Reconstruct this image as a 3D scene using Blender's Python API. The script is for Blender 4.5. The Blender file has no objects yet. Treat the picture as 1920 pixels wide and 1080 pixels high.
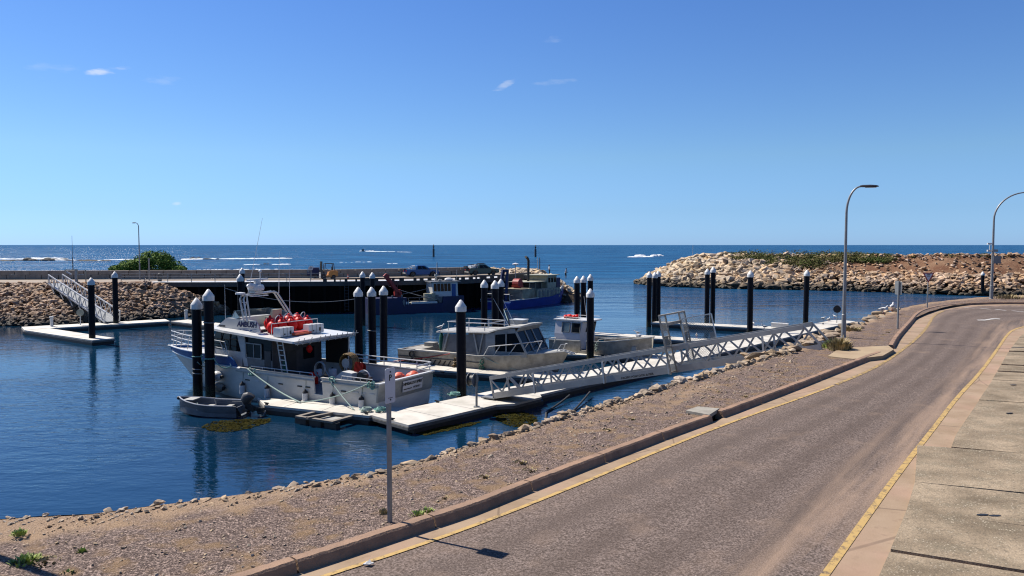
import bpy, bmesh, math, random
from mathutils import Vector, Matrix, Quaternion, noise
R = math.radians
random.seed(7)
S = bpy.context.scene
COL = S.collection

# ---------------------------------------------------------------- camera, sky, sun, exposure
EYE = Vector((0, 0, 4.5)); FPX = 1450.0; PITCH = math.atan(81 / FPX)
cam_d = bpy.data.cameras.new('camera'); cam = bpy.data.objects.new('camera', cam_d); COL.objects.link(cam)
cam_d.sensor_width = 36.0; cam_d.lens = 36.0 * FPX / 1920.0
cam_d.clip_start = 0.1; cam_d.clip_end = 60000
cam.location = EYE; cam.rotation_euler = (R(90) - PITCH, 0, R(0))
S.camera = cam
SUN_EL = R(50.0); SUN_H = Vector((-0.851, 0.525, 0)).normalized()
TO_SUN = Vector((SUN_H.x * math.cos(SUN_EL), SUN_H.y * math.cos(SUN_EL), math.sin(SUN_EL)))
sun_d = bpy.data.lights.new('sun', 'SUN'); sun = bpy.data.objects.new('sun', sun_d); COL.objects.link(sun)
sun_d.energy = 5.0; sun_d.angle = R(0.53); sun_d.color = (1.0, 0.93, 0.83)
sun.rotation_euler = TO_SUN.to_track_quat('Z', 'Y').to_euler(); sun.location = (-40, 30, 60)
W = bpy.data.worlds.new('World'); S.world = W; W.use_nodes = True
nt = W.node_tree; nt.nodes.clear()
def nn(t, kind, **kw):
    n = t.nodes.new(kind)
    for k, v in kw.items(): setattr(n, k, v)
    return n
sky = nn(nt, 'ShaderNodeTexSky', sky_type='NISHITA', sun_disc=False)
sky.sun_elevation = SUN_EL; sky.sun_rotation = math.atan2(SUN_H.x, SUN_H.y)
sky.air_density = 1.0; sky.dust_density = 0.2; sky.ozone_density = 3.0; sky.altitude = 0
# clear maritime air: bluer sky colour by elevation
gtc = nn(nt, 'ShaderNodeTexCoord'); gsx = nn(nt, 'ShaderNodeSeparateXYZ'); nt.links.new(gtc.outputs['Generated'], gsx.inputs[0])
ramp = nn(nt, 'ShaderNodeValToRGB'); nt.links.new(gsx.outputs['Z'], ramp.inputs[0])
stops = [(0.0, (.53, .92, 1.91)), (.012, (.53, .91, 1.80)), (.042, (.55, .86, 1.48)), (.11, (.68, .94, 1.26)), (.29, (.58, .87, 1.33)), (1.0, (.58, .87, 1.33))]
for i, (q, c) in enumerate(stops):
    e = ramp.color_ramp.elements[i] if i < 2 else ramp.color_ramp.elements.new(q)
    e.position = q; e.color = (c[0] / 2, c[1] / 2, c[2] / 2, 1)
tint = nn(nt, 'ShaderNodeVectorMath', operation='MULTIPLY'); nt.links.new(sky.outputs[0], tint.inputs[0]); nt.links.new(ramp.outputs[0], tint.inputs[1])
hs = nn(nt, 'ShaderNodeVectorMath', operation='SCALE'); hs.inputs['Scale'].default_value = 2.0; nt.links.new(tint.outputs[0], hs.inputs[0])
# a few faint wisps of cloud, each fixed in the sky by its direction
tc = nn(nt, 'ShaderNodeTexCoord')
def sky_dir(px, py):
    v = Vector(((px - 960) / FPX, 1.0, -(py - 540) / FPX))
    c, s = math.cos(PITCH), math.sin(PITCH)
    return Vector((v.x, v.y * c + v.z * s, -v.y * s + v.z * c)).normalized()
def wm(op, a, b=None, c=None):
    n = nn(nt, 'ShaderNodeMath', operation=op)
    for i, v in enumerate((a, b, c)):
        if v is None: continue
        if isinstance(v, (int, float)): n.inputs[i].default_value = v
        else: nt.links.new(v, n.inputs[i])
    return n.outputs[0]
def wdot(vec):
    n = nn(nt, 'ShaderNodeVectorMath', operation='DOT_PRODUCT'); n.inputs[1].default_value = vec
    nt.links.new(tc.outputs['Generated'], n.inputs[0]); return n.outputs['Value']
nz = nn(nt, 'ShaderNodeTexNoise'); nz.inputs['Scale'].default_value = 75; nz.inputs['Detail'].default_value = 6
mp = nn(nt, 'ShaderNodeMapping'); mp.inputs['Scale'].default_value = (0.6, 0.6, 2.2)
nt.links.new(tc.outputs['Generated'], mp.inputs[0]); nt.links.new(mp.outputs[0], nz.inputs['Vector'])
total = None
for px, py, la, lb, tilt, amt in ((192, 134, 40, 6, 14, .5), (950, 158, 25, 6, 24, .26), (1040, 154, 40, 6, 4, .12),
                                  (1036, 74, 22, 7, 8, .10), (331, 381, 9, 4, 6, .3), (305, 150, 30, 8, 5, .1), (100, 128, 40, 12, 5, .1)):
    d = sky_dir(px, py); ex = Vector((d.y, -d.x, 0)).normalized(); ez = d.cross(ex) * -1
    ca, sa = math.cos(R(tilt)), math.sin(R(tilt))
    a = ex * ca + ez * sa; b = ez * ca - ex * sa
    q = wm('ADD', wm('POWER', wm('ABSOLUTE', wm('MULTIPLY', wm('SUBTRACT', wdot(a), a.dot(d)), FPX / la)), 2.0),
           wm('POWER', wm('ABSOLUTE', wm('MULTIPLY', wm('SUBTRACT', wdot(b), b.dot(d)), FPX / lb)), 2.0))
    q = wm('ADD', q, wm('MULTIPLY', wm('SUBTRACT', nz.outputs['Fac'], .5), 5.0))
    m = nn(nt, 'ShaderNodeMapRange', interpolation_type='SMOOTHSTEP')
    m.inputs['From Min'].default_value = 1.0; m.inputs['From Max'].default_value = -0.7; m.inputs['To Max'].default_value = amt
    nt.links.new(q, m.inputs['Value'])
    front = wm('GREATER_THAN', wdot(d), 0.5)
    v = wm('MULTIPLY', m.outputs[0], front)
    total = v if total is None else wm('MAXIMUM', total, v)
mixc = nn(nt, 'ShaderNodeMix', data_type='RGBA')
nt.links.new(total, mixc.inputs['Factor']); nt.links.new(hs.outputs[0], mixc.inputs[6]); mixc.inputs[7].default_value = (9.5, 9.7, 10.0, 1)
bg = nn(nt, 'ShaderNodeBackground'); bg.inputs['Strength'].default_value = 0.056
out = nn(nt, 'ShaderNodeOutputWorld')
nt.links.new(mixc.outputs[2], bg.inputs['Color']); nt.links.new(bg.outputs[0], out.inputs['Surface'])
S.view_settings.view_transform = 'Standard'; S.view_settings.look = 'None'
S.view_settings.exposure = 0.8; S.view_settings.gamma = 1.0
S.render.engine = 'CYCLES'
S.cycles.use_denoising = True; S.cycles.filter_width = 1.15
S.cycles.max_bounces = 6; S.cycles.sample_clamp_indirect = 2.5
S.cycles.caustics_reflective = False; S.cycles.caustics_refractive = False

# ---------------------------------------------------------------- helpers
def at(px, py, z):
    d = sky_dir(px, py); t = (z - EYE.z) / d.z
    return EYE + d * t
def aty(px, py, Y):
    d = sky_dir(px, py); return EYE + d * (Y / d.y)

class MB:
    def __init__(s): s.bm = bmesh.new(); s.mi = 0
    def m(s, i): s.mi = i; return s
    def face(s, vs):
        try: f = s.bm.faces.new(vs); f.material_index = s.mi; return f
        except ValueError: return None
    def v(s, p): return s.bm.verts.new(p)
    def quad(s, *ps): s.face([s.v(p) for p in ps]); return s
    def box(s, c, d, rz=0.0, rot=None):
        M = rot if rot is not None else Matrix.Rotation(rz, 3, 'Z')
        c = Vector(c); hx, hy, hz = d[0] / 2, d[1] / 2, d[2] / 2
        P = [s.v(c + M @ Vector((x, y, z))) for z in (-hz, hz) for x, y in ((-hx, -hy), (hx, -hy), (hx, hy), (-hx, hy))]
        for q in ((3, 2, 1, 0), (4, 5, 6, 7), (0, 1, 5, 4), (1, 2, 6, 5), (2, 3, 7, 6), (3, 0, 4, 7)): s.face([P[i] for i in q])
        return s
    def beam(s, a, b, w, h, up=(0, 0, 1)):
        a, b = Vector(a), Vector(b); d = (b - a); L = d.length
        if L < 1e-6: return s
        d /= L; up = Vector(up); x = d.cross(up)
        if x.length < 1e-3: x = d.cross(Vector((1, 0, 0)))
        x.normalize(); z = x.cross(d)
        M = Matrix((d, x, z)).transposed()
        return s.box((a + b) / 2, (L, w, h), rot=M)
    def loft(s, rings, closed=True, caps=True):
        V = [[s.v(p) for p in r] for r in rings]; n = len(V[0])
        for a, b in zip(V, V[1:]):
            for i in range(n if closed else n - 1):
                j = (i + 1) % n; s.face([a[i], a[j], b[j], b[i]])
        if caps and closed and n > 2: s.face(V[0][::-1]); s.face(V[-1])
        return s
    def tube(s, pts, r, n=8, caps=True, loop=False):
        pts = [Vector(p) for p in pts]; k = len(pts); rings = []; nrm = None
        for i, p in enumerate(pts):
            if loop: t = pts[(i + 1) % k] - pts[i - 1]
            else: t = pts[min(i + 1, k - 1)] - pts[max(i - 1, 0)]
            if t.length < 1e-9: t = Vector((0, 0, 1))
            t.normalize()
            if nrm is None:
                nrm = t.cross(Vector((0, 0, 1)))
                if nrm.length < 1e-2: nrm = t.cross(Vector((1, 0, 0)))
            nrm = (nrm - t * nrm.dot(t)); nrm.normalize(); bn = t.cross(nrm)
            rr = r[i] if isinstance(r, (list, tuple)) else r
            rings.append([p + (nrm * math.cos(2 * math.pi * j / n) + bn * math.sin(2 * math.pi * j / n)) * rr for j in range(n)])
        if loop: rings.append(rings[0]); caps = False
        return s.loft(rings, True, caps)
    def lathe(s, prof, c=(0, 0, 0), n=16, axis=None):
        c = Vector(c); M = axis.to_track_quat('Z', 'Y').to_matrix() if axis is not None else Matrix.Identity(3)
        return s.loft([[c + M @ Vector((r * math.cos(2 * math.pi * j / n), r * math.sin(2 * math.pi * j / n), z)) for j in range(n)] for r, z in prof], True, True)
    def prism(s, poly, vec):
        vec = Vector(vec); a = [s.v(p) for p in poly]; b = [s.v(Vector(p) + vec) for p in poly]; n = len(a)
        s.face(a[::-1]); s.face(b)
        for i in range(n): s.face([a[i], a[(i + 1) % n], b[(i + 1) % n], b[i]])
        return s
    def ball(s, c, r, n=10, m=7):
        if not isinstance(r, (tuple, list)): r = (r, r, r)
        c = Vector(c); rings = []
        for i in range(m + 1):
            t = math.pi * (i / m) ; q = max(math.sin(t), 0.02)
            rings.append([c + Vector((r[0] * q * math.cos(2 * math.pi * j / n), r[1] * q * math.sin(2 * math.pi * j / n), -r[2] * math.cos(t))) for j in range(n)])
        return s.loft(rings, True, True)
    def ring(s, c, R0, r, n=20, k=6, ax=(0, 0, 1)):
        c = Vector(c); q = Vector(ax).to_track_quat('Z', 'Y')
        return s.tube([c + q @ Vector((R0 * math.cos(2 * math.pi * i / n), R0 * math.sin(2 * math.pi * i / n), 0)) for i in range(n)], r, k, loop=True)
    def build(s, name, mats, parent=None, origin=None, smooth=False, bevel=0, world=False):
        """world=True: the shape was given in world coordinates, the parent Empty is unrotated"""
        if bevel:
            es = [e for e in s.bm.edges if len(e.link_faces) == 2 and e.calc_face_angle(0) > 0.6]
            bmesh.ops.bevel(s.bm, geom=es, offset=bevel, segments=1, affect='EDGES', clamp_overlap=True)
        bmesh.ops.recalc_face_normals(s.bm, faces=s.bm.faces[:])
        off = Vector(origin) if origin is not None else (parent.location.copy() if (parent is not None and world) else None)
        if off is not None: bmesh.ops.translate(s.bm, verts=s.bm.verts[:], vec=-off)
        me = bpy.data.meshes.new(name); s.bm.to_mesh(me); s.bm.free()
        if smooth:
            for p in me.polygons: p.use_smooth = True
            try: me.set_sharp_from_angle(angle=R(38))
            except Exception: pass
        for mt in (mats if isinstance(mats, (list, tuple)) else [mats]): me.materials.append(mt)
        o = bpy.data.objects.new(name, me); COL.objects.link(o)
        if parent is not None: o.parent = parent
        if origin is not None and parent is None: o.location = off
        return o
def tag(o, label=None, cat=None, group=None, kind=None):
    if label: o['label'] = label
    if cat: o['category'] = cat
    if group: o['group'] = group
    if kind: o['kind'] = kind
    return o
def thing(name, label, cat, loc=(0, 0, 0), rz=0.0, group=None):
    o = bpy.data.objects.new(name, None); COL.objects.link(o); o.empty_display_size = 0.2
    o.location = loc; o.rotation_euler = (0, 0, rz)
    return tag(o, label, cat, group)
def copy_tree(o, parent=None):
    c = o.copy(); COL.objects.link(c)
    if parent is not None: c.parent = parent
    for ch in list(o.children): copy_tree(ch, c)
    return c
def text_mesh(name, txt, size, mat, parent, M, ext=0.002, align='CENTER', bold=0.0, shear=0.0, space=1.0):
    """flat lettering; M places it in the parent's frame (letters run along M's x, stand up along M's y)"""
    cu = bpy.data.curves.new(name, 'FONT'); cu.body = txt; cu.size = size; cu.align_x = align; cu.align_y = 'CENTER'
    cu.extrude = ext; cu.offset = bold; cu.resolution_u = 3; cu.shear = shear; cu.space_character = space
    t = bpy.data.objects.new(name, cu); COL.objects.link(t)
    bpy.context.view_layer.update()
    me = bpy.data.meshes.new_from_object(t.evaluated_get(bpy.context.evaluated_depsgraph_get()))
    bpy.data.objects.remove(t); bpy.data.curves.remove(cu)
    me.transform(M); me.materials.clear(); me.materials.append(mat); me.name = name
    o = bpy.data.objects.new(name, me); COL.objects.link(o)
    if parent is not None: o.parent = parent
    return o
def frame(o, x, y):
    x = Vector(x).normalized(); y = Vector(y); y = (y - x * y.dot(x)).normalized(); z = x.cross(y)
    return Matrix.Translation(o) @ Matrix((x, y, z)).transposed().to_4x4()

# ---------------------------------------------------------------- materials
M = {}
K = 0.68          # all base colours below were measured against a brighter exposure
def pm(name, c1, c2=None, rough=0.6, metal=0.0, scale=3.0, bump=0.0, bscale=None, detail=5, spec=0.5, stretch=None, lo=.35, hi=.65, rnd=0.0, coat=0.0):
    m = bpy.data.materials.new(name); m.use_nodes = True; t = m.node_tree
    b = t.nodes['Principled BSDF']; b.inputs['Roughness'].default_value = rough; b.inputs['Metallic'].default_value = metal
    b.inputs['Specular IOR Level'].default_value = spec; b.inputs['Coat Weight'].default_value = coat
    c2 = c2 or tuple(min(1, x * 0.78) for x in c1)
    c1 = tuple(x * K for x in c1); c2 = tuple(x * K for x in c2)
    tcx = nn(t, 'ShaderNodeTexCoord'); mpx = nn(t, 'ShaderNodeMapping')
    if stretch: mpx.inputs['Scale'].default_value = stretch
    t.links.new(tcx.outputs['Object'], mpx.inputs[0])
    n1 = nn(t, 'ShaderNodeTexNoise'); n1.inputs['Scale'].default_value = scale; n1.inputs['Detail'].default_value = detail
    n1.inputs['Roughness'].default_value = 0.62
    t.links.new(mpx.outputs[0], n1.inputs['Vector'])
    r = nn(t, 'ShaderNodeMapRange'); r.inputs['From Min'].default_value = lo; r.inputs['From Max'].default_value = hi
    t.links.new(n1.outputs['Fac'], r.inputs['Value'])
    mx = nn(t, 'ShaderNodeMix', data_type='RGBA'); mx.inputs[6].default_value = (*c1, 1); mx.inputs[7].default_value = (*c2, 1)
    t.links.new(r.outputs[0], mx.inputs['Factor']); col = mx.outputs[2]
    if rnd:
        oi = nn(t, 'ShaderNodeObjectInfo'); h = nn(t, 'ShaderNodeHueSaturation')
        v = nn(t, 'ShaderNodeMapRange'); v.inputs['To Min'].default_value = 1 - rnd; v.inputs['To Max'].default_value = 1 + rnd
        t.links.new(oi.outputs['Random'], v.inputs['Value']); t.links.new(v.outputs[0], h.inputs['Value'])
        t.links.new(col, h.inputs['Color']); col = h.outputs[0]
    t.links.new(col, b.inputs['Base Color'])
    if bump:
        n2 = nn(t, 'ShaderNodeTexNoise'); n2.inputs['Scale'].default_value = bscale or scale * 6; n2.inputs['Detail'].default_value = 4
        t.links.new(mpx.outputs[0], n2.inputs['Vector'])
        bp = nn(t, 'ShaderNodeBump'); bp.inputs['Strength'].default_value = bump; bp.inputs['Distance'].default_value = 0.02
        t.links.new(n2.outputs['Fac'], bp.inputs['Height']); t.links.new(bp.outputs[0], b.inputs['Normal'])
    M[name] = m; return m
pm('white_paint', (.78, .78, .76), (.66, .66, .64), .35, scale=2)
pm('cap_white', (.80, .79, .76), (.42, .40, .35), .5, scale=2.2, lo=.52, hi=.78, stretch=(3, 3, .8))
pm('aluminium', (.52, .53, .54), (.40, .41, .42), .42, .35, scale=1.5, bump=.05)
pm('alu_hull', (.44, .45, .44), (.30, .31, .31), .5, .25, scale=.9, stretch=(1, 1, 2.4), bump=.08, bscale=5)
pm('worn_alu', (.52, .48, .40), (.30, .275, .23), .6, .15, scale=2.2, detail=9, bump=.15, bscale=8)
pm('pale_alu', (.58, .57, .53), (.42, .41, .37), .5, .15, scale=2.0, detail=8)
pm('rail_alu', (.72, .72, .71), (.58, .58, .57), .35, .3, scale=4)
pm('deck_grp', (.72, .68, .60), (.46, .43, .36), .7, scale=.8, lo=.42, hi=.78, detail=9, bump=.15, bscale=22)
pm('dock_float', (.012, .013, .014), (.03, .03, .028), .6, scale=2)
pm('rub_strip', (.16, .155, .145), (.08, .08, .08), .6, scale=2)
pm('blue_hull', (.022, .115, .36), (.016, .09, .29), .4, scale=1.2, spec=.3)
pm('royal_blue', (.018, .065, .42), (.012, .045, .30), .5, scale=.8, detail=8)
pm('navy_hull', (.006, .015, .095), (.008, .018, .07), .6, scale=.8)
pm('cream_paint', (.50, .49, .36), (.38, .36, .27), .55, scale=1.5, detail=8)
pm('worn_cream', (.46, .42, .29), (.22, .17, .11), .7, scale=1.1, detail=9)
pm('glass', (.008, .012, .016), (.012, .016, .02), .05, scale=.8, spec=.2)
pm('blue_glass', (.10, .15, .19), (.14, .19, .23), .08, scale=1, spec=.7)
pm('black', (.012, .012, .013), (.02, .02, .02), .5)
pm('rubber', (.018, .018, .018), (.03, .03, .03), .75)
pm('dark_grey', (.07, .07, .075), (.04, .04, .045), .55)
pm('mid_grey', (.24, .245, .25), (.17, .175, .18), .5, scale=2)
pm('red_plastic', (.85, .016, .010), (.70, .010, .008), .45, spec=.2, scale=3)
pm('hose_red', (.20, .006, .005), (.13, .005, .004), .6, scale=3, spec=.1)
pm('orange', (.95, .17, .07), (.75, .11, .05), .5, scale=3)
pm('rust_red', (.48, .030, .025), (.30, .022, .02), .55, scale=3)
pm('yellow_hose', (.26, .15, .03), (.12, .07, .02), .6, scale=6)
pm('teal_rope', (.10, .36, .30), (.30, .50, .44), .8, scale=14)
pm('pale_rope', (.42, .50, .46), (.28, .42, .37), .85, scale=14)
pm('green_net', (.02, .16, .11), (.01, .08, .06), .85, scale=9)
pm('white_plastic', (.80, .80, .80), (.70, .70, .70), .35, scale=3)
pm('boat_side', (.86, .83, .76), (.68, .66, .60), .55, scale=.9, stretch=(1, 1, 2.4), detail=8, bump=.08, bscale=5)
pm('truss_alu', (.52, .505, .47), (.40, .39, .37), .55, .2, scale=1.5)
pm('dinghy_grey', (.17, .19, .215), (.11, .125, .145), .5, .1, scale=2, stretch=(1, 1, 3))
pm('galv', (.36, .37, .37), (.26, .27, .27), .5, .5, scale=3)
pm('concrete', (.40, .37, .31), (.28, .255, .21), .85, scale=2.2, detail=9, bump=.3, bscale=18)
pm('wall_block', (.40, .34, .275), (.27, .23, .19), .9, scale=1.4, detail=9, bump=.35, bscale=9)
pm('wharf_deck', (.36, .29, .22), (.27, .215, .165), .9, scale=.5, detail=9)
pm('wharf_beam', (.13, .115, .10), (.08, .07, .065), .9, scale=1)
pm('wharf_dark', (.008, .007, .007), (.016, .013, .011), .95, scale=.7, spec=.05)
pm('timber', (.30, .26, .21), (.18, .155, .13), .85, scale=2, stretch=(6, 1, 1))
pm('kerb', (.37, .225, .14), (.20, .125, .082), .85, scale=2.2, detail=10, bump=.5, bscale=30, lo=.40, hi=.72)
pm('paint_black', (.01, .01, .012), (.015, .015, .018), .5)
pm('car_blue', (.016, .12, .36), (.014, .10, .32), .35, scale=1, spec=.3, coat=.1)
pm('car_green', (.045, .105, .11), (.040, .095, .10), .35, scale=1, spec=.3, coat=.1)
pm('tan_yellow', (.75, .32, .06), (.55, .23, .05), .5)
pm('skin', (.40, .24, .17), (.36, .21, .15), .6)
pm('shirt', (.62, .66, .70), (.5, .55, .6), .85)
pm('dark_cloth', (.02, .022, .03), (.03, .03, .035), .9)
pm('hair', (.015, .012, .010), (.02, .015, .012), .7)
pm('leaf', (.19, .29, .045), (.07, .15, .025), .85, spec=.15, scale=1.6, detail=3, lo=.4, hi=.6)
pm('scrub', (.20, .175, .070), (.085, .125, .032), .9, spec=.1, scale=.35, detail=4)
pm('weed', (.34, .46, .08), (.30, .34, .09), .7, scale=5)
pm('dry_weed', (.42, .31, .15), (.28, .23, .09), .8, scale=5)
pm('bark', (.10, .075, .055), (.06, .045, .035), .9, scale=8)
pm('seaweed', (.055, .045, .008), (.020, .024, .007), .95, scale=3.5, detail=8, spec=.03)
pm('foam', (.85, .88, .90), (.70, .76, .80), .8, scale=2)
pm('reef', (.05, .045, .04), (.03, .028, .025), .85, scale=.6)
pm('sign_white', (.72, .72, .76), (.66, .66, .70), .4)
pm('sign_red', (.45, .03, .03), (.38, .025, .025), .45)
pm('gull_white', (.80, .80, .78), (.74, .74, .72), .7)
pm('gull_grey', (.33, .35, .37), (.28, .30, .32), .7)
pm('lamp_grey', (.33, .33, .33), (.26, .26, .26), .45, .3, scale=4)

def tex(t, kind, scale, vec, **kw):
    n = nn(t, kind); n.inputs['Scale'].default_value = scale
    for k, v in kw.items(): n.inputs[k].default_value = v
    t.links.new(vec, n.inputs['Vector']); return n
def mrange(t, v, a, b, c=0.0, d=1.0):
    r = nn(t, 'ShaderNodeMapRange'); r.inputs['From Min'].default_value = a; r.inputs['From Max'].default_value = b
    r.inputs['To Min'].default_value = c; r.inputs['To Max'].default_value = d; t.links.new(v, r.inputs['Value']); return r.outputs[0]
def mixc_(t, f, a, b):
    x = nn(t, 'ShaderNodeMix', data_type='RGBA')
    for s, v in ((6, a), (7, b)):
        if isinstance(v, tuple): x.inputs[s].default_value = (*[q * K for q in v], 1)
        else: t.links.new(v, x.inputs[s])
    if isinstance(f, float): x.inputs['Factor'].default_value = f
    else: t.links.new(f, x.inputs['Factor'])
    return x.outputs[2]
def mth(t, op, a, b=None):
    n = nn(t, 'ShaderNodeMath', operation=op)
    for i, v in enumerate((a, b)):
        if v is None: continue
        if isinstance(v, (int, float)): n.inputs[i].default_value = v
        else: t.links.new(v, n.inputs[i])
    return n.outputs[0]
def newmat(name, rough):
    m = bpy.data.materials.new(name); m.use_nodes = True; t = m.node_tree; b = t.nodes['Principled BSDF']
    b.inputs['Roughness'].default_value = rough; g = nn(t, 'ShaderNodeNewGeometry'); M[name] = m
    if name != 'water': b.inputs['Specular IOR Level'].default_value = .12
    return t, b, g.outputs['Position']
def bumpn(t, b, h, s, d):
    bp = nn(t, 'ShaderNodeBump'); bp.inputs['Strength'].default_value = s; bp.inputs['Distance'].default_value = d
    t.links.new(h, bp.inputs['Height']); t.links.new(bp.outputs[0], b.inputs['Normal'])

def rock_mat(name, dry, dry2, wet, zw0, zw1):
    m = bpy.data.materials.new(name); m.use_nodes = True; t = m.node_tree; b = t.nodes['Principled BSDF']
    b.inputs['Roughness'].default_value = .88
    dry, dry2, wet = [tuple(q * K for q in c) for c in (dry, dry2, wet)]
    g = nn(t, 'ShaderNodeNewGeometry'); oi = nn(t, 'ShaderNodeObjectInfo')
    n1 = nn(t, 'ShaderNodeTexNoise'); n1.inputs['Scale'].default_value = .9; n1.inputs['Detail'].default_value = 7
    t.links.new(g.outputs['Position'], n1.inputs['Vector'])
    a = nn(t, 'ShaderNodeMath', operation='ADD'); t.links.new(n1.outputs['Fac'], a.inputs[0])
    k = nn(t, 'ShaderNodeMath', operation='MULTIPLY_ADD'); k.inputs[1].default_value = .36; k.inputs[2].default_value = -.18
    t.links.new(oi.outputs['Random'], k.inputs[0]); t.links.new(k.outputs[0], a.inputs[1])
    r = nn(t, 'ShaderNodeMapRange'); r.inputs['From Min'].default_value = .3; r.inputs['From Max'].default_value = .7
    t.links.new(a.outputs[0], r.inputs['Value'])
    mx = nn(t, 'ShaderNodeMix', data_type='RGBA'); mx.inputs[6].default_value = (*dry, 1); mx.inputs[7].default_value = (*dry2, 1)
    t.links.new(r.outputs[0], mx.inputs['Factor'])
    spx = nn(t, 'ShaderNodeSeparateXYZ'); t.links.new(g.outputs['Position'], spx.inputs[0])
    warm = mixc_(t, mrange(t, spx.outputs['X'], 42, 75, 0, .55), mx.outputs[2], (.44, .24, .13)) if name == 'pale_rock' else mx.outputs[2]
    # tide band: weed and wet stain below the high-water mark
    sp = nn(t, 'ShaderNodeSeparateXYZ'); t.links.new(g.outputs['Position'], sp.inputs[0])
    z = nn(t, 'ShaderNodeMath', operation='MULTIPLY_ADD'); z.inputs[1].default_value = 1.3; t.links.new(n1.outputs['Fac'], z.inputs[0]); t.links.new(sp.outputs['Z'], z.inputs[2])
    w = nn(t, 'ShaderNodeMapRange'); w.inputs['From Min'].default_value = zw1 + .65; w.inputs['From Max'].default_value = zw0 + .65
    t.links.new(z.outputs[0], w.inputs['Value'])
    m2 = nn(t, 'ShaderNodeMix', data_type='RGBA'); m2.inputs[7].default_value = (*wet, 1)
    vr = tex(t, 'ShaderNodeTexVoronoi', 1.0 if name == 'pale_rock' else 1.6, g.outputs['Position']); vs_ = nn(t, 'ShaderNodeSeparateColor'); t.links.new(vr.outputs['Color'], vs_.inputs[0])
    hv = nn(t, 'ShaderNodeHueSaturation'); t.links.new(mrange(t, vs_.outputs[0], 0, 1, .60, 1.25), hv.inputs['Value']); t.links.new(mrange(t, vs_.outputs[1], 0, 1, .75, 1.2), hv.inputs['Saturation']); t.links.new(warm, hv.inputs['Color']); warm = hv.outputs[0]
    t.links.new(warm, m2.inputs[6]); t.links.new(w.outputs[0], m2.inputs['Factor'])
    t.links.new(m2.outputs[2], b.inputs['Base Color'])
    n2 = nn(t, 'ShaderNodeTexNoise'); n2.inputs['Scale'].default_value = 5; n2.inputs['Detail'].default_value = 6
    t.links.new(g.outputs['Position'], n2.inputs['Vector'])
    bp = nn(t, 'ShaderNodeBump'); bp.inputs['Strength'].default_value = .5; bp.inputs['Distance'].default_value = .08
    t.links.new(n2.outputs['Fac'], bp.inputs['Height']); t.links.new(bp.outputs[0], b.inputs['Normal'])
    M[name] = m
rock_mat('pale_rock', (.70, .55, .37), (.36, .25, .155), (.060, .048, .030), -3.9, -2.5)
rock_mat('brown_rock', (.52, .34, .21), (.23, .145, .095), (.060, .050, .036), -4.2, -3.2)
rock_mat('edge_rock', (.46, .35, .235), (.32, .225, .145), (.085, .070, .048), -4.6, -3.6)

# pile sleeve: black plastic with weed and barnacles in the tide band, pale scuffs
t, b, P = newmat('pile_sleeve', .5); b.inputs['Specular IOR Level'].default_value = .12
n1 = tex(t, 'ShaderNodeTexNoise', 1.6, P, Detail=6); n2 = tex(t, 'ShaderNodeTexNoise', 14, P, Detail=4); sp = nn(t, 'ShaderNodeSeparateXYZ'); t.links.new(P, sp.inputs[0])
c = mixc_(t, mrange(t, n1.outputs['Fac'], .55, .75, 0, .6), (.004, .005, .011), (.018, .017, .022))
zz = mth(t, 'ADD', sp.outputs['Z'], mth(t, 'MULTIPLY', n1.outputs['Fac'], .9))
g_ = mixc_(t, mrange(t, n2.outputs['Fac'], .45, .6), (.020, .026, .012), (.10, .095, .065))
t.links.new(mixc_(t, mrange(t, zz, -3.15, -3.75), c, g_), b.inputs['Base Color'])
# gravel verge: mauve crushed stone, tan dirt towards the edge of the bank
t, b, P = newmat('verge_gravel', .92)
at_ = nn(t, 'ShaderNodeAttribute', attribute_name='dirt')
v1 = tex(t, 'ShaderNodeTexVoronoi', 27, P); v2 = tex(t, 'ShaderNodeTexNoise', 34, P, Detail=3)
nA = tex(t, 'ShaderNodeTexNoise', .55, P, Detail=6); nB = tex(t, 'ShaderNodeTexNoise', 2.3, P, Detail=6)
sp = nn(t, 'ShaderNodeSeparateColor'); t.links.new(v1.outputs['Color'], sp.inputs[0])
stone = mixc_(t, sp.outputs[0], (.130, .094, .084), (.57, .425, .35))
stone = mixc_(t, mrange(t, v2.outputs['Fac'], .40, .62), (.085, .060, .050), stone)
stone = mixc_(t, mrange(t, nB.outputs['Fac'], .50, .66, 0, .7), stone, (.30, .195, .105))
dirt = mixc_(t, v2.outputs['Fac'], (.24, .155, .095), (.60, .43, .285))
f = mth(t, 'ADD', at_.outputs['Fac'], mth(t, 'MULTIPLY', mth(t, 'SUBTRACT', nA.outputs['Fac'], .5), 1.3))
f = mrange(t, mth(t, 'ADD', f, mth(t, 'MULTIPLY', mth(t, 'SUBTRACT', nB.outputs['Fac'], .5), .7)), .62, 1.05, 0, .8)
t.links.new(mixc_(t, f, stone, dirt), b.inputs['Base Color'])
n9 = tex(t, 'ShaderNodeTexNoise', 48, P, Detail=5)
bumpn(t, b, mth(t, 'ADD', mth(t, 'MULTIPLY', v1.outputs['Distance'], .35), mth(t, 'MULTIPLY', mth(t, 'ADD', v2.outputs['Fac'], n9.outputs['Fac']), 1.2)), .8, .03)
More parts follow.
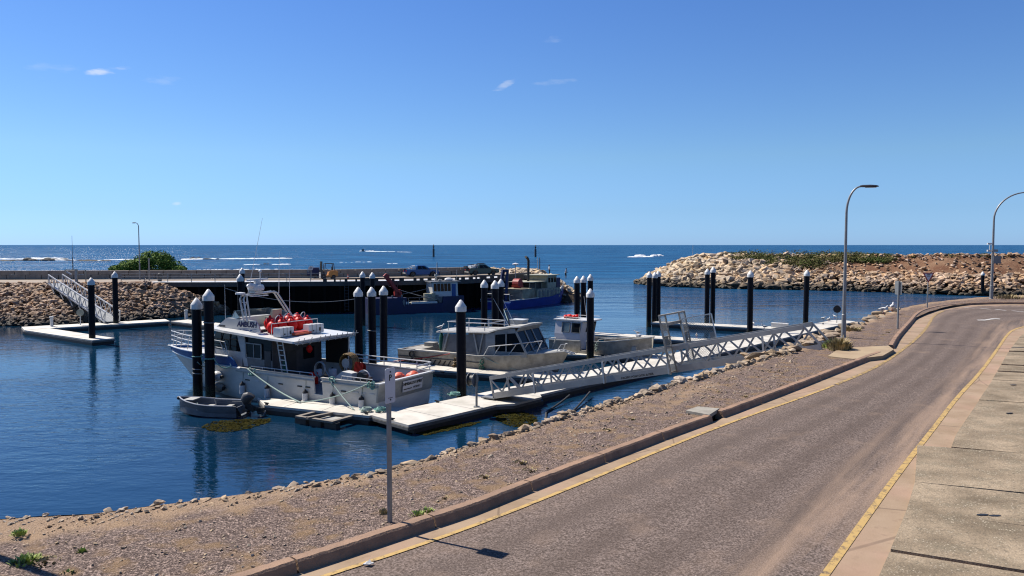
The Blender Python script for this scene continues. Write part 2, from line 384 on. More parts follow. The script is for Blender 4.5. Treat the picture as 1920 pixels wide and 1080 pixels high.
# asphalt
t, b, P = newmat('asphalt', .85)
v1 = tex(t, 'ShaderNodeTexVoronoi', 42, P); n1 = tex(t, 'ShaderNodeTexNoise', 1.2, P, Detail=7); n2 = tex(t, 'ShaderNodeTexNoise', 30, P, Detail=4)
n3 = tex(t, 'ShaderNodeTexNoise', .25, P, Detail=5)
sp = nn(t, 'ShaderNodeSeparateColor'); t.links.new(v1.outputs['Color'], sp.inputs[0])
c = mixc_(t, sp.outputs[0], (.145, .113, .099), (.335, .260, .222))
c = mixc_(t, mrange(t, n2.outputs['Fac'], .35, .6), (.085, .063, .050), c)
at_ = nn(t, 'ShaderNodeAttribute', attribute_name='dust')
n4 = nn(t, 'ShaderNodeTexNoise'); n4.inputs['Scale'].default_value = 1.0; n4.inputs['Detail'].default_value = 6
mp0 = nn(t, 'ShaderNodeMapping'); mp0.inputs['Rotation'].default_value = (0, 0, R(-54)); mpp = nn(t, 'ShaderNodeMapping'); mpp.inputs['Scale'].default_value = (.16, 2.6, 1)
t.links.new(P, mp0.inputs[0]); t.links.new(mp0.outputs[0], mpp.inputs[0]); t.links.new(mpp.outputs[0], n4.inputs['Vector'])
df = mth(t, 'MULTIPLY', mrange(t, n4.outputs['Fac'], .38, .68), at_.outputs['Fac'])
df = mth(t, 'ADD', df, mrange(t, n1.outputs['Fac'], .56, .8, 0, .35))
ln = nn(t, 'ShaderNodeAttribute', attribute_name='lane')
c = mixc_(t, mth(t, 'MULTIPLY', ln.outputs['Fac'], mrange(t, n3.outputs['Fac'], .3, .6, .25, .75)), c, (.10, .074, .060))
c = mixc_(t, df, c, (.36, .255, .185))
t.links.new(c, b.inputs['Base Color']); bumpn(t, b, mth(t, 'ADD', v1.outputs['Distance'], n2.outputs['Fac']), .5, .012)
# worn line paint
def paint(name, col, lo, hi):
    t, b, P = newmat(name, .7)
    n1 = tex(t, 'ShaderNodeTexNoise', 7, P, Detail=8); n2 = tex(t, 'ShaderNodeTexNoise', 38, P, Detail=3)
    f = mrange(t, mth(t, 'ADD', n1.outputs['Fac'], mth(t, 'MULTIPLY', n2.outputs['Fac'], .5)), lo, hi)
    t.links.new(mixc_(t, f, (.13, .105, .095), col), b.inputs['Base Color'])
paint('yellow_line', (.57, .385, .15), .50, .76); paint('faded_yellow', (.50, .34, .13), .58, .85); paint('white_line', (.62, .60, .56), .55, .75)
# gutter concrete
t, b, P = newmat('gutter', .85)
n1 = tex(t, 'ShaderNodeTexNoise', 1.1, P, Detail=8); n2 = tex(t, 'ShaderNodeTexNoise', 34, P, Detail=3); n3 = tex(t, 'ShaderNodeTexNoise', 6, P, Detail=6)
c = mixc_(t, mrange(t, n1.outputs['Fac'], .35, .65), (.33, .235, .155), (.42, .31, .215))
c = mixc_(t, mrange(t, n3.outputs['Fac'], .56, .75, 0, .6), c, (.26, .18, .125))
vc = nn(t, 'ShaderNodeTexVoronoi', feature='DISTANCE_TO_EDGE'); vc.inputs['Scale'].default_value = .22; t.links.new(P, vc.inputs['Vector'])
c = mixc_(t, mrange(t, vc.outputs['Distance'], .005, .002, 0, .55), c, (.14, .10, .075))
n7 = tex(t, 'ShaderNodeTexNoise', .45, P, Detail=6)
c = mixc_(t, mrange(t, n7.outputs['Fac'], .5, .62, 0, .5), c, (.47, .305, .225))
t.links.new(c, b.inputs['Base Color']); bumpn(t, b, n2.outputs['Fac'], .3, .01)
t, b, P = newmat('path_concrete', .88)
n1 = tex(t, 'ShaderNodeTexNoise', .8, P, Detail=8); n2 = tex(t, 'ShaderNodeTexNoise', 30, P, Detail=3)
t.links.new(mixc_(t, mrange(t, n1.outputs['Fac'], .35, .65), (.48, .37, .24), (.38, .28, .185)), b.inputs['Base Color']); bumpn(t, b, n2.outputs['Fac'], .3, .01)
# old slabs: exposed aggregate, lichen-grey and mossy patches
t, b, P = newmat('old_slab', .9)
v1 = tex(t, 'ShaderNodeTexVoronoi', 32, P); n1 = tex(t, 'ShaderNodeTexNoise', .9, P, Detail=8); n2 = tex(t, 'ShaderNodeTexNoise', 14, P, Detail=6)
n5 = tex(t, 'ShaderNodeTexNoise', 2.6, P, Detail=7)
c = mixc_(t, mrange(t, n1.outputs['Fac'], .35, .65), (.20, .155, .105), (.44, .345, .24))
c = mixc_(t, mrange(t, n5.outputs['Fac'], .5, .68, 0, .75), c, (.26, .215, .15))
c = mixc_(t, mrange(t, n2.outputs['Fac'], .44, .32, 0, .6), c, (.15, .125, .09))
sp = nn(t, 'ShaderNodeSeparateColor'); t.links.new(v1.outputs['Color'], sp.inputs[0])
fl = mth(t, 'MULTIPLY', mth(t, 'GREATER_THAN', sp.outputs[0], .80), mth(t, 'LESS_THAN', v1.outputs['Distance'], .42))
fl = mth(t, 'MULTIPLY', fl, mrange(t, n5.outputs['Fac'], .38, .60, 0, .75))
c = mixc_(t, sp.outputs[1], c, mixc_(t, .30, c, (.12, .10, .075)))
c = mixc_(t, fl, c, (.56, .48, .37))
t.links.new(c, b.inputs['Base Color']); bumpn(t, b, mth(t, 'ADD', mth(t, 'MULTIPLY', n2.outputs['Fac'], 1.4), mth(t, 'MULTIPLY', v1.outputs['Distance'], .5)), .5, .025)
# earth of the banks
t, b, P = newmat('bank_earth', .95)
n1 = tex(t, 'ShaderNodeTexNoise', .35, P, Detail=8); n2 = tex(t, 'ShaderNodeTexNoise', 3, P, Detail=6)
c = mixc_(t, mrange(t, n1.outputs['Fac'], .35, .65), (.165, .080, .047), (.25, .150, .092))
c = mixc_(t, mrange(t, n2.outputs['Fac'], .55, .78, 0, .7), c, (.36, .25, .165))
spz = nn(t, 'ShaderNodeSeparateXYZ'); t.links.new(P, spz.inputs[0])
c = mixc_(t, mrange(t, spz.outputs['Z'], -2.2, -3.4), c, (.07, .055, .042))
t.links.new(c, b.inputs['Base Color']); bumpn(t, b, n2.outputs['Fac'], .8, .2)
t, b, P = newmat('near_bank', .95)
n1 = tex(t, 'ShaderNodeTexNoise', 1.4, P, Detail=8); spz = nn(t, 'ShaderNodeSeparateXYZ'); t.links.new(P, spz.inputs[0])
c = mixc_(t, mrange(t, n1.outputs['Fac'], .35, .65), (.19, .155, .11), (.33, .26, .18))
t.links.new(mixc_(t, mrange(t, spz.outputs['Z'], -2.6, -3.6), c, (.06, .055, .04)), b.inputs['Base Color']); bumpn(t, b, n1.outputs['Fac'], .8, .2)
# water
t, b, P = newmat('water', .07)
b.inputs['IOR'].default_value = 1.48
spp = nn(t, 'ShaderNodeSeparateXYZ'); t.links.new(P, spp.inputs[0])
sea = mrange(t, spp.outputs['Y'], 95, 230)
mpw = nn(t, 'ShaderNodeMapping'); mpw.inputs['Rotation'].default_value = (0, 0, R(24)); mpw.inputs['Scale'].default_value = (.75, 1.7, 1); t.links.new(P, mpw.inputs[0])
PW = mpw.outputs[0]
w1 = tex(t, 'ShaderNodeTexNoise', 2.3, PW, Detail=3, Roughness=.55, Distortion=.5)
w2 = tex(t, 'ShaderNodeTexNoise', .62, PW, Detail=2, Roughness=.5, Distortion=.3)
mps = nn(t, 'ShaderNodeMapping'); mps.inputs['Scale'].default_value = (.5, 1.5, 1); t.links.new(P, mps.inputs[0])
w3 = tex(t, 'ShaderNodeTexNoise', .10, mps.outputs[0], Detail=5, Roughness=.62, Distortion=.2)
w4 = tex(t, 'ShaderNodeTexNoise', .022, mps.outputs[0], Detail=6, Roughness=.68, Distortion=.2)
calm = tex(t, 'ShaderNodeTexNoise', .07, P, Detail=3)
amp = mrange(t, calm.outputs['Fac'], .40, .62, .45, 1.25)
h = mth(t, 'ADD', mth(t, 'MULTIPLY', w1.outputs['Fac'], mth(t, 'MULTIPLY', amp, .022)), mth(t, 'MULTIPLY', w2.outputs['Fac'], mth(t, 'MULTIPLY', amp, .042)))
h = mth(t, 'ADD', h, mth(t, 'MULTIPLY', w3.outputs['Fac'], mth(t, 'MULTIPLY', sea, 4.5)))
bumpn(t, b, h, 1.0, 1.0)
blot = tex(t, 'ShaderNodeTexNoise', .045, P, Detail=5)
harb = mixc_(t, mrange(t, blot.outputs['Fac'], .4, .62), (.003, .024, .056), (.004, .036, .080))
wv = mth(t, 'ADD', mth(t, 'MULTIPLY', w3.outputs['Fac'], .5), mth(t, 'MULTIPLY', w4.outputs['Fac'], .5))
deep = mixc_(t, mrange(t, wv, .40, .60), (.002, .030, .080), (.014, .115, .23))
wc = mixc_(t, sea, harb, deep)
# whitecaps out at sea
wn = tex(t, 'ShaderNodeTexNoise', .16, PW, Detail=6, Roughness=.7); wl = tex(t, 'ShaderNodeTexNoise', .006, P, Detail=2)
cap = mth(t, 'MULTIPLY', mrange(t, wn.outputs['Fac'], .70, .76), mrange(t, wl.outputs['Fac'], .42, .6))
cap = mth(t, 'MULTIPLY', cap, mrange(t, spp.outputs['Y'], 170, 320))
wc = mixc_(t, cap, wc, (.80, .84, .86))
t.links.new(wc, b.inputs['Base Color']); t.links.new(mrange(t, sea, 0, 1, 1.48, 1.25), b.inputs['IOR'])
# out at sea the steep chop shows more of the water's own colour
df_ = nn(t, 'ShaderNodeBsdfDiffuse'); t.links.new(mixc_(t, mrange(t, wv, .40, .60), (.006, .040, .125), (.024, .130, .30)), df_.inputs['Color'])
ms = nn(t, 'ShaderNodeMixShader'); t.links.new(mth(t, 'MULTIPLY', mth(t, 'MULTIPLY', sea, .62), mth(t, 'SUBTRACT', 1.0, cap)), ms.inputs[0]); t.links.new(b.outputs[0], ms.inputs[1]); t.links.new(df_.outputs[0], ms.inputs[2])
t.links.new(ms.outputs[0], t.nodes['Material Output'].inputs['Surface'])
t.links.new(mth(t, 'MAXIMUM', mrange(t, cap, 0, 1, .0, .8), mrange(t, sea, 0, 1, .03, .22)), b.inputs['Roughness'])
# ================================================================ SETTING
WATER_Z = -4.5
me = bpy.data.meshes.new('water')
me.from_pydata([(-26000, -60, WATER_Z), (26000, -60, WATER_Z), (26000, 30000, WATER_Z), (-26000, 30000, WATER_Z)], [], [(0, 1, 2, 3)])
me.materials.append(M['water']); o = bpy.data.objects.new('water', me); COL.objects.link(o); tag(o, kind='structure')

def resample(pts, n):
    pts = [Vector(p) for p in pts]; d = [0]
    for a, b in zip(pts, pts[1:]): d.append(d[-1] + (b - a).length)
    out = []; k = 0
    for i in range(n):
        s = d[-1] * i / (n - 1)
        while k < len(pts) - 2 and d[k + 1] < s: k += 1
        f = (s - d[k]) / max(1e-9, d[k + 1] - d[k]); out.append(pts[k].lerp(pts[k + 1], min(1, max(0, f))))
    return out
def smooth(pts, it=2):
    pts = [Vector(p) for p in pts]
    for _ in range(it):
        q = [pts[0]]
        for a, b in zip(pts, pts[1:]): q += [a.lerp(b, .25), a.lerp(b, .75)]
        pts = q + [pts[-1]]
    return pts
def side(pts, i):
    t = pts[min(i + 1, len(pts) - 1)] - pts[max(i - 1, 0)]; t.z = 0; t.normalize(); return Vector((-t.y, t.x, 0))   # to the left of travel

# --- kerb, gutter, road lines on the ground plane (metres, x right, y away)
KB1 = [(-12, 2.5, 0), (-6.2, 7.0, 0), (-4.24, 9.09, 0), (-2.58, 10.71, 0), (-1.59, 11.71, 0), (-.67, 12.63, 0), (.39, 13.93, 0), (1.59, 15.37, 0), (3.44, 17.55, 0), (5.12, 19.45, 0)]
KB2 = [(5.50, 19.92, 0), (5.93, 20.4, 0), (8.85, 23.81, 0), (13.55, 29.43, 0), (15.05, 31.2, 0)]
KB3 = [(16.55, 33.3, 0), (18.72, 37.15, 0), (22.0, 42.53, 0), (26.4, 49.9, 0), (29.2, 53.6, 0), (32.15, 56.42, 0), (35.2, 58.1, 0), (38.5, 58.6, 0), (43, 57.2, 0), (50, 53.0, 0), (64, 44, 0)]
KB3 = smooth(KB3, 2)
KALL = KB1 + KB2 + [(15.9, 32.2, 0)] + [tuple(p) for p in KB3]
YL = smooth([(-11.4, 1.9, 0), (-5.6, 6.6, 0), (-3.57, 9.36, 0), (-2.59, 10.32, 0), (-1.3, 11.5, 0), (.45, 13.42, 0), (3.72, 17.4, 0), (6.11, 20.1, 0), (8.4, 22.5, 0), (10.9, 25.3, 0), (13.7, 28.7, 0), (16.9, 33.3, 0), (19.4, 37.0, 0), (22.7, 42.2, 0), (26.9, 49.3, 0), (29.7, 53.0, 0), (32.5, 55.7, 0), (35.4, 57.2, 0), (38.4, 57.6, 0), (42.6, 56.3, 0), (49.6, 52.2, 0), (63.6, 43, 0)], 1)
YR = smooth([(-3.6, -1.2, 0), (1.2, 5.9, 0), (3.1, 8.58, 0), (4.35, 10.32, 0), (5.74, 12.29, 0), (7.99, 15.44, 0), (10.2, 18.45, 0), (13.16, 22.55, 0), (16.32, 26.68, 0), (21.4, 33.7, 0), (24.4, 37.9, 0), (26.6, 40.8, 0), (28.8, 42.9, 0), (31.6, 44.2, 0), (36, 44.2, 0), (44, 41, 0), (58, 32.5, 0)], 1)
SHORE = smooth([(-24, 5.5, .1), (-15, 9.4, .1), (-10.17, 11.48, .1), (-8.21, 12.18, .1), (-6.35, 12.74, .1), (-5.36, 13.06, .1), (-4.23, 13.73, .1), (-3.17, 14.5, .1), (-2.46, 14.96, .1), (-1.77, 15.79, .1), (-.71, 17.0, .1), (.52, 18.52, .1), (1.37, 19.69, .1), (2.49, 21.02, .1), (4.39, 23.37, .1), (6.77, 26.31, .1), (8.77, 28.6, .1), (10.53, 30.7, .1), (12.33, 32.8, .1), (14.24, 35.11, .1), (16.46, 38.31, .1), (21.87, 46.47, .1), (27.03, 53.53, .1), (31.83, 59.01, .1), (36.29, 62.5, .1), (40.89, 65.73, .1), (45.01, 67.6, .1), (52, 69, .1), (62, 72, .1), (76, 80, .1), (90, 96, .1)], 1)
SHORE = resample(SHORE, 420); SHORE = [p + Vector((noise.noise(p * .8), noise.noise(p * .8 + Vector((5, 5, 0))), 0)) * .22 + Vector((noise.noise(p * 3.1), noise.noise(p * 3.1 + Vector((5, 5, 0))), noise.noise(p * 2.2) * .6)) * .09 for p in SHORE]

def strip(name, left, right, n, mat_, z=0.0, rows=1, fn=None, attr=None, attr2=None):
    """surface between two lines; fn(u,v,p) may move a point, attr(u,v) is stored under its name"""
    A, B = resample(left, n), resample(right, n); vs, fs, at1 = [], [], []
    for i in range(n):
        for j in range(rows + 1):
            v = j / rows; p = A[i].lerp(B[i], v); p.z += z
            if fn: p = fn(i / (n - 1), v, p)
            vs.append(p); at1.append(attr[1](i / (n - 1), v) if attr else 0)
    k = rows + 1
    for i in range(n - 1):
        for j in range(rows): fs.append((i * k + j, i * k + j + 1, (i + 1) * k + j + 1, (i + 1) * k + j))
    me = bpy.data.meshes.new(name); me.from_pydata(vs, [], fs)
    if attr:
        a = me.attributes.new(attr[0], 'FLOAT', 'POINT')
        for i, x in enumerate(at1): a.data[i].value = x
    if attr2:
        a = me.attributes.new(attr2[0], 'FLOAT', 'POINT')
        for i in range(n):
            for j in range(rows + 1): a.data[i * (rows + 1) + j].value = attr2[1](i / (n - 1), j / rows)
    for p in me.polygons: p.use_smooth = True
    me.materials.append(mat_); ob = bpy.data.objects.new(name, me); COL.objects.link(ob)
    return ob
tag(strip('road', YL, YR, 90, M['asphalt'], .0, 24, lambda u, v, p: p + Vector((0, 0, .05 * (1 - (2 * v - 1) ** 2))),
          ('dust', lambda u, v: min(1, max(0, (v - .70) / .16) if v > .5 else max(0, (.16 - v) / .16) * (.9 if u > .35 else .2))),
          ('lane', lambda u, v: max(math.exp(-((v - q) / .055) ** 2) for q in (.20, .40, .60, .80)) * .8)), kind='structure')
tag(strip('gutter', KALL, YL, 140, M['gutter'], .002), kind='structure')
def offset(pts, d, z=0):
    pts = [Vector(p) for p in pts]; return [p + side(pts, i) * d + Vector((0, 0, z)) for i, p in enumerate(pts)]
def cut(pts, u0, u1, n=60):
    P = resample(pts, 400); a, b = int(399 * u0), int(399 * u1); return resample(P[a:b + 1], n)
ll = cut(YL, 0, .30); tag(strip('road_marking', offset(ll, -.02, .014), offset(ll, -.115, .016), 60, M['yellow_line']), kind='structure')
ll = cut(YL, .302, .62); tag(strip('road_marking', offset(ll, -.0, .012), offset(ll, -.14, .016), 60, M['faded_yellow']), kind='structure')
ll = cut(YR, 0, .80); tag(strip('road_marking', offset(ll, .11, .018), offset(ll, .0, .012), 90, M['yellow_line']), kind='structure')
# far dashes and the worn white arrow
mb = MB()
for px0, py0, px1, py1 in ((1808, 576.5, 1826, 578), (1838, 578, 1857, 579.8), (1866, 579.8, 1886, 582), (1898, 582.5, 1922, 585), (1936, 587, 1962, 590)):
    a, b = at(px0, py0, .05), at(px1, py1, .05); t_ = (b - a).normalized(); s_ = Vector((-t_.y, t_.x, 0)) * .09
    mb.quad(a - s_, b - s_, b + s_, a + s_)
tag(mb.build('road_marking', M['white_line']), kind='structure')
mb = MB(); L1 = [at(x, y, .055) for x, y in ((1832, 599.2), (1847, 599.0), (1857, 597.2), (1866, 596.4), (1876, 597.6))]
L2 = [at(x, y, .055) for x, y in ((1833, 600.6), (1848, 600.8), (1859, 599.0), (1867, 598.2), (1875, 598.6))]
for i in range(4): mb.quad(L1[i], L1[i + 1], L2[i + 1], L2[i])
tag(mb.build('road_marking', M['white_line']), kind='structure')

# --- kerbs: real upstands, rounded top edge, joints every few metres
def kerb(pts, h=.17, w=.22):
    pts = resample(pts, max(12, int(len(pts) * 4)))
    mb = MB(); rings = []
    for i, p in enumerate(pts):
        s = side(pts, i)
        prof = [(-.03, -.06), (-.012, .0), (.03, h - .03), (.06, h), (w, h), (w + .01, -.06)]
        wob = noise.noise(p * 1.7) * .007 + noise.noise(p * 9) * .007
        rings.append([p + s * (x + wob) + Vector((0, 0, z + wob)) for x, z in prof])
    mb.loft(rings, True, True)
    return tag(mb.build('kerb', M['kerb']), kind='structure')
def kerb_run(line, seg):
    P = resample(line, 300); L = sum((b - a).length for a, b in zip(P, P[1:])); n = max(1, round(L / seg))
    for k in range(n):
        a, b = int(299 * k / n), int(299 * (k + 1) / n); q = P[a:b + 1]
        if len(q) > 2:
            q[-1] = q[-1] + (q[-2] - q[-1]).normalized() * .03; kerb(resample(q, max(3, len(q) // 3)))
kerb_run(KB1, 2.4); kerb_run(KB2, 2.4); kerb_run(KB3, 3.0)
# --- verge of crushed stone between the kerb and the top of the bank
KT = offset(KALL, .2, .13)
KT = [Vector((p.x, p.y, .125)) for p in KT]
def verge_fn(u, v, p):
    e = min(1, v * 6) * min(1, (1 - v) * 8 + .15)
    p.z += (noise.noise(p * .6) * .05 + noise.noise(p * 2.1) * .02) * e; return p
def dirt_fn(u, v):
    d = max(0, (v - .62) / .30)
    if .235 < u < .345: d = max(d, .75 * min(1, (u - .235) / .03) * min(1, (.345 - u) / .02) * (.55 + .6 * v))
    return d + max(0, (.05 - v) / .05) * .6
tag(strip('verge', [(-30, -6, .125)] + KT, [Vector((-34, 0, .1))] + SHORE, 170, M['verge_gravel'], 0, 26, verge_fn, ('dirt', dirt_fn)), kind='structure')
# bank falling from the verge to the harbour bed
SH = resample(SHORE, 170); OUT = [p + side(SH, i) * 9.5 + Vector((0, 0, -6.6)) for i, p in enumerate(SH)]
def bank_fn(u, v, p):
    p += Vector((noise.noise(p * .5), noise.noise(p * .5 + Vector((9, 0, 0))), noise.noise(p * .9 + Vector((0, 7, 0))))) * .35 * min(1, v * 5); return p
tag(strip('bank', [p + Vector((0, 0, -.004)) for p in SH], OUT, 170, M['near_bank'], 0, 12, bank_fn), kind='structure')
# ground sheet under and behind the road, up to the viewer's side
mb = MB(); pts = [Vector((p.x, p.y, -.12)) + side(SH, i) * -1.2 for i, p in enumerate(SH)]
V0 = [mb.v(Vector((p.x, p.y, -.12))) for p in pts]; V1 = [mb.v(Vector((p.x * .2 + 60, p.y * .2 - 60, -.12))) for p in pts]
for i in range(len(pts) - 1): mb.face([V0[i], V0[i + 1], V1[i + 1], V1[i]])
tag(mb.build('ground', M['bank_earth']), kind='structure')
# path from the road edge to the head of the gangway, with the low abutment
mb = MB(); pp = [at(x, y, .155) for x, y in ((1552, 667.5), (1567, 657.5), (1600, 651), (1666, 648), (1676, 655), (1655, 667), (1600, 673))]
mb.prism([p + Vector((0, 0, -.2)) for p in pp], (0, 0, .2))
tag(mb.build('path', M['path_concrete']), kind='structure')
# right-hand gutter and old concrete slabs, in rows with open joints
SLN = [(-5, -5, 0), (1.9, 5.6, 0), (3.95, 8.7, 0), (5.15, 10.45, 0), (6.1, 12.0, 0), (7.11, 13.45, 0), (9.0, 16.95, 0)]
SLF = [(9.70, 16.85, 0), (10.25, 17.7, 0), (15.43, 24.73, 0), (21.1, 32.6, 0), (25.3, 38.2, 0), (27.8, 40.6, 0), (31, 42, 0), (36, 41.6, 0), (44, 38.5, 0), (58, 30, 0)]
tag(strip('gutter', YR, offset(YR, -2.6), 120, M['gutter'], .004), kind='structure')
mb = MB(); rng = random.Random(5)
dn = Vector((.82, -.575, 0))
def slab_row(line, steps):
    P = resample(line, 200); L = sum((b - a).length for a, b in zip(P, P[1:])); s = 0; k = 0
    while s < L:
        w = steps[k % len(steps)] if k < len(steps) else rng.uniform(1.7, 2.5); k += 1
        a = P[min(199, int(199 * s / L))]; b = P[min(199, int(199 * min(L, s + w - rng.uniform(.05, .10)) / L))]; s += w
        if (b - a).length < .2: continue
        t_ = (b - a).normalized(); nrm = Vector((t_.y, -t_.x, 0)); nrm = (nrm * .75 + dn * .25).normalized(); off = 0
        for q in range(5):
            ww = rng.uniform(3.3, 3.7); z0 = .055 + off * .042 + rng.uniform(-.012, .012); dz = .042 * ww
            n0 = nrm * (off + (0 if q == 0 else .03)); n1 = nrm * (off + ww - .03); sk = rng.uniform(-.02, .02)
            base = [a + n0, b + n0, b + n1 + t_ * sk, a + n1]; zz = [z0, z0 + rng.uniform(-.01, .01), z0 + dz, z0 + dz]
            mb.prism([Vector((p.x, p.y, z - .22)) for p, z in zip(base, zz)], (0, 0, .22)); off += ww
slab_row(SLN, [2.2, 2.1, 2.3, 2.2, 2.2, 2.0, 1.95, 2.15, 2.2, 2.0]); slab_row(SLF, [1.35, 1.95, 3.2, 1.9])
ob = mb.build('pavement', M['old_slab'], bevel=.015); tag(ob, kind='structure')
# lifting sockets in the slabs
mb = MB()
for px, py in ((1863, 852), (1866, 903), (1866, 968), (1905, 1063), (1893, 775), (1900, 722), (1842, 966)):
    c = at(px, py, .098); mb.prism([c + Vector((.10 * math.cos(k * .785) + rng.uniform(-.01, .01), .045 * math.sin(k * .785), .0 + .045 * math.cos(k * .785) * .1)) for k in range(8)], (0, 0, .012))
tag(mb.build('pavement', M['black']), kind='structure')
# storm drain lid set in the kerb line
dr = thing('drain_cover', 'square concrete drain lid set in the gap of the kerb', 'drain cover', at(1318, 770, .17))
q = [at(x, y, .19) for x, y in ((1286, 769.5), (1308, 762), (1349, 765.5), (1330, 777.5))]
MB().prism([p + Vector((0, 0, -.09)) for p in q], (0, 0, .09)).build('lid', M['concrete'], dr, world=True)
q2 = [Vector((p.x, p.y, -.02)).lerp(Vector((dr.location.x, dr.location.y, -.02)), .2) for p in q]
MB().prism(q2, (0, 0, .115)).build('inlet', M['black'], dr, world=True)

# ---------------------------------------------------------------- rocks
def rock_mesh(seed, mat_, flat=.72):
    rg = random.Random(seed); bm = bmesh.new()
    for i in range(13):
        v = Vector((rg.gauss(0, 1), rg.gauss(0, 1), rg.gauss(0, 1))).normalized() * rg.uniform(.82, 1.0)
        bm.verts.new((v.x * .62, v.y * .5, v.z * .5 * flat))
    r = bmesh.ops.convex_hull(bm, input=bm.verts[:])
    bmesh.ops.delete(bm, geom=[g for g in r['geom_interior'] if isinstance(g, bmesh.types.BMVert)], context='VERTS')
    bmesh.ops.bevel(bm, geom=bm.edges[:], offset=.018, segments=1, affect='EDGES', clamp_overlap=True)
    bmesh.ops.triangulate(bm, faces=[f for f in bm.faces if len(f.verts) > 4])
    me = bpy.data.meshes.new('boulder'); bm.to_mesh(me); bm.free(); me.materials.append(M[mat_])
    return me
ROCKS = {k: [rock_mesh(i * 13 + h, k) for i in range(9)] for h, k in enumerate(('pale_rock', 'brown_rock', 'edge_rock'))}
def put_rock(kind, p, s, rg, label, group, sq=1.0):
    ob = bpy.data.objects.new('boulder', rg.choice(ROCKS[kind])); COL.objects.link(ob)
    ob.location = p; ob.rotation_euler = (rg.uniform(-.4, .4), rg.uniform(-.4, .4), rg.uniform(0, 6.28))
    ob.scale = (s * rg.uniform(.9, 1.3), s * rg.uniform(.85, 1.15), s * sq * rg.uniform(.8, 1.1))
    return tag(ob, label, 'boulder', group)
def rock_pile(name, kind, items, rg):
    """the many smaller stones of one revetment as one mesh"""
    vs, fs = [], []
    for p, s in items:
        me = rg.choice(ROCKS[kind]); o0 = len(vs)
        rot = Matrix.Rotation(rg.uniform(0, 6.28), 3, 'Z') @ Matrix.Rotation(rg.uniform(-.5, .5), 3, 'X') @ Matrix.Rotation(rg.uniform(-.5, .5), 3, 'Y')
        sc = Vector((s * rg.uniform(.9, 1.3), s * rg.uniform(.85, 1.2), s * rg.uniform(.8, 1.1)))
        for v in me.vertices: vs.append(p + rot @ Vector((v.co.x * sc.x, v.co.y * sc.y, v.co.z * sc.z)))
        for f in me.polygons: fs.append([o0 + i for i in f.vertices])
    me = bpy.data.meshes.new(name); me.from_pydata(vs, [], fs); me.materials.append(M[kind])
    ob = bpy.data.objects.new(name, me); COL.objects.link(ob); return tag(ob, kind='stuff')
# edge stones along the near bank
rg = random.Random(21)
SHD = resample(SHORE, 600)
def edge_at(px):
    best = min(range(600), key=lambda i: abs(960 + FPX * SHD[i].x / max(1, SHD[i].y) - px)); return best
spots = []
for px, s, inn in ((10, .3, 0), (62, .22, 0), (180, .28, .0), (226, .22, 0), (293, .25, 0), (370, .42, .02), (463, .24, 0), (518, .50, .05), (540, .34, 0), (578, .2, 0), (652, .36, .02), (664, .3, 0), (690, .30, 0),
                   (716, .34, 0), (752, .55, .1), (781, .75, .1), (766, .3, .15), (815, .62, .05), (838, .34, 0), (858, .36, 0), (890, .85, .08), (915, .4, 0), (935, .5, 0), (962, .42, 0)):
    i = edge_at(px); spots.append((SHD[i] + side(SHD, i) * (.12 - inn) + Vector((0, 0, .02)), s))
i0, i1 = edge_at(975), edge_at(1450); i = i0
while i < i1:
    s = rg.choice((.35, .45, .5, .6, .75, .9)) * rg.uniform(.85, 1.1); spots.append((SHD[i] + side(SHD, i) * rg.uniform(.0, .35) + Vector((0, 0, rg.uniform(-.08, .08))), s)); i += max(2, int(rg.choice((1.5, 2, 2.5, 4, 7))))
i0, i1 = edge_at(1455), edge_at(1600); i = i0
while i < i1:
    for d, z in ((.1, .0), (1.0, -.35), (2.0, -1.0), (3.0, -1.7)):
        spots.append((SHD[i] + side(SHD, i) * (d + rg.uniform(-.3, .3)) + Vector((rg.uniform(-.3, .3), rg.uniform(-.3, .3), z + .1)), rg.choice((.4, .5, .6, .8, 1.0))))
    i += 4
i0, i1 = edge_at(1605), edge_at(1990); i = i0
while i < i1:
    spots.append((SHD[i] + side(SHD, i) * rg.uniform(-.1, .4) + Vector((0, 0, rg.uniform(-.1, .1))), rg.uniform(.5, 1.05) * (1 if i < edge_at(1780) else 1.25))); i += rg.choice((2, 3, 3, 4))
spots = spots[:120]
for p, s in spots:
    near = p.y < 28
    put_rock('edge_rock', p + Vector((0, 0, -.16 * s if near else 0)), s * (rg.uniform(.5, .85) if near else .85), rg, 'pale tan stone along the crest of the near bank beside the gravel verge', 'edging stones along the near bank', .8)

# loose crushed stone lying on the verge, thicker towards the crumbling edge
rg = random.Random(88); KTR = resample(KT, 700); SHR = resample([Vector((-34, 0, .1))] + SHORE, 700); KTR = resample([(-30, -6, .125)] + KT, 700); loose = []
while len(loose) < 3900:
    u = rg.random(); i = int(699 * (.06 + .36 * u ** 1.25)); v = rg.random()
    if rg.random() < .46: v = 1 - abs(rg.gauss(0, .06))
    if not .01 < v < 1.03: continue
    p = KTR[i].lerp(SHR[i], v); px = 960 + FPX * p.x / max(1, p.y)
    if p.y < 7 or not -60 < px < 1500: continue
    s = rg.choice((.02, .025, .03, .035, .045, .06)) * (1 + (v > .93) * rg.choice((0, .2, .4, .8, 1.4, 3.0)) * (.35 if px < 560 else .65 if px < 900 else 1.1)) * (1 + max(0, p.y - 12) * .035)
    p = verge_fn(0, min(1, v), p.copy()); loose.append((p + Vector((0, 0, s * .08)), s))
rock_pile('loose_gravel', 'edge_rock', loose, rg)
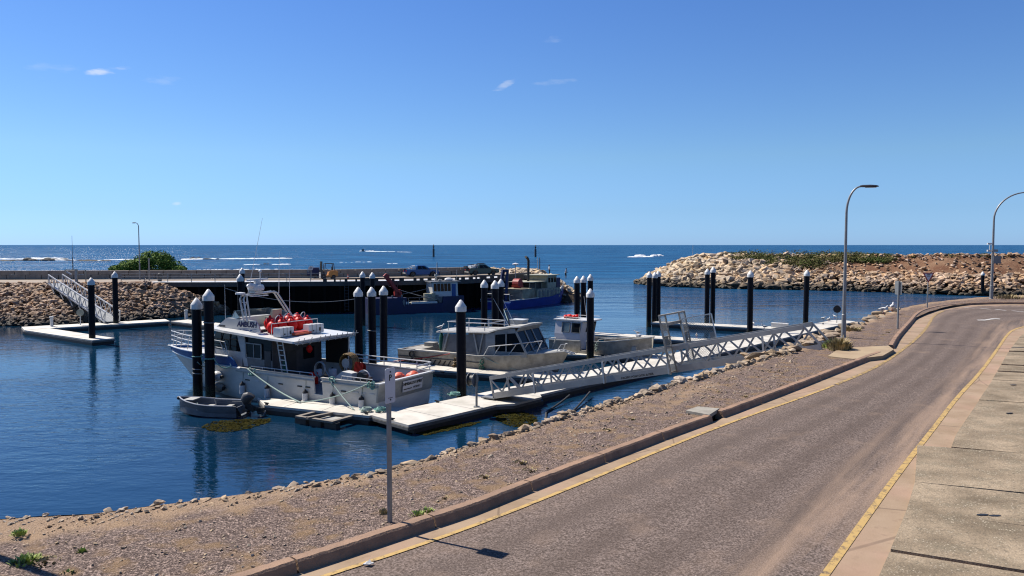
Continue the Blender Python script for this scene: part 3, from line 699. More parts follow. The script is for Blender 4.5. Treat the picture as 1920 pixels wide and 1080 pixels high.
# --- a rubble mound: sections from the waterline to the crest and beyond
def mound(name, secs, back, mat_, bulge=.35, sink=lambda p, v: .3 * (v < .97)):
    """secs = (waterline point, crest point); returns f(u,v) giving a point on the face"""
    Wl = resample(smooth([a for a, _ in secs], 1), 120); Cr = resample(smooth([b for _, b in secs], 1), 120)
    vs, fs = [], []; rows = 14
    prof = [(-.35, 0)] + [(j / rows, 0) for j in range(rows + 1)] + [(1, 1), (1, 2), (1, 3)]
    for i in range(120):
        a, b = Wl[i], Cr[i]; h = b - a; hn = Vector((h.x, h.y, 0)); hn = hn.normalized() if hn.length > 1e-3 else Vector((0, 1, 0))
        for v, e in prof:
            p = a.lerp(b, v)
            if e == 1: p = b + hn * back * .5
            if e == 2: p = b + hn * back
            if e == 3: p = b + hn * (back + 10) + Vector((0, 0, -(b.z + 6)))
            if 0 < v <= 1 and e == 0: p.z += noise.noise(p * .22) * bulge * min(1, 4 * v) - sink(p, v)
            vs.append(p)
    k = len(prof)
    for i in range(119):
        for j in range(k - 1): fs.append((i * k + j, i * k + j + 1, (i + 1) * k + j + 1, (i + 1) * k + j))
    me = bpy.data.meshes.new(name); me.from_pydata(vs, [], fs); me.materials.append(M[mat_])
    ob = bpy.data.objects.new(name, me); COL.objects.link(ob); tag(ob, kind='structure')
    def f(u, v):
        x = u * 119; i = min(118, int(x)); q = x - i
        return Wl[i].lerp(Wl[i + 1], q).lerp(Cr[i].lerp(Cr[i + 1], q), v)
    return f
def crest(px, py, Y): return aty(px, py, Y)
# right-hand breakwater
secs = []
for (wx, wy), (cx, cy), back in (((1194, 532), (1206, 527), 3), ((1216, 535), (1236, 508), 9), ((1240, 537), (1262, 497), 12), ((1300, 539.5), (1300, 481), 14), ((1345, 541), (1345, 478), 15), ((1420, 542.5), (1420, 479), 15), ((1520, 544.5), (1520, 479), 15),
                             ((1635, 547.5), (1635, 480), 15), ((1720, 551), (1720, 479), 14), ((1805, 554.5), (1805, 478), 13), ((1920, 556), (1920, 478), 13), ((2080, 559), (2080, 477), 13), ((2300, 570), (2300, 476), 12)):
    a = at(wx, wy, WATER_Z); secs.append((a, crest(cx, cy, a.y + back)))
brk = mound('breakwater', secs, 9, 'bank_earth', sink=lambda p, v: 0 if v > .97 else (.75 if (v < .5 or p.x / p.y < .36) else .05))
rg = random.Random(3); big, small = [], []
for _ in range(5200):
    u = rg.random(); v = rg.random() ** .9
    p = brk(u, v); px = 960 + FPX * p.x / p.y
    if px > 1480:                                   # earth shows through the upper face here
        g = min(1, (px - 1480) / 120)
        if .50 < v < .97 and rg.random() < .74 * g: continue
    elif px > 1370 and v > .80 and rg.random() < .8: continue
    s = rg.uniform(.7, 1.5) if px > 1480 else rg.uniform(1.0, 2.3)
    if v > .5 and px > 1480: s *= rg.uniform(.4, .75)
    small.append((p + Vector((rg.uniform(-.3, .3), rg.uniform(-.4, .2), rg.uniform(.0, .3))), s))
for u_ in range(130):                                # stones along the top edge
    p = brk(min(.999, u_ / 130 + rg.random() * .008), 1.0); small.append((p + Vector((0, rg.uniform(-.5, 2), .05)), rg.uniform(.7, 1.4)))
small.sort(key=lambda q: -q[1] / (q[0].y))
seen = [q for q in small if q[0].x / q[0].y < .66]
for p, s in seen[:90]: put_rock('pale_rock', p + Vector((0, -.3, .15)), s, rg, 'large pale boulder in the rock face of the breakwater across the channel', 'large boulders of the breakwater across the channel')
keep = set(id(q) for q in seen[:90])
rock_pile('breakwater_rocks', 'pale_rock', [q for q in small if id(q) not in keep], rg)
# left-hand bank below the old sea wall
secs = []
for (wx, wy), (cx, cy), cY in (((-190, 613), (-190, 532), 95), ((-80, 612), (-80, 531.5), 95.5), ((0, 611), (0, 531.5), 96), ((100, 610.5), (100, 532), 96), ((200, 605), (200, 531), 97), ((250, 601), (255, 529.5), 99), ((290, 598), (290, 529), 99.5), ((330, 595), (335, 543), 99.4), ((375, 592.5), (378, 558), 99.3), ((410, 590), (412, 573), 100.4), ((445, 587.5), (445, 585), 102.4)):
    secs.append((at(wx, wy, WATER_Z), crest(cx, cy, cY)))
lb = mound('bank', secs, 3, 'bank_earth', .2)
rg = random.Random(9); small = []
for _ in range(5200):
    u, v = rg.random(), rg.random(); p = lb(u, v); px = 960 + FPX * p.x / p.y
    if px < -60: continue
    small.append((p + Vector((rg.uniform(-.2, .2), rg.uniform(-.3, .1), rg.uniform(0, .15))), rg.uniform(.34, .8)))
small.sort(key=lambda q: -q[1]); seen = [q for q in small if -60 < 960 + FPX * q[0].x / q[0].y < 470]
for p, s in seen[:80]: put_rock('brown_rock', p + Vector((0, -.15, .08)), s, rg, 'brown boulder in the stone bank below the sea wall', 'boulders in the bank below the sea wall')
keep = set(id(q) for q in seen[:80])
rock_pile('bank_rocks', 'brown_rock', [q for q in small if id(q) not in keep], rg)
# ================================================================ PILES
proto = thing('mooring_pile', 'pile', 'pile', (0, 0, 0))
mb = MB(); mb.lathe([(.275, -12.0), (.275, -.02)], n=20); shaft0 = mb.build('shaft', M['pile_sleeve'], proto, smooth=True)
mb = MB(); mb.lathe([(.30, -.06), (.325, -.05), (.325, .20), (.315, .235), (.06, .60), (.02, .615)], n=20); cap0 = mb.build('cap', M['cap_white'], proto, smooth=True)
PILES = [  # px, apex row, distance, label
 (368, 558, 45.1, 'black pile with white cap, the left one of the pair by the dinghy'),
 (390.5, 542, 44.7, 'black pile with white cap, the taller right one of the pair by the dinghy'),
 (864, 562, 43.9, 'black pile with white cap beside the hose reel at the near pontoon corner'),
 (671.5, 538, 54.0, 'left pile of the row of three behind the stern roof of the big white boat'),
 (696.6, 538, 54.6, 'middle pile of the row of three behind the big white boat, thin rope round it'),
 (719, 536, 56.3, 'right pile of the row of three between the two silver boats'),
 (679.6, 509, 86, 'distant pile against the dark wharf wall, left of the far pair left of the barge'),
 (698, 510.5, 85, 'distant pile against the dark wharf wall, right of the far pair left of the barge'),
 (908, 524.7, 66, 'left pile of the trio behind the cabin boat, in front of the blue trawler stern'),
 (928, 525.6, 62, 'middle pile of the trio behind the cabin boat roof'),
 (939, 523, 67, 'right pile of the trio behind the cabin boat, half hidden by its neighbour'),
 (1107, 541, 59, 'black pile with white cap in front of the small wheelhouse boat'),
 (1082, 517.6, 75, 'left pile of the trio at the harbour mouth beyond the small wheelhouse boat'),
 (1094, 517, 76, 'middle pile of the trio at the harbour mouth beyond the small wheelhouse boat'),
 (1107, 514, 79, 'farthest pile of the trio beyond the small wheelhouse boat, mostly hidden by the near pile'),
 (1217.8, 509, 84.7, 'left pile of the tight trio at the outer end of the far pontoon finger'),
 (1228, 510, 86, 'middle pile of the tight trio at the outer end of the far pontoon finger'),
 (1234.4, 507.8, 88, 'right pile of the tight trio at the outer end of the far pontoon finger'),
 (1326.6, 503.5, 88, 'left pile of the pair standing in open water behind the gangway gate'),
 (1337.4, 500, 89, 'right and taller pile of the pair standing in open water behind the gangway gate'),
 (1407.4, 507, 76, 'single black pile on the near edge of the far pontoon finger'),
 (1513, 506, 84, 'single black pile near the shore end of the long pontoon, left of the street lamp'),
 (1843, 509, 136, 'small far black pile against the breakwater beside the right street lamp'),
 (170.5, 520.5, 70.4, 'black pile with white cap at the tip of the left pontoon finger'),
 (215, 509, 83.6, 'black pile with white cap at the foot of the left gangway'),
 (453.7, 502, 90, 'far pile in front of the wharf seen behind the radar arch, the farther of two'),
 (450, 514, 72, 'pile seen behind the radar arch of the big white boat, the nearer of two'),
]
for i, (px, ay, Y, lab) in enumerate(PILES):
    o = proto if i == 0 else copy_tree(proto)
    p = aty(px, ay, Y); o.location = (p.x, p.y, p.z - .615); o.rotation_euler = (.007 * math.sin(i * 2.1), .007 * math.cos(i * 3.7), i * 1.3)
    tag(o, lab, 'pile', 'black mooring piles with white caps')
PILE_POS = [aty(px, ay, Y) for px, ay, Y, _ in PILES]

# ================================================================ PONTOONS
DZ = -4.0
def pontoon(label, poly, group='floating concrete pontoons', dz=0.0):
    poly = [Vector((x, y, 0)) for x, y in poly]; c = sum(poly, Vector()) / len(poly)
    r = thing('pontoon', label, 'pontoon', (c.x, c.y, WATER_Z), 0, group)
    top = DZ + dz
    MB().prism([Vector((p.x, p.y, top - .12)) for p in poly], (0, 0, .12)).build('deck', M['deck_grp'], r, world=True, bevel=.02)
    n_ = len(poly); e_ = max(((poly[(i + 1) % n_] - poly[i]) for i in range(n_)), key=lambda v: v.length).normalized(); q_ = Vector((-e_.y, e_.x, 0)); mb = MB()
    s0, s1 = min((p - c).dot(e_) for p in poly), max((p - c).dot(e_) for p in poly); s_k = s0 + 1.6
    while s_k < s1 - .6:
        hit = []
        for i in range(n_):
            a, b = poly[i] - c, poly[(i + 1) % n_] - c; u, v = a.dot(e_) - s_k, b.dot(e_) - s_k
            if (u < 0) != (v < 0): hit.append((a + (b - a) * (u / (u - v))).dot(q_))
        if len(hit) >= 2:
            lo_, hi_ = min(hit) + .04, max(hit) - .04; o_ = c + e_ * s_k + Vector((0, 0, top + .003))
            mb.quad(o_ + q_ * lo_ - e_ * .018, o_ + q_ * hi_ - e_ * .018, o_ + q_ * hi_ + e_ * .018, o_ + q_ * lo_ + e_ * .018)
        s_k += 2.4
    mb.build('deck_joints', M['rub_strip'], r, world=True)
    ins = [c + (p - c) * 1.0 + (p - c).normalized() * .035 for p in poly]
    MB().prism([Vector((p.x, p.y, top - .27)) for p in ins], (0, 0, .13)).build('rubbing_strip', M['rub_strip'], r, world=True)
    ins = [c + (p - c) * .985 for p in poly]
    MB().prism([Vector((p.x, p.y, top - 1.0)) for p in ins], (0, 0, .74)).build('float', M['dock_float'], r, world=True)
    return r
Sd = Vector((.656, .754, 0)).normalized(); Nd = Vector((-Sd.y, Sd.x, 0)); O0 = Vector((.62, 42.45, 0))
def sp_(s, n): p = O0 + Sd * s + Nd * n; return (p.x, p.y)
pontoon('long pontoon walkway running along the shore behind the gangway', [sp_(-8.4, 0), sp_(-2.2, 0), sp_(-1.4, -.55), sp_(1.0, -.5), sp_(1.5, 0), sp_(57.3, 0), sp_(57.8, 1.6), sp_(57.0, 2.5), sp_(-5.6, 2.9), sp_(-8.2, 2.95)])
pontoon('near pontoon finger beside the big white boat and the open dinghy', [(-14.19, 42.70), (-13.17, 40.70), sp_(-8.35, 3.0), sp_(-5.7, 2.95)], dz=-.004)
pontoon('pontoon finger in front of the silver cabin boat', [(-10.4, 54.6), (-9.3, 56.1), sp_(8.6, 2.95), sp_(6.0, 2.95)], dz=-.004)
pontoon('pontoon finger in front of the small wheelhouse boat', [(3.4, 60.2), (4.4, 61.75), sp_(20.3, 2.9), sp_(17.9, 2.9)], dz=-.004)
pontoon('pontoon finger behind the small wheelhouse boat', [(6.4, 74.0), (7.4, 75.6), sp_(32.2, 2.75), sp_(29.9, 2.75)], dz=-.004)
pontoon('farthest pontoon finger with three piles at its outer end', [(15.2, 84.4), (16.4, 86.2), sp_(46.4, 2.65), sp_(44.0, 2.65)], dz=-.004)
pontoon('left pontoon finger pointing at the viewer with a pile at its tip', [(-48.6, 76.8), (-37.5, 68.7), (-36.3, 70.3), (-47.2, 78.6)], dz=-.004)
pontoon('back pontoon at the foot of the left gangway', [(-48.7, 76.9), (-47.25, 78.7), (-38.2, 85.95), (-39.8, 88.4), (-50.9, 79.9)])
pontoon('pontoon finger running behind the bow of the big white boat', [(-38.05, 85.9), (-28.6, 78.6), (-27.3, 80.3), (-37.0, 87.9)], dz=-.004)
# small white service pedestals and cleats on the pontoons
ped = thing('service_pedestal', 'pedestal', 'pedestal', (0, 0, 0))
MB().box((0, 0, .45), (.26, .26, .9)).build('post', M['white_paint'], ped, bevel=.02); MB().box((0, 0, .98), (.34, .34, .14)).build('lid', M['cap_white'], ped, bevel=.03)
for i, (px, py, lab) in enumerate(((97, 612, 'white service pedestal on the left pontoon finger by the stone bank'), (349, 598, 'white service pedestal on the pontoon behind the bow piles'),
                                   (1211, 661.0, 'white service pedestal on the long pontoon seen through the gangway truss'), (1197, 651, 'white service pedestal on the pontoon by the bow of the small wheelhouse boat'))):
    o = ped if i == 0 else copy_tree(ped); o.location = at(px, py, DZ); o.rotation_euler = (0, 0, R(40)); tag(o, lab, 'pedestal', 'service pedestals on the pontoons')
cl = thing('mooring_cleat', 'cleat', 'cleat', (0, 0, 0)); mb = MB(); mb.beam((-.17, 0, .1), (.17, 0, .1), .05, .05); mb.build('horn', M['black'], cl)
MB().box((0, 0, .045), (.16, .07, .09)).build('base', M['black'], cl)
CLE = [(560, 754.5), (500, 759), (687, 777), (735, 788), (710, 773), (820, 755), (765, 692), (830, 700), (1130, 668), (1255, 633), (1400, 622), (1517, 611), (1543, 608), (1555, 601)]
for i, (px, py) in enumerate(CLE):
    o = cl if i == 0 else copy_tree(cl); o.location = at(px, py, DZ); o.rotation_euler = (0, 0, R(-32 + (80 if i > 9 else 0)))
    tag(o, 'small black mooring cleat bolted to a pale pontoon deck', 'cleat', 'mooring cleats on the pontoons')
# life-ring post on the left pontoon
t = thing('life_ring_post', 'round ring holder on a white post below the left gangway', 'ring holder', at(151, 609, DZ))
MB().tube([(0, 0, 0), (0, 0, 1.0)], .05).build('post', M['white_paint'], t); MB().lathe([(.04, -.06), (.36, -.05), (.36, .05), (.04, .06)], (0, 0, 1.3), 18, Vector((.4, -1, 0)).normalized()).build('holder', M['cream_paint'], t)
# hose reel on a post at the near pontoon
t = thing('hose_reel', 'hose reel on a galvanised post at the corner of the near pontoon', 'hose reel', at(893.5, 763, DZ))
MB().tube([(0, 0, 0), (0, 0, 1.75)], .06).build('post', M['galv'], t); MB().box((0, 0, .02), (.3, .3, .04)).build('base_plate', M['galv'], t)
mb = MB(); ax = Vector((-.9, .45, 0)).normalized()
for d in (.08, .42): mb.lathe([(.06, d - .012), (.36, d - .012), (.36, d + .012), (.06, d + .012)], (0, 0, 1.42), 20, ax)
mb.build('reel_flange', M['mid_grey'], t)
MB().lathe([(.04, .10), (.27, .10), (.27, .40), (.04, .40)], (0, 0, 1.42), 20, ax).build('hose', M['black'], t)
# paddle-shaped board at the far end of the long pontoon
t = thing('notice_paddle', 'dark round board on a pole at the shore end of the long pontoon', 'sign', at(1569, 605.5, DZ))
MB().tube([(0, 0, 0), (0, 0, 1.1)], .04).build('post', M['galv'], t); MB().lathe([(.03, -.02), (.40, -.02), (.40, .02), (.03, .02)], (0, 0, 1.5), 18, Vector((-.3, -1, 0)).normalized()).build('board', M['paint_black'], t)
t = thing('timber_fender_block', 'long pale box lying on the far pontoon finger', 'box', at(1462, 614, DZ)); MB().box((0, 0, .2), (1.6, .5, .4), R(-36)).build('box_body', M['white_paint'], t, bevel=.03); MB().box((0, 0, .43), (1.68, .56, .06), R(-36)).build('lid', M['cap_white'], t)
# floating timber frame tied to the near finger
t = thing('floating_frame', 'open grey timber frame floating beside the near pontoon', 'raft', (-9.3, 38.75, WATER_Z)); t.rotation_euler = (0, 0, R(-30))
mb = MB()
for y in (-.95, .95): mb.box((0, y, .36), (2.5, .22, .10))
for x in (-1.14, 1.14): mb.box((x, 0, .36), (.22, 1.68, .10))
mb.build('frame', M['timber'], t, bevel=.012); MB().box((-.1, -.05, .43), (.2, 2.3, .1), R(-10)).build('plank', M['timber'], t)
for x, y in ((-1.0, -.8), (1.0, -.8), (-1.0, .8), (1.0, .8), (0, -.8), (0, .8)): MB().box((x, y, .05), (.75, .3, .5)).build('float', M['dock_float'], t)
MB().box((.3, .05, .22), (1.0, .9, .12)).build('tray', M['pale_alu'], t)

# ================================================================ GANGWAYS
def mesh_panel(mb, o, x, y, w, h, step=.09, r=.007):
    """woven wire in the plane of x and y"""
    n = int((w + h) / step)
    for sgn in (1, -1):
        for i in range(n + 1):
            c = i * step; a0, a1 = max(0, c - h), min(w, c)
            if a1 - a0 < .01: continue
            p, q = (a0, c - a0), (a1, c - a1)
            if sgn < 0: p, q = (p[0], h - p[1]), (q[0], h - q[1])
            mb.beam(o + x * p[0] + y * p[1], o + x * q[0] + y * q[1], r, r)
def gangway(label, A, B, width, htop, nb, mat_='truss_alu', deep=.32, tc=.20, gate=None, under=False, rake=.0):
    A, B = Vector(A), Vector(B); g = (B - A); L = g.length; gd = g / L; p = Vector((-gd.y, gd.x, 0)).normalized()
    if p.y < 0: p = -p
    up = gd.cross(p);  up = up if up.z > 0 else -up
    r = thing('gangway', label, 'gangway', A)
    P = lambda s, w, h: A + gd * s + p * w + up * h
    for side_ in (0, 1):
        w = side_ * width
        mb = MB(); mb.beam(P(0, w, deep / 2), P(L, w, deep / 2), .09, deep, up); mb.build('bottom_chord', M[mat_], r, world=True)
        mb = MB(); mb.beam(P(0, w, htop - tc / 2), P(L - rake, w, htop - tc / 2), .10, tc, up); mb.build('handrail', M['truss_alu' if mat_ == 'truss_alu' else 'rail_alu'], r, world=True)
        mb = MB(); st = (L - rake) / nb; z0, z1 = deep - .02, htop - tc + .02
        for i in range(nb):
            mb.beam(P(i * st + .04, w, z1), P(i * st + st / 2, w, z0), .06, .075); mb.beam(P(i * st + st / 2, w, z0), P((i + 1) * st, w, z1), .06, .075)
        mb.beam(P(.03, w, 0), P(.03, w, htop - .02), .09, .09)
        mb.beam(P(L - .04, w, deep), P(L - rake - .03, w, htop - .02), .08, .08)
        mb.build('lattice', M[mat_], r, world=True)
        for f_ in (.16, .40, .60, .86):
            wo = w + (-.09 if side_ == 0 else .09)
            MB().beam(P(L * f_, wo, -.02), P(L * f_ + .12, wo, htop - tc), .07, .08).build('stiffener', M['rail_alu'], r, world=True)
    mb = MB(); mb.beam(P(.05, width / 2, .06), P(L, width / 2, .06), width - .1, .06, up); mb.build('deck', M['galv'], r, world=True)
    if under:
        mb = MB()
        for i in range(6):
            s = L * (i + .5) / 6; mb.beam(P(s - .9, 0, -.6), P(s + .35, 0, .3), .06, .06); mb.beam(P(s - .9, 0, -.6), P(s + .3, 0, -.1), .06, .06); mb.beam(P(s - .9, width, -.6), P(s + .35, width, .2), .06, .06)
        mb.build('brace', M['rail_alu'], r, world=True)
    if gate:
        s = L * gate; H = 2.75
        mb = MB()
        for w in (-.75, -.05, width + .05, width + .75): mb.beam(P(s, w, .0), P(s, w, H), .07, .07)
        mb.beam(P(s, -.79, H), P(s, width + .79, H), .07, .07); mb.beam(P(s, -.1, 2.3), P(s, width + .1, 2.3), .05, .14)
        for w in (-.75, width + .05): 
            for h in (.1, 1.25, 1.75): mb.beam(P(s, w, h), P(s, w + .7, h), .05, .05)
        mb.build('gate_frame', M['worn_alu'], r, world=True)
        mb = MB(); mesh_panel(mb, P(s, -.75, .1), p, up, .7, H - .15); mesh_panel(mb, P(s, width + .05, .1), p, up, .7, H - .15); mb.build('wire_mesh', M['galv'], r, world=True)
        mb = MB()
        for w in (-.66, width + .14): mb.beam(P(s - .03, w + .1, 1.35), P(s - .03, w + .1, 1.72), .02, .01); 
        for w in (-.4, width + .4):
            c = P(s - .045, w, 1.52); mb.prism([c - p * .26 - up * .2, c + p * .26 - up * .2, c + p * .26 + up * .2, c - p * .26 + up * .2], gd * .012)
        mb.build('notice', M['cream_paint'], r, world=True)
        # the gate leaf stands open along the far side
        o_ = P(s + .06, width + .02, 0); mb = MB(); e = gd * 1.55
        a, b_, c, d = o_ + up * .35, o_ + e + up * .35, o_ + e + up * 2.4, o_ + up * 2.4
        mb.beam(a, b_, .05, .05); mb.beam(b_, c, .05, .05); mb.beam(c, d, .05, .05); mb.beam(d, a, .05, .05); leaf = mb.build('gate_leaf', M['rail_alu'], r, world=True)
        mb = MB(); mesh_panel(mb, o_ + up * .37, gd, up, 1.52, 2.0); mb.prism([o_ + e * .82 + up * 1.0, o_ + e * .98 + up * 1.0, o_ + e * .98 + up * 1.55, o_ + e * .82 + up * 1.55], p * .02)
        w_ = mb.build('leaf_mesh', M['galv'], leaf, world=False, origin=None)
        w_.data.transform(Matrix.Translation(-r.location))
    return r, P, gd, p, up, L
gw, GP, gd_, gp_, gu_, GL = gangway('long aluminium truss gangway with a wire mesh gate from the bank to the near pontoon', (-1.0, 41.95, -3.92), (13.05, 32.3, .02), 1.55, 1.24, 13, gate=.622, rake=.55)
s_ = GL * .505
text_mesh('lettering', 'PACIFIC PONTOON & PIER', .145, M['paint_black'], gw, frame(GP(s_, -.052, .10) - gw.location, gd_, gu_), ext=.002, bold=.004)
mb = MB(); mb.box((.1, .78, .02), (.9, 1.6, .06), R(-34)); mb.build('toe_plate', M['galv'], gw)
mb = MB()
for w in (.15, 1.4): mb.lathe([(.07, -.06), (.07, .06)], GP(.12, w, .03) - gw.location, 12, gp_)
mb.build('roller', M['rubber'], gw)
gl, GP2, _, _, _, _ = gangway('steep aluminium truss gangway from the old sea wall to the left pontoon', (-44.0, 83.2, -3.92), (-56.6, 94.2, -.3), 1.55, 1.25, 12, mat_='rail_alu', deep=.16, tc=.12, under=True)
# portal at the head of the left gangway
t = thing('gate_portal', 'pale open gate frame at the head of the left gangway', 'gate', aty(142, 528, 96.5)); t.location.z = -.35
mb = MB()
for x in (-1.15, .2, 1.15): mb.beam((x, .2 * x, 0), (x, .2 * x, 1.75), .10, .10)
mb.beam((-1.15, -.23, 1.72), (.25, .05, 1.72), .10, .12); mb.build('frame', M['cream_paint'], t)
MB().box((.05, .0, 1.0), (.28, .06, 1.6)).build('panel', M['pale_alu'], t); MB().beam((-1.0, -.2, 1.5), (-.45, -.1, 1.15), .1, .16).build('hood', M['white_paint'], t)
# black flexible hoses from the gangway to the bank
for a, lab in (((1106, 735), 'upper black water hose drooping from the pontoon to the stones of the near bank'), ((1068, 741), 'lower black water hose drooping from the pontoon to the stones of the near bank')):
    a0 = at(a[0], a[1], -4.2); e = at(a[0] - 42 if a[0] > 1080 else a[0] - 44, 781 if a[0] > 1080 else 772, -4.46); k = at(a[0] - 50 + (0 if a[0] > 1080 else -0), 773 if a[0] > 1080 else 768, -4.44); b = SHD[edge_at(1058 if a[0] > 1080 else 1046)] + Vector((-.3, .5, -.4))
    pts = [a0.lerp(e, i / 7) + Vector((0, 0, .18 * (i / 7 - 1) * (i / 7) * 1.2)) for i in range(8)] + [e.lerp(b, i / 5) + Vector((0, 0, .25 * math.sin(math.pi * i / 5) * -1)) for i in range(1, 6)]
    mb = MB(); mb.tube(smooth(pts, 2), .055, 8); tag(mb.build('water_hose', M['rubber'], origin=a0, smooth=True), lab, 'hose', 'black hoses under the gangway')

# ================================================================ WHARF AND SEA WALL
WF = [(-47.3, 99.8), (-36, 100.5), (-25.3, 102.1), (-15.1, 104.4), (-6.7, 108.4), (-1.8, 114.3), (1.6, 121), (3.2, 127)]
SW = [(-150, 104.5), (-72, 108.2), (-50, 110.1), (-28.2, 113.7), (-17, 119.2), (-7.8, 125.4), (-4.2, 130.5)]
WZ = -.35
wf = thing('wharf', 'dark wharf with a low slotted kerb along its front edge, cars parked on top', 'wharf', (-20, 103.3, WATER_Z))
poly = [Vector((x, y, WZ)) for x, y in WF + [(2.5, 131), (-4.2, 133)] + SW[::-1][:5]]
bk = [p for p in poly]
mb = MB(); mb.face([mb.v(p) for p in bk]); mb.build('deck', M['wharf_deck'], wf, world=True)
fr = [Vector((x, y, 0)) for x, y in WF]
def wshift(d, z): return [Vector((p.x, p.y, z)) + side(fr, i) * d for i, p in enumerate(fr)]
mb = MB(); mb.loft([[a, b_, c, d] for a, b_, c, d in zip(wshift(-.12, WZ - .6), wshift(-.12, WZ - .006), wshift(.5, WZ - .006), wshift(.5, WZ - .6))]); mb.build('edge_beam', M['wharf_beam'], wf, world=True)
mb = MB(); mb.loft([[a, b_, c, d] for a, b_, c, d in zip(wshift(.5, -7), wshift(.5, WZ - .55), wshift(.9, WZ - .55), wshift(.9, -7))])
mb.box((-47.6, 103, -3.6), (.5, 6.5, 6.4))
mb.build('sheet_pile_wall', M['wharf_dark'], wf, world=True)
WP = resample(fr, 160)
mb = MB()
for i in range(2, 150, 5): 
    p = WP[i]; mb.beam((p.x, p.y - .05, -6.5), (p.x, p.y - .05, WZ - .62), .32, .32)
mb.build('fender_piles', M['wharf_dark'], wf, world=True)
def wpx(px): return min(range(160), key=lambda i: abs(960 + FPX * WP[i].x / WP[i].y - px))
def kb(m_, i0, i1, z0, z1, d, off=.06):
    for i in range(i0, i1): m_.beam(WQ[i] + side(WQ, i) * off + Vector((0, 0, (z0 + z1) / 2)), WQ[i + 1] + side(WQ, i) * off + Vector((0, 0, (z0 + z1) / 2)), d, z1 - z0)
WQ = resample(fr, 500)
def wq(px): return min(range(500), key=lambda i: abs(960 + FPX * WQ[i].x / WQ[i].y - px))
# a heavy kerb beam on blocks: a white sheet painted as sunlit deck shows through the slots
mb = MB(); k0, k1 = wq(606), 494
kb(mb, k0, k1, WZ + .25, WZ + .42, .3)
SLOT = [(612, 626), (630, 636), (638, 645), (652, 665), (670, 680), (710, 734), (739, 748), (757, 775), (780, 788), (794, 802), (808, 817), (834, 840), (846, 854), (861, 865), (871, 880), (886, 893), (894, 901), (912, 920), (926, 934), (940, 948)]
last = k0
for a, b_ in SLOT:
    i0, i1 = wq(a), wq(b_)
    if i0 > last: kb(mb, last, i0, WZ + .002, WZ + .248, .28)
    last = max(last, i1)
kb(mb, last, k1, WZ + .002, WZ + .248, .28)
mb.build('kerb_beam', M['black'], wf, world=True)
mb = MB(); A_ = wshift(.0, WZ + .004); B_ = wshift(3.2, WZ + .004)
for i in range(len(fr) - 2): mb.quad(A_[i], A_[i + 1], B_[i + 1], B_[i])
mb.build('sunlit_deck_strip', M['white_paint'], wf, world=True)  # white colour stands in for sunlight on the deck edge
for px in (650, 741, 905):
    i = wq(px); c = WQ[i] + side(WQ, i) * -.22; mb = MB(); tdir = (WQ[i + 4] - WQ[i]).normalized()
    for k in (-.25, .25): mb.beam(c + tdir * k + Vector((0, 0, -4.3)), c + tdir * k + Vector((0, 0, WZ - .1)), .06, .06)
    for h in range(9): mb.beam(c - tdir * .25 + Vector((0, 0, -4.1 + h * .42)), c + tdir * .25 + Vector((0, 0, -4.1 + h * .42)), .04, .04)
    mb.build('ladder', M['dark_grey'], wf, world=True)
# guard rail on the left part of the wharf
gr = thing('guard_rail', 'grey three-rail guard rail along the left end of the wharf', 'railing', (-38, 100.6, WZ))
ra = [Vector((x, y, WZ)) for x, y in ((-51, 100.8), (-47, 100.7), (-36, 101.0), (-25.4, 102.6))]; RP = resample(ra, 60)
mb = MB()
for h in (.30, .68, 1.06): mb.tube([p + Vector((0, 0, h)) for p in RP], .035, 6)
mb.build('rails', M['galv'], gr, world=True)
for i in range(0, 60, 7): MB().beam(RP[i], RP[i] + Vector((0, 0, 1.12)), .07, .07).build('post', M['galv'], gr, world=True)
# apron of packed earth between the left bank and the wall
mb = MB(); q = [(-140, 94), (-64, 96.2), (-57, 97.3), (-52, 99), (-47.0, 100), (-47.05, 110.6), (-72, 109), (-140, 106)]
mb.face([mb.v((x, y, WZ - .02)) for x, y in q]); tag(mb.build('ground', M['wharf_deck']), kind='structure')
# wall of big blocks in two courses
sw = thing('sea_wall', 'long low sea wall of two courses of concrete blocks behind the wharf', 'wall', (-50, 110, WZ))
mb = MB(); SP = resample([Vector((x, y, 0)) for x, y in SW], 500); cum = [0]
for a, b_ in zip(SP, SP[1:]): cum.append(cum[-1] + (b_ - a).length)
rg = random.Random(31)
def spat(s):
    k = min(498, max(0, next((i for i, c in enumerate(cum) if c > s), 499) - 1)); return SP[k].lerp(SP[k + 1], min(1, (s - cum[k]) / max(1e-6, cum[k + 1] - cum[k])))
for row in range(2):
    s = 40 + row * 1.1
    while s < cum[-1] - .3:
        l = rg.uniform(1.9, 2.6); a, b_ = spat(s), spat(min(cum[-1], s + l - .09)); j = rg.uniform(-.035, .035)
        mb.beam(a + Vector((0, .4 + j, WZ + .30 + .62 * row)), b_ + Vector((0, .4 + j, WZ + .30 + .62 * row + rg.uniform(-.015, .015))), .8, .585); s += l
ob = mb.build('block_courses', M['wall_block'], sw, world=True, bevel=.03)

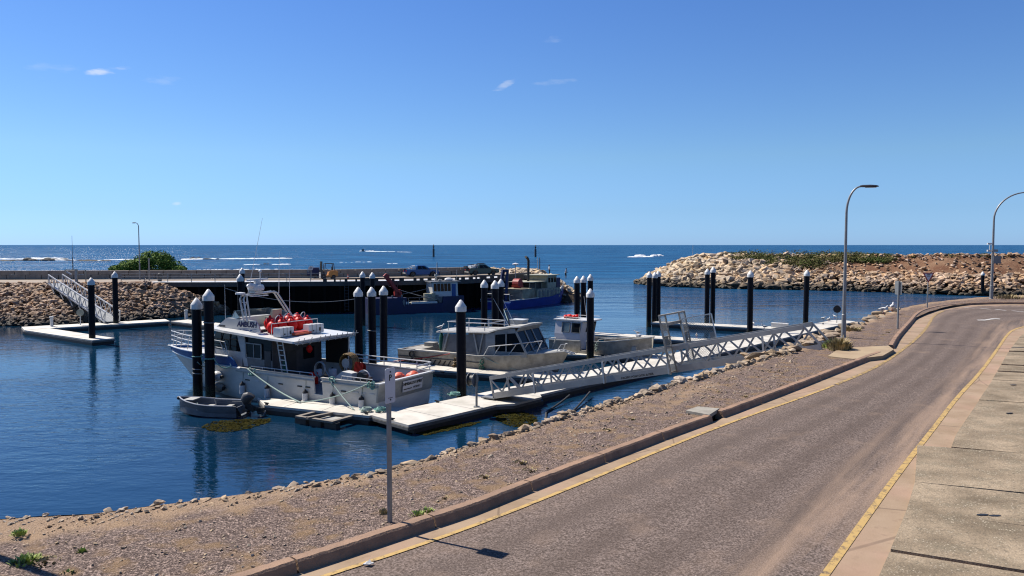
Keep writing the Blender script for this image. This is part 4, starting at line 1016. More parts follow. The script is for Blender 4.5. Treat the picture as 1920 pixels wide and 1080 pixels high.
# ================================================================ LAMPS, SIGNS, POSTS
def street_lamp(label, base, top_z, reach, drop_start, direc, r0=.085, r1=.05, head=.62):
    b = Vector(base); t = thing('street_lamp', label, 'street lamp', b, 0, 'street lamps'); H = top_z - b.z; d = Vector(direc).normalized()
    MB().lathe([(.16, 0), (.16, .03), (r0 * 1.25, .05), (r0 * 1.2, 1.1), (r0, 1.12), (r1 * 1.1, H - drop_start)], n=14).build('pole', M['lamp_grey'], t, smooth=True)
    arc = [Vector((0, 0, H - drop_start)) + Vector((0, 0, drop_start)) * math.sin(a) + d * reach * (1 - math.cos(a)) for a in [i * math.pi / 2 / 12 for i in range(13)]]
    mb = MB(); mb.tube(arc, [r1 * 1.1 - (r1 * .35) * i / 12 for i in range(13)], 10); mb.build('arm', M['lamp_grey'], t, smooth=True)
    e = arc[-1]; mb = MB(); s_ = Vector((-d.y, d.x, 0))
    rings = []
    for x, w, h in ((-.05, .05, .05), (.06, .085, .075), (head * .55, .12, .085), (head * .9, .10, .06), (head, .04, .03)):
        rings.append([e + d * x + s_ * (w * math.cos(k * math.pi / 4)) + Vector((0, 0, h * math.sin(k * math.pi / 4) * (1 if math.sin(k * math.pi / 4) > 0 else .5))) for k in range(8)])
    mb.loft(rings); mb.build('lamp_head', M['dark_grey'], t, smooth=True)
    MB().box(e + d * head * .55 + Vector((0, 0, -.045)), (head * .6, .16, .02), math.atan2(d.y, d.x)).build('lens', M['glass'], t)
    return t
b = at(1581.5, 633, .1); street_lamp('tall street lamp on the verge at the head of the long gangway', b, aty(1583, 350, b.y).z, .62, 1.25, (1, -.15, 0), r0=.085, head=.78)
b = at(1858.5, 560.5, .1); l2 = street_lamp('tall street lamp at the far bend of the road with camera brackets on its pole', b, aty(1860, 361, b.y).z, 2.45, 2.2, (1, -.1, 0), r0=.11, r1=.065)
H = lambda py: aty(1860, py, b.y).z - b.z
mb = MB(); mb.tube([(0, 0, H(458)), (-.28, -.05, H(457)), (-.32, -.05, H(470))], .03, 6); mb.tube([(0, 0, H(470)), (-.3, -.1, H(472))], .03, 6); mb.build('camera_bracket', M['white_paint'], l2)
MB().box((-.34, -.1, H(457)), (.38, .14, .13)).build('camera_housing', M['white_paint'], l2, bevel=.02); MB().box((-.36, -.1, H(470)), (.32, .14, .14)).build('camera_housing', M['white_paint'], l2, bevel=.02)
MB().box((.28, -.12, H(487)), (.62, .05, .62)).build('sign_panel', M['mid_grey'], l2); MB().box((.16, .0, H(470)), (.4, .2, .2)).build('junction_box', M['galv'], l2)
b = at(262.5, 525, WZ); street_lamp('street lamp by the old sea wall beside the green bush', b, aty(262, 418, b.y).z, .35, .6, (-1, -.1, 0), head=.5)
# lamp out of frame on the left: its shadow crosses the verge
street_lamp('street lamp on the verge by the near left edge of the gravel', (-9.1, 11.84, .1), 7.4, .95, 1.5, (-1, -.15, 0))
def post(mb, h, w=.06): mb.beam((0, 0, 0), (0, 0, h), w, w)
# parking sign in the foreground
b = at(731, 980, .115); t = thing('parking_sign', 'tall narrow white parking sign on a square steel post by the near kerb', 'sign', b)
mb = MB(); mb.beam((0, 0, -.1), (0, 0, 2.46), .055, .055, (.85, -.52, 0)); mb.build('post', M['galv'], t)
nrm = Vector((.85, -.52, 0)).normalized(); xx = Vector((nrm.y * -1, nrm.x, 0)) ; xx = Vector((-nrm.y, nrm.x, 0))
c = Vector((0, 0, 2.19)) + nrm * .034
mb = MB(); hw, hh, r_ = .118, .275, .03; pol = []
for cx, cy, a0 in ((hw - r_, hh - r_, 0), (-hw + r_, hh - r_, 90), (-hw + r_, -hh + r_, 180), (hw - r_, -hh + r_, 270)):
    for k in range(4): a = R(a0 + k * 30); pol.append(c + xx * (cx + r_ * math.cos(a)) + Vector((0, 0, cy + r_ * math.sin(a))))
mb.prism(pol, -nrm * .006); pan = mb.build('panel', M['sign_white'], t)
c2 = c + nrm * .001
text_mesh('letter', 'P', .135, M['paint_black'], pan, frame(c2 + Vector((0, 0, .12)), xx, (0, 0, 1)), bold=.003)
mb = MB(); mb.lathe([(.002, 0), (.014, 0), (.014, .006)], c2 + Vector((0, 0, .215)), 10, nrm); mb.lathe([(.002, 0), (.014, 0), (.014, .006)], c2 + Vector((0, 0, -.222)), 10, nrm); mb.build('bolt', M['paint_black'], pan)
mb = MB(); mb.prism([c2 + xx * x + Vector((0, 0, z)) for x, z in ((-.055, -.197), (.055, -.197), (.055, -.189), (-.055, -.189))], nrm * .002); mb.build('arrow_line', M['paint_black'], pan)
# narrow edge-on sign farther along the verge
b = at(1683, 617, .1); t = thing('roadside_sign', 'thin roadside sign on a pole seen edge-on between the lamp and the give-way sign', 'sign', b)
mb = MB(); post(mb, aty(1683, 527, b.y).z - b.z, .07); mb.build('post', M['galv'], t); MB().box((.04, .1, 2.15), (.04, .5, .7), R(12)).build('panel', M['galv'], t)
# give-way sign
b = at(1738.5, 577.5, .12); t = thing('give_way_sign', 'red and white give-way triangle on a pole at the road bend', 'sign', b); mb = MB(); post(mb, 2.45, .06); mb.build('post', M['galv'], t)
def tri(mb, s, y, d=.012): mb.prism([(-s, y, 2.45), (s, y, 2.45), (0, y, 2.45 - 1.73 * s)], (0, d, 0))
mb = MB(); tri(mb, .41, -.05); pan = mb.build('panel', M['sign_red'], t)
mb = MB(); mb.prism([(-.29, -.056, 2.385), (.29, -.056, 2.385), (0, -.056, 2.385 - 1.73 * .29)], (0, .004, 0)); mb.build('white_face', M['sign_white'], pan)
text_mesh('lettering', 'GIVE', .11, M['paint_black'], pan, frame((0, -.06, 2.32), (1, 0, 0), (0, 0, 1)), bold=.003); text_mesh('lettering', 'WAY', .10, M['paint_black'], pan, frame((0, -.06, 2.21), (1, 0, 0), (0, 0, 1)), bold=.003)
# thin rods and posts by the old wall and beyond
t = thing('flag_pole', 'thin bare pole behind the sea wall at the far left', 'pole', aty(137, 512, 112)); MB().lathe([(.09, -1.5), (.07, 2.2), (.03, 2.3), (.02, 5.4)], n=8).build('rod', M['mid_grey'], t)
t = thing('marker_post', 'short pale post in front of the green bush by the sea wall', 'post', at(280, 526, WZ)); MB().box((0, 0, 1.5), (.16, .12, 3.0)).build('shaft', M['worn_alu'], t); MB().box((0, -.02, 3.0), (.2, .16, .06)).build('cap', M['galv'], t)
t = thing('rubbish_bin', 'dark rubbish bin at the left end of the wharf rail', 'bin', at(299.5, 527.5, WZ)); mb = MB(); mb.lathe([(.26, 0), (.30, .85), (.30, .9)], n=12); mb.build('body', M['dark_grey'], t); MB().lathe([(.31, .9), (.31, .96), (.12, 1.05)], n=12).build('lid', M['black'], t)
t = thing('wharf_sign', 'white board on a post beside the forklift on the wharf', 'sign', at(583.5, 524, WZ)); MB().beam((0, 0, 0), (0, 0, 1.9), .08, .08).build('post', M['galv'], t)
mb = MB(); mb.prism([(-.42, -.06, 1.35), (.22, -.06, 1.35), (.34, .05, 1.85), (-.3, .05, 1.85)], (0, .03, 0)); pb = mb.build('board', M['sign_white'], t)
mb = MB()
for k in range(3): mb.prism([(-.26 + .025 * k, -.07 + .022 * k, 1.45 + k * .1), (.16 + .025 * k, -.07 + .022 * k, 1.45 + k * .1), (.17 + .025 * k, -.06 + .022 * k, 1.49 + k * .1), (-.25 + .025 * k, -.06 + .022 * k, 1.49 + k * .1)], (0, .005, 0))
mb.build('print', M['mid_grey'], pb)
t = thing('traffic_cone', 'orange traffic cone standing on the wharf right of the forklift', 'traffic cone', at(652.5, 523, WZ)); MB().box((0, 0, .02), (.4, .4, .04)).build('base', M['orange'], t); MB().lathe([(.15, .04), (.03, .7)], n=12).build('cone', M['orange'], t); MB().lathe([(.112, .30), (.082, .46)], n=12).build('band', M['white_paint'], t)

# ================================================================ PLANTS
def leaf_cloud(mb, c, rad, n, size, rg, top=None, nrm=None):
    c = Vector(c)
    for _ in range(n):
        while True:
            d = Vector((rg.uniform(-1, 1), rg.uniform(-1, 1), rg.uniform(-1, 1)))
            if .05 < d.length <= 1: break
        d = d.normalized() * (d.length ** .45); p = c + Vector((d.x * rad[0], d.y * rad[1], d.z * rad[2]))
        n_ = (d + Vector((rg.gauss(0, .55), rg.gauss(0, .55), rg.gauss(0, .55) + .3))).normalized(); a = n_.orthogonal().normalized(); b_ = n_.cross(a)
        q = rg.uniform(0, 6.28); a, b_ = a * math.cos(q) + b_ * math.sin(q), b_ * math.cos(q) - a * math.sin(q); s = size * rg.uniform(.6, 1.3)
        mb.quad(p - a * s, p + b_ * s * .45, p + a * s, p - b_ * s * .45)
rg = random.Random(77)
bc = at(270, 524, WZ); bc = Vector((-56.0, 117.5, -1.0))
t = thing('bush', 'dense rounded green bush behind the sea wall', 'bush', bc)
mb = MB()
for px, py, rx, rz in ((213, 503, 1.0, .9), (228, 499, 1.3, 1.3), (243, 496, 1.3, 1.6), (256, 493, 1.3, 1.8), (270, 486, 1.5, 1.6), (284, 481, 1.5, 1.6), (298, 482, 1.6, 1.7), (312, 487, 1.5, 1.7), (324, 494, 1.4, 1.4), (335, 503, 1.2, .9), (300, 497, 1.8, 1.8), (275, 500, 1.8, 1.6), (246, 504, 1.6, 1.3), (318, 503, 1.7, 1.3)):
    for _ in range(3):
        c = aty(px + rg.uniform(-6, 6), py + 4 + rg.uniform(-4, 4), 117.5 + rg.uniform(-1.8, 1.8)) - bc; leaf_cloud(mb, c, (rx * .9, 1.1, rz * .62), 330, .17, rg)
mb.build('crown', M['leaf'], t)
mb = MB()
for x in (-3, -1.2, .6, 2.2, 3.4): mb.tube([(x * .5, 0, -.6), (x * .8, .1, .8), (x + .3, 0, 2.4 - abs(x) * .25)], [.14, .10, .03], 6)
mb.build('trunk', M['bark'], t)
# low scrub along the crest of the breakwater
mb = MB(); rg = random.Random(12)
BU = [brk(k / 240, 1) for k in range(241)]
def bu(px): return min(range(241), key=lambda k: abs(960 + FPX * BU[k].x / BU[k].y - px)) / 240
for _ in range(760):
    px = rg.uniform(1345, 1680); e = max(.15, min(1, (px - 1340) / 60) * (1 if px < 1590 else max(.3, 1 - (px - 1590) / 110)))
    lo_ = .62 if 1440 < px < 1560 else .80
    v = rg.uniform(lo_, 1.0); q = brk(min(.999, bu(px)), v); p = q + Vector((rg.uniform(-1, 1), rg.uniform(0, 7) if v > .9 else 0, .15))
    leaf_cloud(mb, p, (1.1 * e + .4, .8, (1.0 * e + .15) * rg.uniform(.5, 1.3)), 60, .17, rg)
for _ in range(70):
    px = rg.choice((rg.uniform(1690, 1920), rg.uniform(1780, 1805), rg.uniform(1845, 1880))); best = bu(px)
    p = brk(min(.999, best), rg.uniform(.9, 1)) + Vector((0, rg.uniform(0, 3), .1)); leaf_cloud(mb, p, (.8, .6, .35), 30, .13, rg)
tag(mb.build('scrub', M['scrub']), kind='stuff')
# tufts of weeds on the verge
def tuft(px, py, w, h, n, mat_, label, grp='weeds growing in the gravel', cat='weed', z=.12):
    b = at(px, py, z); t = thing('weed', label, cat, b, 0, grp); rg = random.Random(int(px * 7 + py)); mb = MB()
    for _ in range(n):
        a = rg.uniform(0, 6.28); r = w * rg.random() ** .6; p = Vector((r * math.cos(a), r * math.sin(a), -.02)); hh = h * rg.uniform(.4, 1.1) * (1 - .5 * r / w)
        q = Vector((math.cos(a), math.sin(a), 0)); s = Vector((-q.y, q.x, 0)) * .012 * (1 + h); tip = p + q * hh * rg.uniform(.1, .8) + Vector((rg.gauss(0, .02), rg.gauss(0, .02), hh)); mid = p.lerp(tip, .55) + Vector((0, 0, hh * .12))
        mb.quad(p - s, p + s, mid + s * 1.6, mid - s * 1.6); mb.quad(mid - s * 1.6, mid + s * 1.6, tip + s * .2, tip - s * .2)
    mb.build('leaves', mat_, t); return t
tuft(37, 1000, .11, .10, 60, M['weed'], 'small green weed nearest the far left edge of the gravel')
tuft(50, 1052, .20, .11, 130, M['weed'], 'largest bright green weed on the gravel, lying across the dark pole shadow')
tuft(88, 1055, .22, .08, 90, M['dry_weed'], 'low pale weed just right of the largest green weed')
tuft(154, 1036, .07, .10, 40, M['weed'], 'lone small weed in the middle of the left gravel')
tuft(126, 1075, .10, .08, 40, M['weed'], 'weed at the bottom edge of the left gravel')
tuft(783, 966, .13, .10, 70, M['weed'], 'green weed on the kerb side just right of the parking sign')
tuft(800, 959, .12, .09, 60, M['weed'], 'small weed right of the green weed by the parking sign')
tuft(720, 961, .10, .10, 45, M['dry_weed'], 'dry weed just left of the foot of the parking sign post')
tuft(1574, 656, .45, .62, 420, M['dry_weed'], 'tall dry grass tuft at the head of the long gangway'); tuft(1564, 652, .5, .45, 300, M['weed'], 'green part of the grass clump by the end of the gangway handrail')
tuft(1594, 619, .6, .3, 160, M['dry_weed'], 'dry grass among the stones right of the lamp foot'); tuft(1893, 559, 1.6, .4, 300, M['dry_weed'], 'grass patch in front of the stones at the far right bend')
rg = random.Random(8)
for k in range(13):
    u = rg.random(); i = int(599 * (.14 + .3 * u)); kk = resample(KT, 600)[i]; p = kk.lerp(SHD[min(599, i)], rg.uniform(.06, .45)); px = 960 + FPX * p.x / p.y
    tt = tuft(500, 1000, rg.uniform(.10, .22), rg.uniform(.03, .06), 40, M['dry_weed'], 'small flat patch of dry straw-coloured grass in the near gravel', 'dry grass patches in the gravel', 'dry grass'); tt.location = (p.x, p.y, .13)
b = at(690, 1058, .03); mb = MB(); mb.prism([b + Vector((x, y, z)) for x, y, z in ((-.07, -.02, 0), (.03, -.05, .01), (.08, .03, 0), (-.02, .05, .015))], (0, 0, .012)); mb.prism([b + Vector((x, y, z)) for x, y, z in ((-.03, -.01, .012), (.05, .0, .012), (.02, .04, .05))], (.0, .0, .008)); tag(mb.build('litter', M['white_paint'], origin=b), 'scrap of white paper lying on the asphalt by the yellow line', 'litter')
# floating mats of seaweed in the near water
for poly, lab in (([(378, 800), (400, 790), (450, 786), (505, 785), (508, 790), (470, 803), (430, 810), (395, 808)], 'brown mat of floating seaweed below the open dinghy'),
                  ([(925, 778), (950, 771), (985, 773), (1004, 780), (1008, 789), (985, 800), (960, 800), (935, 790)], 'olive mat of floating seaweed below the near end of the gangway'),
                  ([(762, 812), (800, 803), (850, 797), (905, 790), (880, 799), (800, 816)], 'thin strip of floating seaweed along the front of the near pontoon')):
    P0 = [at(x, y, WATER_Z + .012) for x, y in poly]; c = sum(P0, Vector()) / len(P0); rg = random.Random(len(poly)); mb = MB()
    for _ in range(900):
        k = rg.randrange(len(P0)); p = c.lerp(P0[k].lerp(P0[(k + 1) % len(P0)], rg.random()), rg.random() ** .6); a = rg.uniform(0, 6.28); s = rg.uniform(.05, .15); d = Vector((math.cos(a), math.sin(a), 0)); e = Vector((-d.y, d.x, 0))
        mb.quad(p - d * s, p - e * s * .5 + Vector((0, 0, rg.uniform(0, .03))), p + d * s, p + e * s * .5 + Vector((0, 0, rg.uniform(0, .03))))
    tag(mb.build('seaweed', M['seaweed'], origin=c), lab, 'seaweed', kind='stuff')
# ================================================================ BOATS
def hull_loft(mb, sts, transom=True):
    """sts = [(x, [(y,z),...])], points from the keel up and over to the centreline inside; mirrored to both sides"""
    rings = [[Vector((x + (q[2] if len(q) > 2 else 0), q[0], q[1])) for q in pr] + [Vector((x + (q[2] if len(q) > 2 else 0), -q[0], q[1])) for q in pr[::-1]] for x, pr in sts]
    mb.loft(rings, True, True)
def lerp_tab(tab, x):
    if x <= tab[0][0]: return tab[0][1]
    for (a, b), (c, d) in zip(tab, tab[1:]):
        if x <= c: return b + (d - b) * (x - a) / (c - a)
    return tab[-1][1]
def panel(mb, pts, n, d): mb.prism([Vector(p) for p in pts], Vector(n) * d)

# ---- the big white and blue dive boat alongside the near finger
am = thing('fishing_boat', 'big white, blue and bare aluminium work boat moored at the near pontoon finger', 'boat', (-5.83, 41.89, WATER_Z), R(151))
AM = am.matrix_basis.copy(); bpy.context.view_layer.update(); AM = Matrix.Translation(am.location) @ Matrix.Rotation(R(151), 4, 'Z')
AW = lambda x, y, z: AM @ Vector((x, y, z))
TB = [(0, 2.45), (2, 2.55), (5, 2.6), (10, 2.56), (12, 2.40), (13.5, 2.15), (15, 1.74), (16.3, 1.30), (17.5, .80), (18.4, .38), (19.1, .03), (30, .03)]
def hb(x, z):
    k = min(1, max(0, (x - 9) / 6)); return max(.02, lerp_tab(TB, x + (1.94 - z) * 1.2 * k) - (1.94 - z) * .10 * (1 - k * .6))
def hp(s_, z, sg=1, inset=0.0):
    """point of the side at station s_: the stem rakes forward"""
    k = min(1, max(0, (s_ - 9) / 6)); return Vector((s_ - (1.94 - z) * 1.15 * k, sg * max(.012, lerp_tab(TB, s_) - (1.94 - z) * .10 * (1 - k * .6) - inset), z))
gz = lambda x: 1.75 + .012 * x * .9 if x < 12 else 1.88 + (x - 12) * .012
sheer = lambda x: 2.46 if x < 13 else 2.46 - (x - 13) * .028
xs = [0, 1, 2, 3, 4, 5, 6, 7, 8, 9, 10, 11, 12, 13, 14, 15, 16, 17, 17.8, 18.5, 19.05]
mb = MB(); rings = []
for x in xs:
    L = [hp(x, .868)]
    for z, f_ in ((.15, 1), (-.35, .84), (-.75, .02)): q = hp(x, z); q.y *= f_; L.append(q)
    Rr_ = [Vector((q.x, -q.y, q.z)) for q in L[::-1]]; rings.append(L + Rr_)
mb.loft(rings)
hullo = mb.build('hull', M['boat_side'], am, smooth=True)
def topside(mb, x0, x1, sg, zf0, zf1, t=.10, n=24):
    R_ = []
    for i in range(n + 1):
        x = x0 + (x1 - x0) * i / n; a, b = zf0(x), zf1(x)
        R_.append([hp(x, a, sg), hp(x, b, sg), hp(x, b, sg, t), hp(x, a, sg, t)])
    mb.loft(R_)
z87 = lambda x: .868
mb = MB(); topside(mb, 0, 3.68, 1, z87, gz); mb.build('bulwark', M['boat_side'], am)
mb = MB(); topside(mb, 4.28, 19.05, 1, z87, gz, n=44); mb.build('bulwark', M['boat_side'], am, smooth=True)
mb = MB(); topside(mb, 0, 19.05, -1, z87, gz, n=48); mb.build('bulwark', M['boat_side'], am, smooth=True)
MB().prism([(-.02, -2.44, .80), (-.02, 2.44, .80), (-.16, 2.46, 1.76), (-.16, -2.46, 1.76)], (.09, 0, 0)).build('transom', M['alu_hull'], am)
# raised blue bow bulwarks with the white strake under them
g2 = lambda x: gz(x) + .03
for sg in (1, -1):
    mb = MB(); n = 34; R_ = []
    for i in range(n + 1):
        x = 10.15 + (19.2 - 10.15) * i / n; b = min(sheer(x), gz(x) + max(.02, (x - 10.15) * 1.5)); a = gz(x) + .01
        f = lambda z: hb(min(x, 19.1), 1.94) + (z - 1.94) * (.16 if x < 15 else .30)
        if x > 18.9: f = lambda z: .03
        R_.append([Vector((x + (a - 1.94) * .5 * (x > 15), sg * f(a), a)), Vector((x + (b - 1.94) * .5 * (x > 15), sg * f(b), b)), Vector((x, sg * max(.01, f(b) - .08), b)), Vector((x, sg * max(.01, f(a) - .08), a))])
    mb.loft(R_); mb.build('bow_bulwark', M['blue_hull'], am, smooth=True)
    mb = MB(); mb.tube([(x, sg * (hb(x, gz(x)) + .01), gz(x)) for x in [9.9 + 9.2 * i / 40 for i in range(41)]], .065, 8); mb.build('strake', M['white_paint'], am, smooth=True)
    mb = MB(); mb.tube([(10.9 + 8.4 * i / 30 + .12 * (10.9 + 8.4 * i / 30 > 15), sg * (hb(min(19.05, 10.9 + 8.4 * i / 30), 1.94) + .07), sheer(10.9 + 8.4 * i / 30) + .02) for i in range(31)], .06, 8); mb.build('capping', M['white_paint'], am, smooth=True)
for x0, x1, sg in ((-.1, 3.72, 1), (4.24, 10.3, 1), (-.1, 10.3, -1)):
    mb = MB(); k = 14
    for dz, w, h in ((.0, .20, .07), (-.20, .07, .06)):
        pts = [Vector((x0 + (x1 - x0) * i / k, sg * (hb(x0 + (x1 - x0) * i / k, 1.7) + (-.05 if dz == 0 else .02)), gz(x0) + dz + .02 + (gz(x1) - gz(x0)) * i / k)) for i in range(k + 1)]
        for a, b in zip(pts, pts[1:]): mb.beam(a, b, w, h)
    mb.build('gunwale', M['pale_alu'], am)
MB().beam((-.12, -2.5, 1.78), (-.12, 2.5, 1.78), .2, .07).build('transom_capping', M['white_paint'], am)
MB().box((7.0, 0, .892), (13.6, 3.6, .03)).box((4.9, 0, .9), (9.7, 4.7, .02)).build('deck', M['mid_grey'], am)
mb = MB(); mb.prism([(x, hb(x, 1.94) - .05, 2.13) for x in (11.6, 13, 14.5, 16, 17.2, 18.2, 18.9)] + [(x, -hb(x, 1.94) + .05, 2.13) for x in (18.9, 18.2, 17.2, 16, 14.5, 13, 11.6)], (0, 0, .05)); mb.build('foredeck', M['white_paint'], am)
# slots along the topside
for x, c in ((9.4, 'black'), (8.6, 'white_paint'), (6.75, 'black'), (5.3, 'black'), (4.7, 'black'), (2.2, 'black'), (1.4, 'white_paint'), (.9, 'white_paint'), (.35, 'white_paint')):
    MB().box((x, hb(x, 1.25) + .01, 1.22), (.34, .03, .07)).build('freeing_port', M[c], am)
# wheelhouse
side_w = 2.02
def zroof(x): return 3.53 + (x - 5.7) * .05
mb = MB()
for sg in (1, -1):
    panel(mb, [(10.35, sg * side_w, .87), (13.7, sg * 1.75, .87), (13.4, sg * 1.75, 2.72), (10.35, sg * side_w, 2.72)], (0, -sg, 0), .06)
    panel(mb, [(10.15, sg * (side_w + .01), 3.75), (10.75, sg * (side_w + .01), 3.75), (10.15, sg * (side_w + .02), 1.9), (9.85, sg * (side_w + .02), 1.9)], (0, -sg, 0), .07)
panel(mb, [(13.7, -1.75, .87), (13.7, 1.75, .87), (13.4, 1.75, 2.72), (13.4, -1.75, 2.72)], (-1, 0, 0), .06)
wh = mb.build('wheelhouse', M['white_paint'], am)
for sg in (1, -1):
    mb = MB(); panel(mb, [(7.9, sg * side_w, .87), (10.35, sg * side_w, .87), (10.35, sg * side_w, 2.35), (7.9, sg * side_w, 2.35)], (0, -sg, 0), .06); mb.build('side_panel', M['mid_grey'], wh)
    mb = MB(); panel(mb, [(8.02, sg * (side_w - .05), 2.3), (10.3, sg * (side_w - .05), 2.3), (10.3, sg * (side_w - .05), 3.76), (8.02, sg * (side_w - .05), 3.64)], (0, -sg, 0), .03); mb.build('dark_infill', M['glass'], wh)  # dark sheet puts the shade under the hardtop into the cabin side
    mb = MB(); panel(mb, [(10.6, sg * (side_w - .01), 2.72), (13.4, sg * 1.74, 2.72), (12.9, sg * 1.70, 3.72), (10.6, sg * (side_w - .03), 3.7)], (0, -sg, 0), .03); w_ = mb.build('window', M['glass'], wh)
    mb = MB()
    for x in (11.5, 12.35): mb.beam((x, sg * (side_w - .09 * (x - 10.6) ), 2.72), (x - .1, sg * (side_w - .10 * (x - 10.6)), 3.72), .05, .05)
    mb.build('mullion', M['dark_grey'], w_)
    mb = MB(); panel(mb, [(8.75, sg * (side_w + .002), 2.42), (10.0, sg * (side_w + .002), 2.42), (10.0, sg * (side_w + .002), 3.28), (8.75, sg * (side_w + .002), 3.25)], (0, -sg, 0), .03); w_ = mb.build('window', M['glass'], wh)
    mb = MB()
    q = [(8.75, 2.42), (10.0, 2.42), (10.0, 3.28), (8.75, 3.25)]
    for a, b in zip(q, q[1:] + q[:1]): mb.beam((a[0], sg * (side_w + .02), a[1]), (b[0], sg * (side_w + .02), b[1]), .05, .07)
    mb.beam((9.35, sg * (side_w + .02), 2.42), (9.35, sg * (side_w + .02), 3.26), .05, .06); mb.build('window_frame', M['alu_hull'], w_)
mb = MB(); panel(mb, [(13.42, -1.7, 2.72), (13.42, 1.7, 2.72), (12.92, 1.68, 3.75), (12.92, -1.68, 3.75)], (-1, 0, 0), .03); mb.build('windscreen', M['glass'], wh)
mb = MB(); panel(mb, [(7.9, -2.0, .87), (7.9, 2.0, .87), (7.9, 2.0, 3.6), (7.9, -2.0, 3.6)], (.05, 0, 0), 1); bh = mb.build('bulkhead', M['dark_grey'], am)  # dark grey colour paints in the shade under the hardtop
MB().box((7.88, .55, 1.85), (.03, .8, 1.9)).build('door', M['black'], bh); MB().box((7.88, -.9, 2.5), (.03, .9, .7)).build('window', M['glass'], bh)
mb = MB(); panel(mb, [(8.0, 2.035, 1.1), (8.5, 2.035, 1.1), (8.5, 2.035, 2.9), (8.0, 2.035, 2.9)], (0, -.02, 0), 1); mb.build('side_door', M['dark_grey'], wh)  # coloured dark to stand for the hardtop's shade
panel(mb := MB(), [(8.52, 2.031, 1.9), (10.2, 2.031, 1.9), (10.2, 2.031, 2.38), (8.52, 2.031, 2.38)], (0, -.02, 0), 1); mb.build('side_locker', M['mid_grey'], wh)
# hardtop over the working deck
mb = MB(); rings = []
for x, w in ((5.7, 2.52), (5.8, 2.55), (9, 2.52), (11.5, 2.35), (13.2, 2.05), (13.5, 1.9)):
    z = zroof(x); rings.append([Vector((x, -w, z)), Vector((x, w, z)), Vector((x, w - .02, z + .12)), Vector((x, 0, z + .17)), Vector((x, -w + .02, z + .12))])
mb.loft(rings); mb.build('hardtop', M['white_paint'], am)
mb = MB(); mb.tube([(5.62, -2.5, 3.50), (5.62, 2.5, 3.50)], .03, 6); mb.tube([(5.5, -2.65, 3.66), (5.5, 2.45, 3.66)], .022, 6)
for y in (-2.5, -2.2, -1.7, -1.25, -.8, -.2, .2, .6, 1.3, 1.9, 2.3): mb.beam((5.66, y, 3.42), (5.5, y, 3.80), .03, .03)
mb.build('rod_rack', M['pale_alu'], am)
for y in (-2.25,): MB().tube([(6.0, y, .9), (5.9, y, 3.5)], .045, 8).build('roof_post', M['rail_alu'], am)
mb = MB(); panel(mb, [(5.75, -2.35, 1.75), (7.85, -2.35, 1.75), (7.85, -2.35, 3.5), (6.1, -2.35, 3.5)], (0, .03, 0), 1); mb.build('side_curtain', M['black'], am)
mb = MB()
for d in (0, .42): mb.beam((7.35 - d, 2.15, 3.5), (6.85 - d, 2.3, 1.75), .05, .05)
for i in range(6): a = Vector((7.35, 2.15, 3.5)).lerp(Vector((6.85, 2.3, 1.75)), (i + .6) / 6.4); mb.beam(a, a + Vector((-.42, 0, 0)), .10, .04)
mb.build('ladder', M['rail_alu'], am)
mb = MB()
for x0, x1 in ((4.4, 9.2), (.2, 2.4)):
    mb.tube([(x0, 2.45, 1.78), (x0 + .06, 2.45, 2.0), (x1 - .06, 2.45, 2.03), (x1, 2.45, 1.8)], .025, 6)
    for k in range(1, 5): x = x0 + (x1 - x0) * k / 5; mb.tube([(x, 2.45, 1.78), (x, 2.45, 2.01)], .02, 6)
mb.build('side_rail', M['rail_alu'], am)
mb = MB()
for h in (.28, .50): mb.tube([(-.1, -1.0, 1.8 + h - .05), (-.1, -2.3, 1.8 + h), (.2, -2.45, 1.8 + h), (6.5, -2.5, 1.85 + h)], .035, 6)
for x in (-.1, 1, 2.2, 3.4, 4.6, 5.8): mb.tube([(max(x, .1), -2.46, 1.8), (max(x, .1), -2.46, 2.3)], .03, 6)
mb.build('stern_rail', M['white_paint'], am)
# transom name board
nb_ = MB().prism([(-.135, .45, 1.02), (-.135, -1.35, 1.02), (-.18, -1.35, 1.62), (-.18, .45, 1.62)], (-.02, 0, 0)).build('name_board', M['sign_white'], am)
tn = Vector((-1, 0, -.10)).normalized(); ux = Vector((0, -1, 0)); uy = Vector((-.09, 0, 1))
text_mesh('lettering', 'NINGALOO SPIRIT', .215, M['paint_black'], nb_, frame((-.196, -.45, 1.44), ux, uy), ext=.003, bold=.010, space=.98)
text_mesh('lettering', 'HOBART', .17, M['paint_black'], nb_, frame((-.180, -.82, 1.18), ux, uy), ext=.003, bold=.001)
mb = MB(); mb.prism([(-.166, .38, 1.14), (-.166, -.36, 1.14), (-.170, -.36, 1.19), (-.170, .38, 1.19)], (-.008, 0, 0)); mb.build('line', M['paint_black'], nb_)
# flybridge
fb_prof = [(13.35, 3.86), (12.15, 4.60), (9.75, 4.52), (9.45, 4.2), (9.32, 3.74)]
mb = MB()
for sg in (1, -1): panel(mb, [(x, sg * 1.52, z) for x, z in fb_prof], (0, -sg * .08, 0), 1)
panel(mb, [(13.35, -1.44, 3.86), (13.35, 1.44, 3.86), (12.15, 1.44, 4.60), (12.15, -1.44, 4.60)], (-.08, 0, -.05), 1)
mb.box((10.9, 0, 4.0), (2.9, 2.88, .06)); fb = mb.build('flybridge', M['white_paint'], am)
mb = MB(); ws = [(9.9, -1.55, 4.5), (11.2, -1.55, 4.58), (12.0, -1.3, 4.62), (12.25, 0, 4.64), (12.0, 1.3, 4.62), (11.35, 1.52, 4.58)]
mb.loft([[Vector(p), Vector((p[0] - .32 + (0 if i > 0 else .3), p[1] * 1.03, p[2] + (.40 if 0 < i < 5 else .08))), Vector((p[0] - .34 + (0 if i > 0 else .3), p[1] * 1.01, p[2] + (.40 if 0 < i < 5 else .08))), Vector((p[0] - .02, p[1] * .98, p[2]))] for i, p in enumerate(ws)]); mb.build('windscreen', M['blue_glass'], fb)
mb = MB()
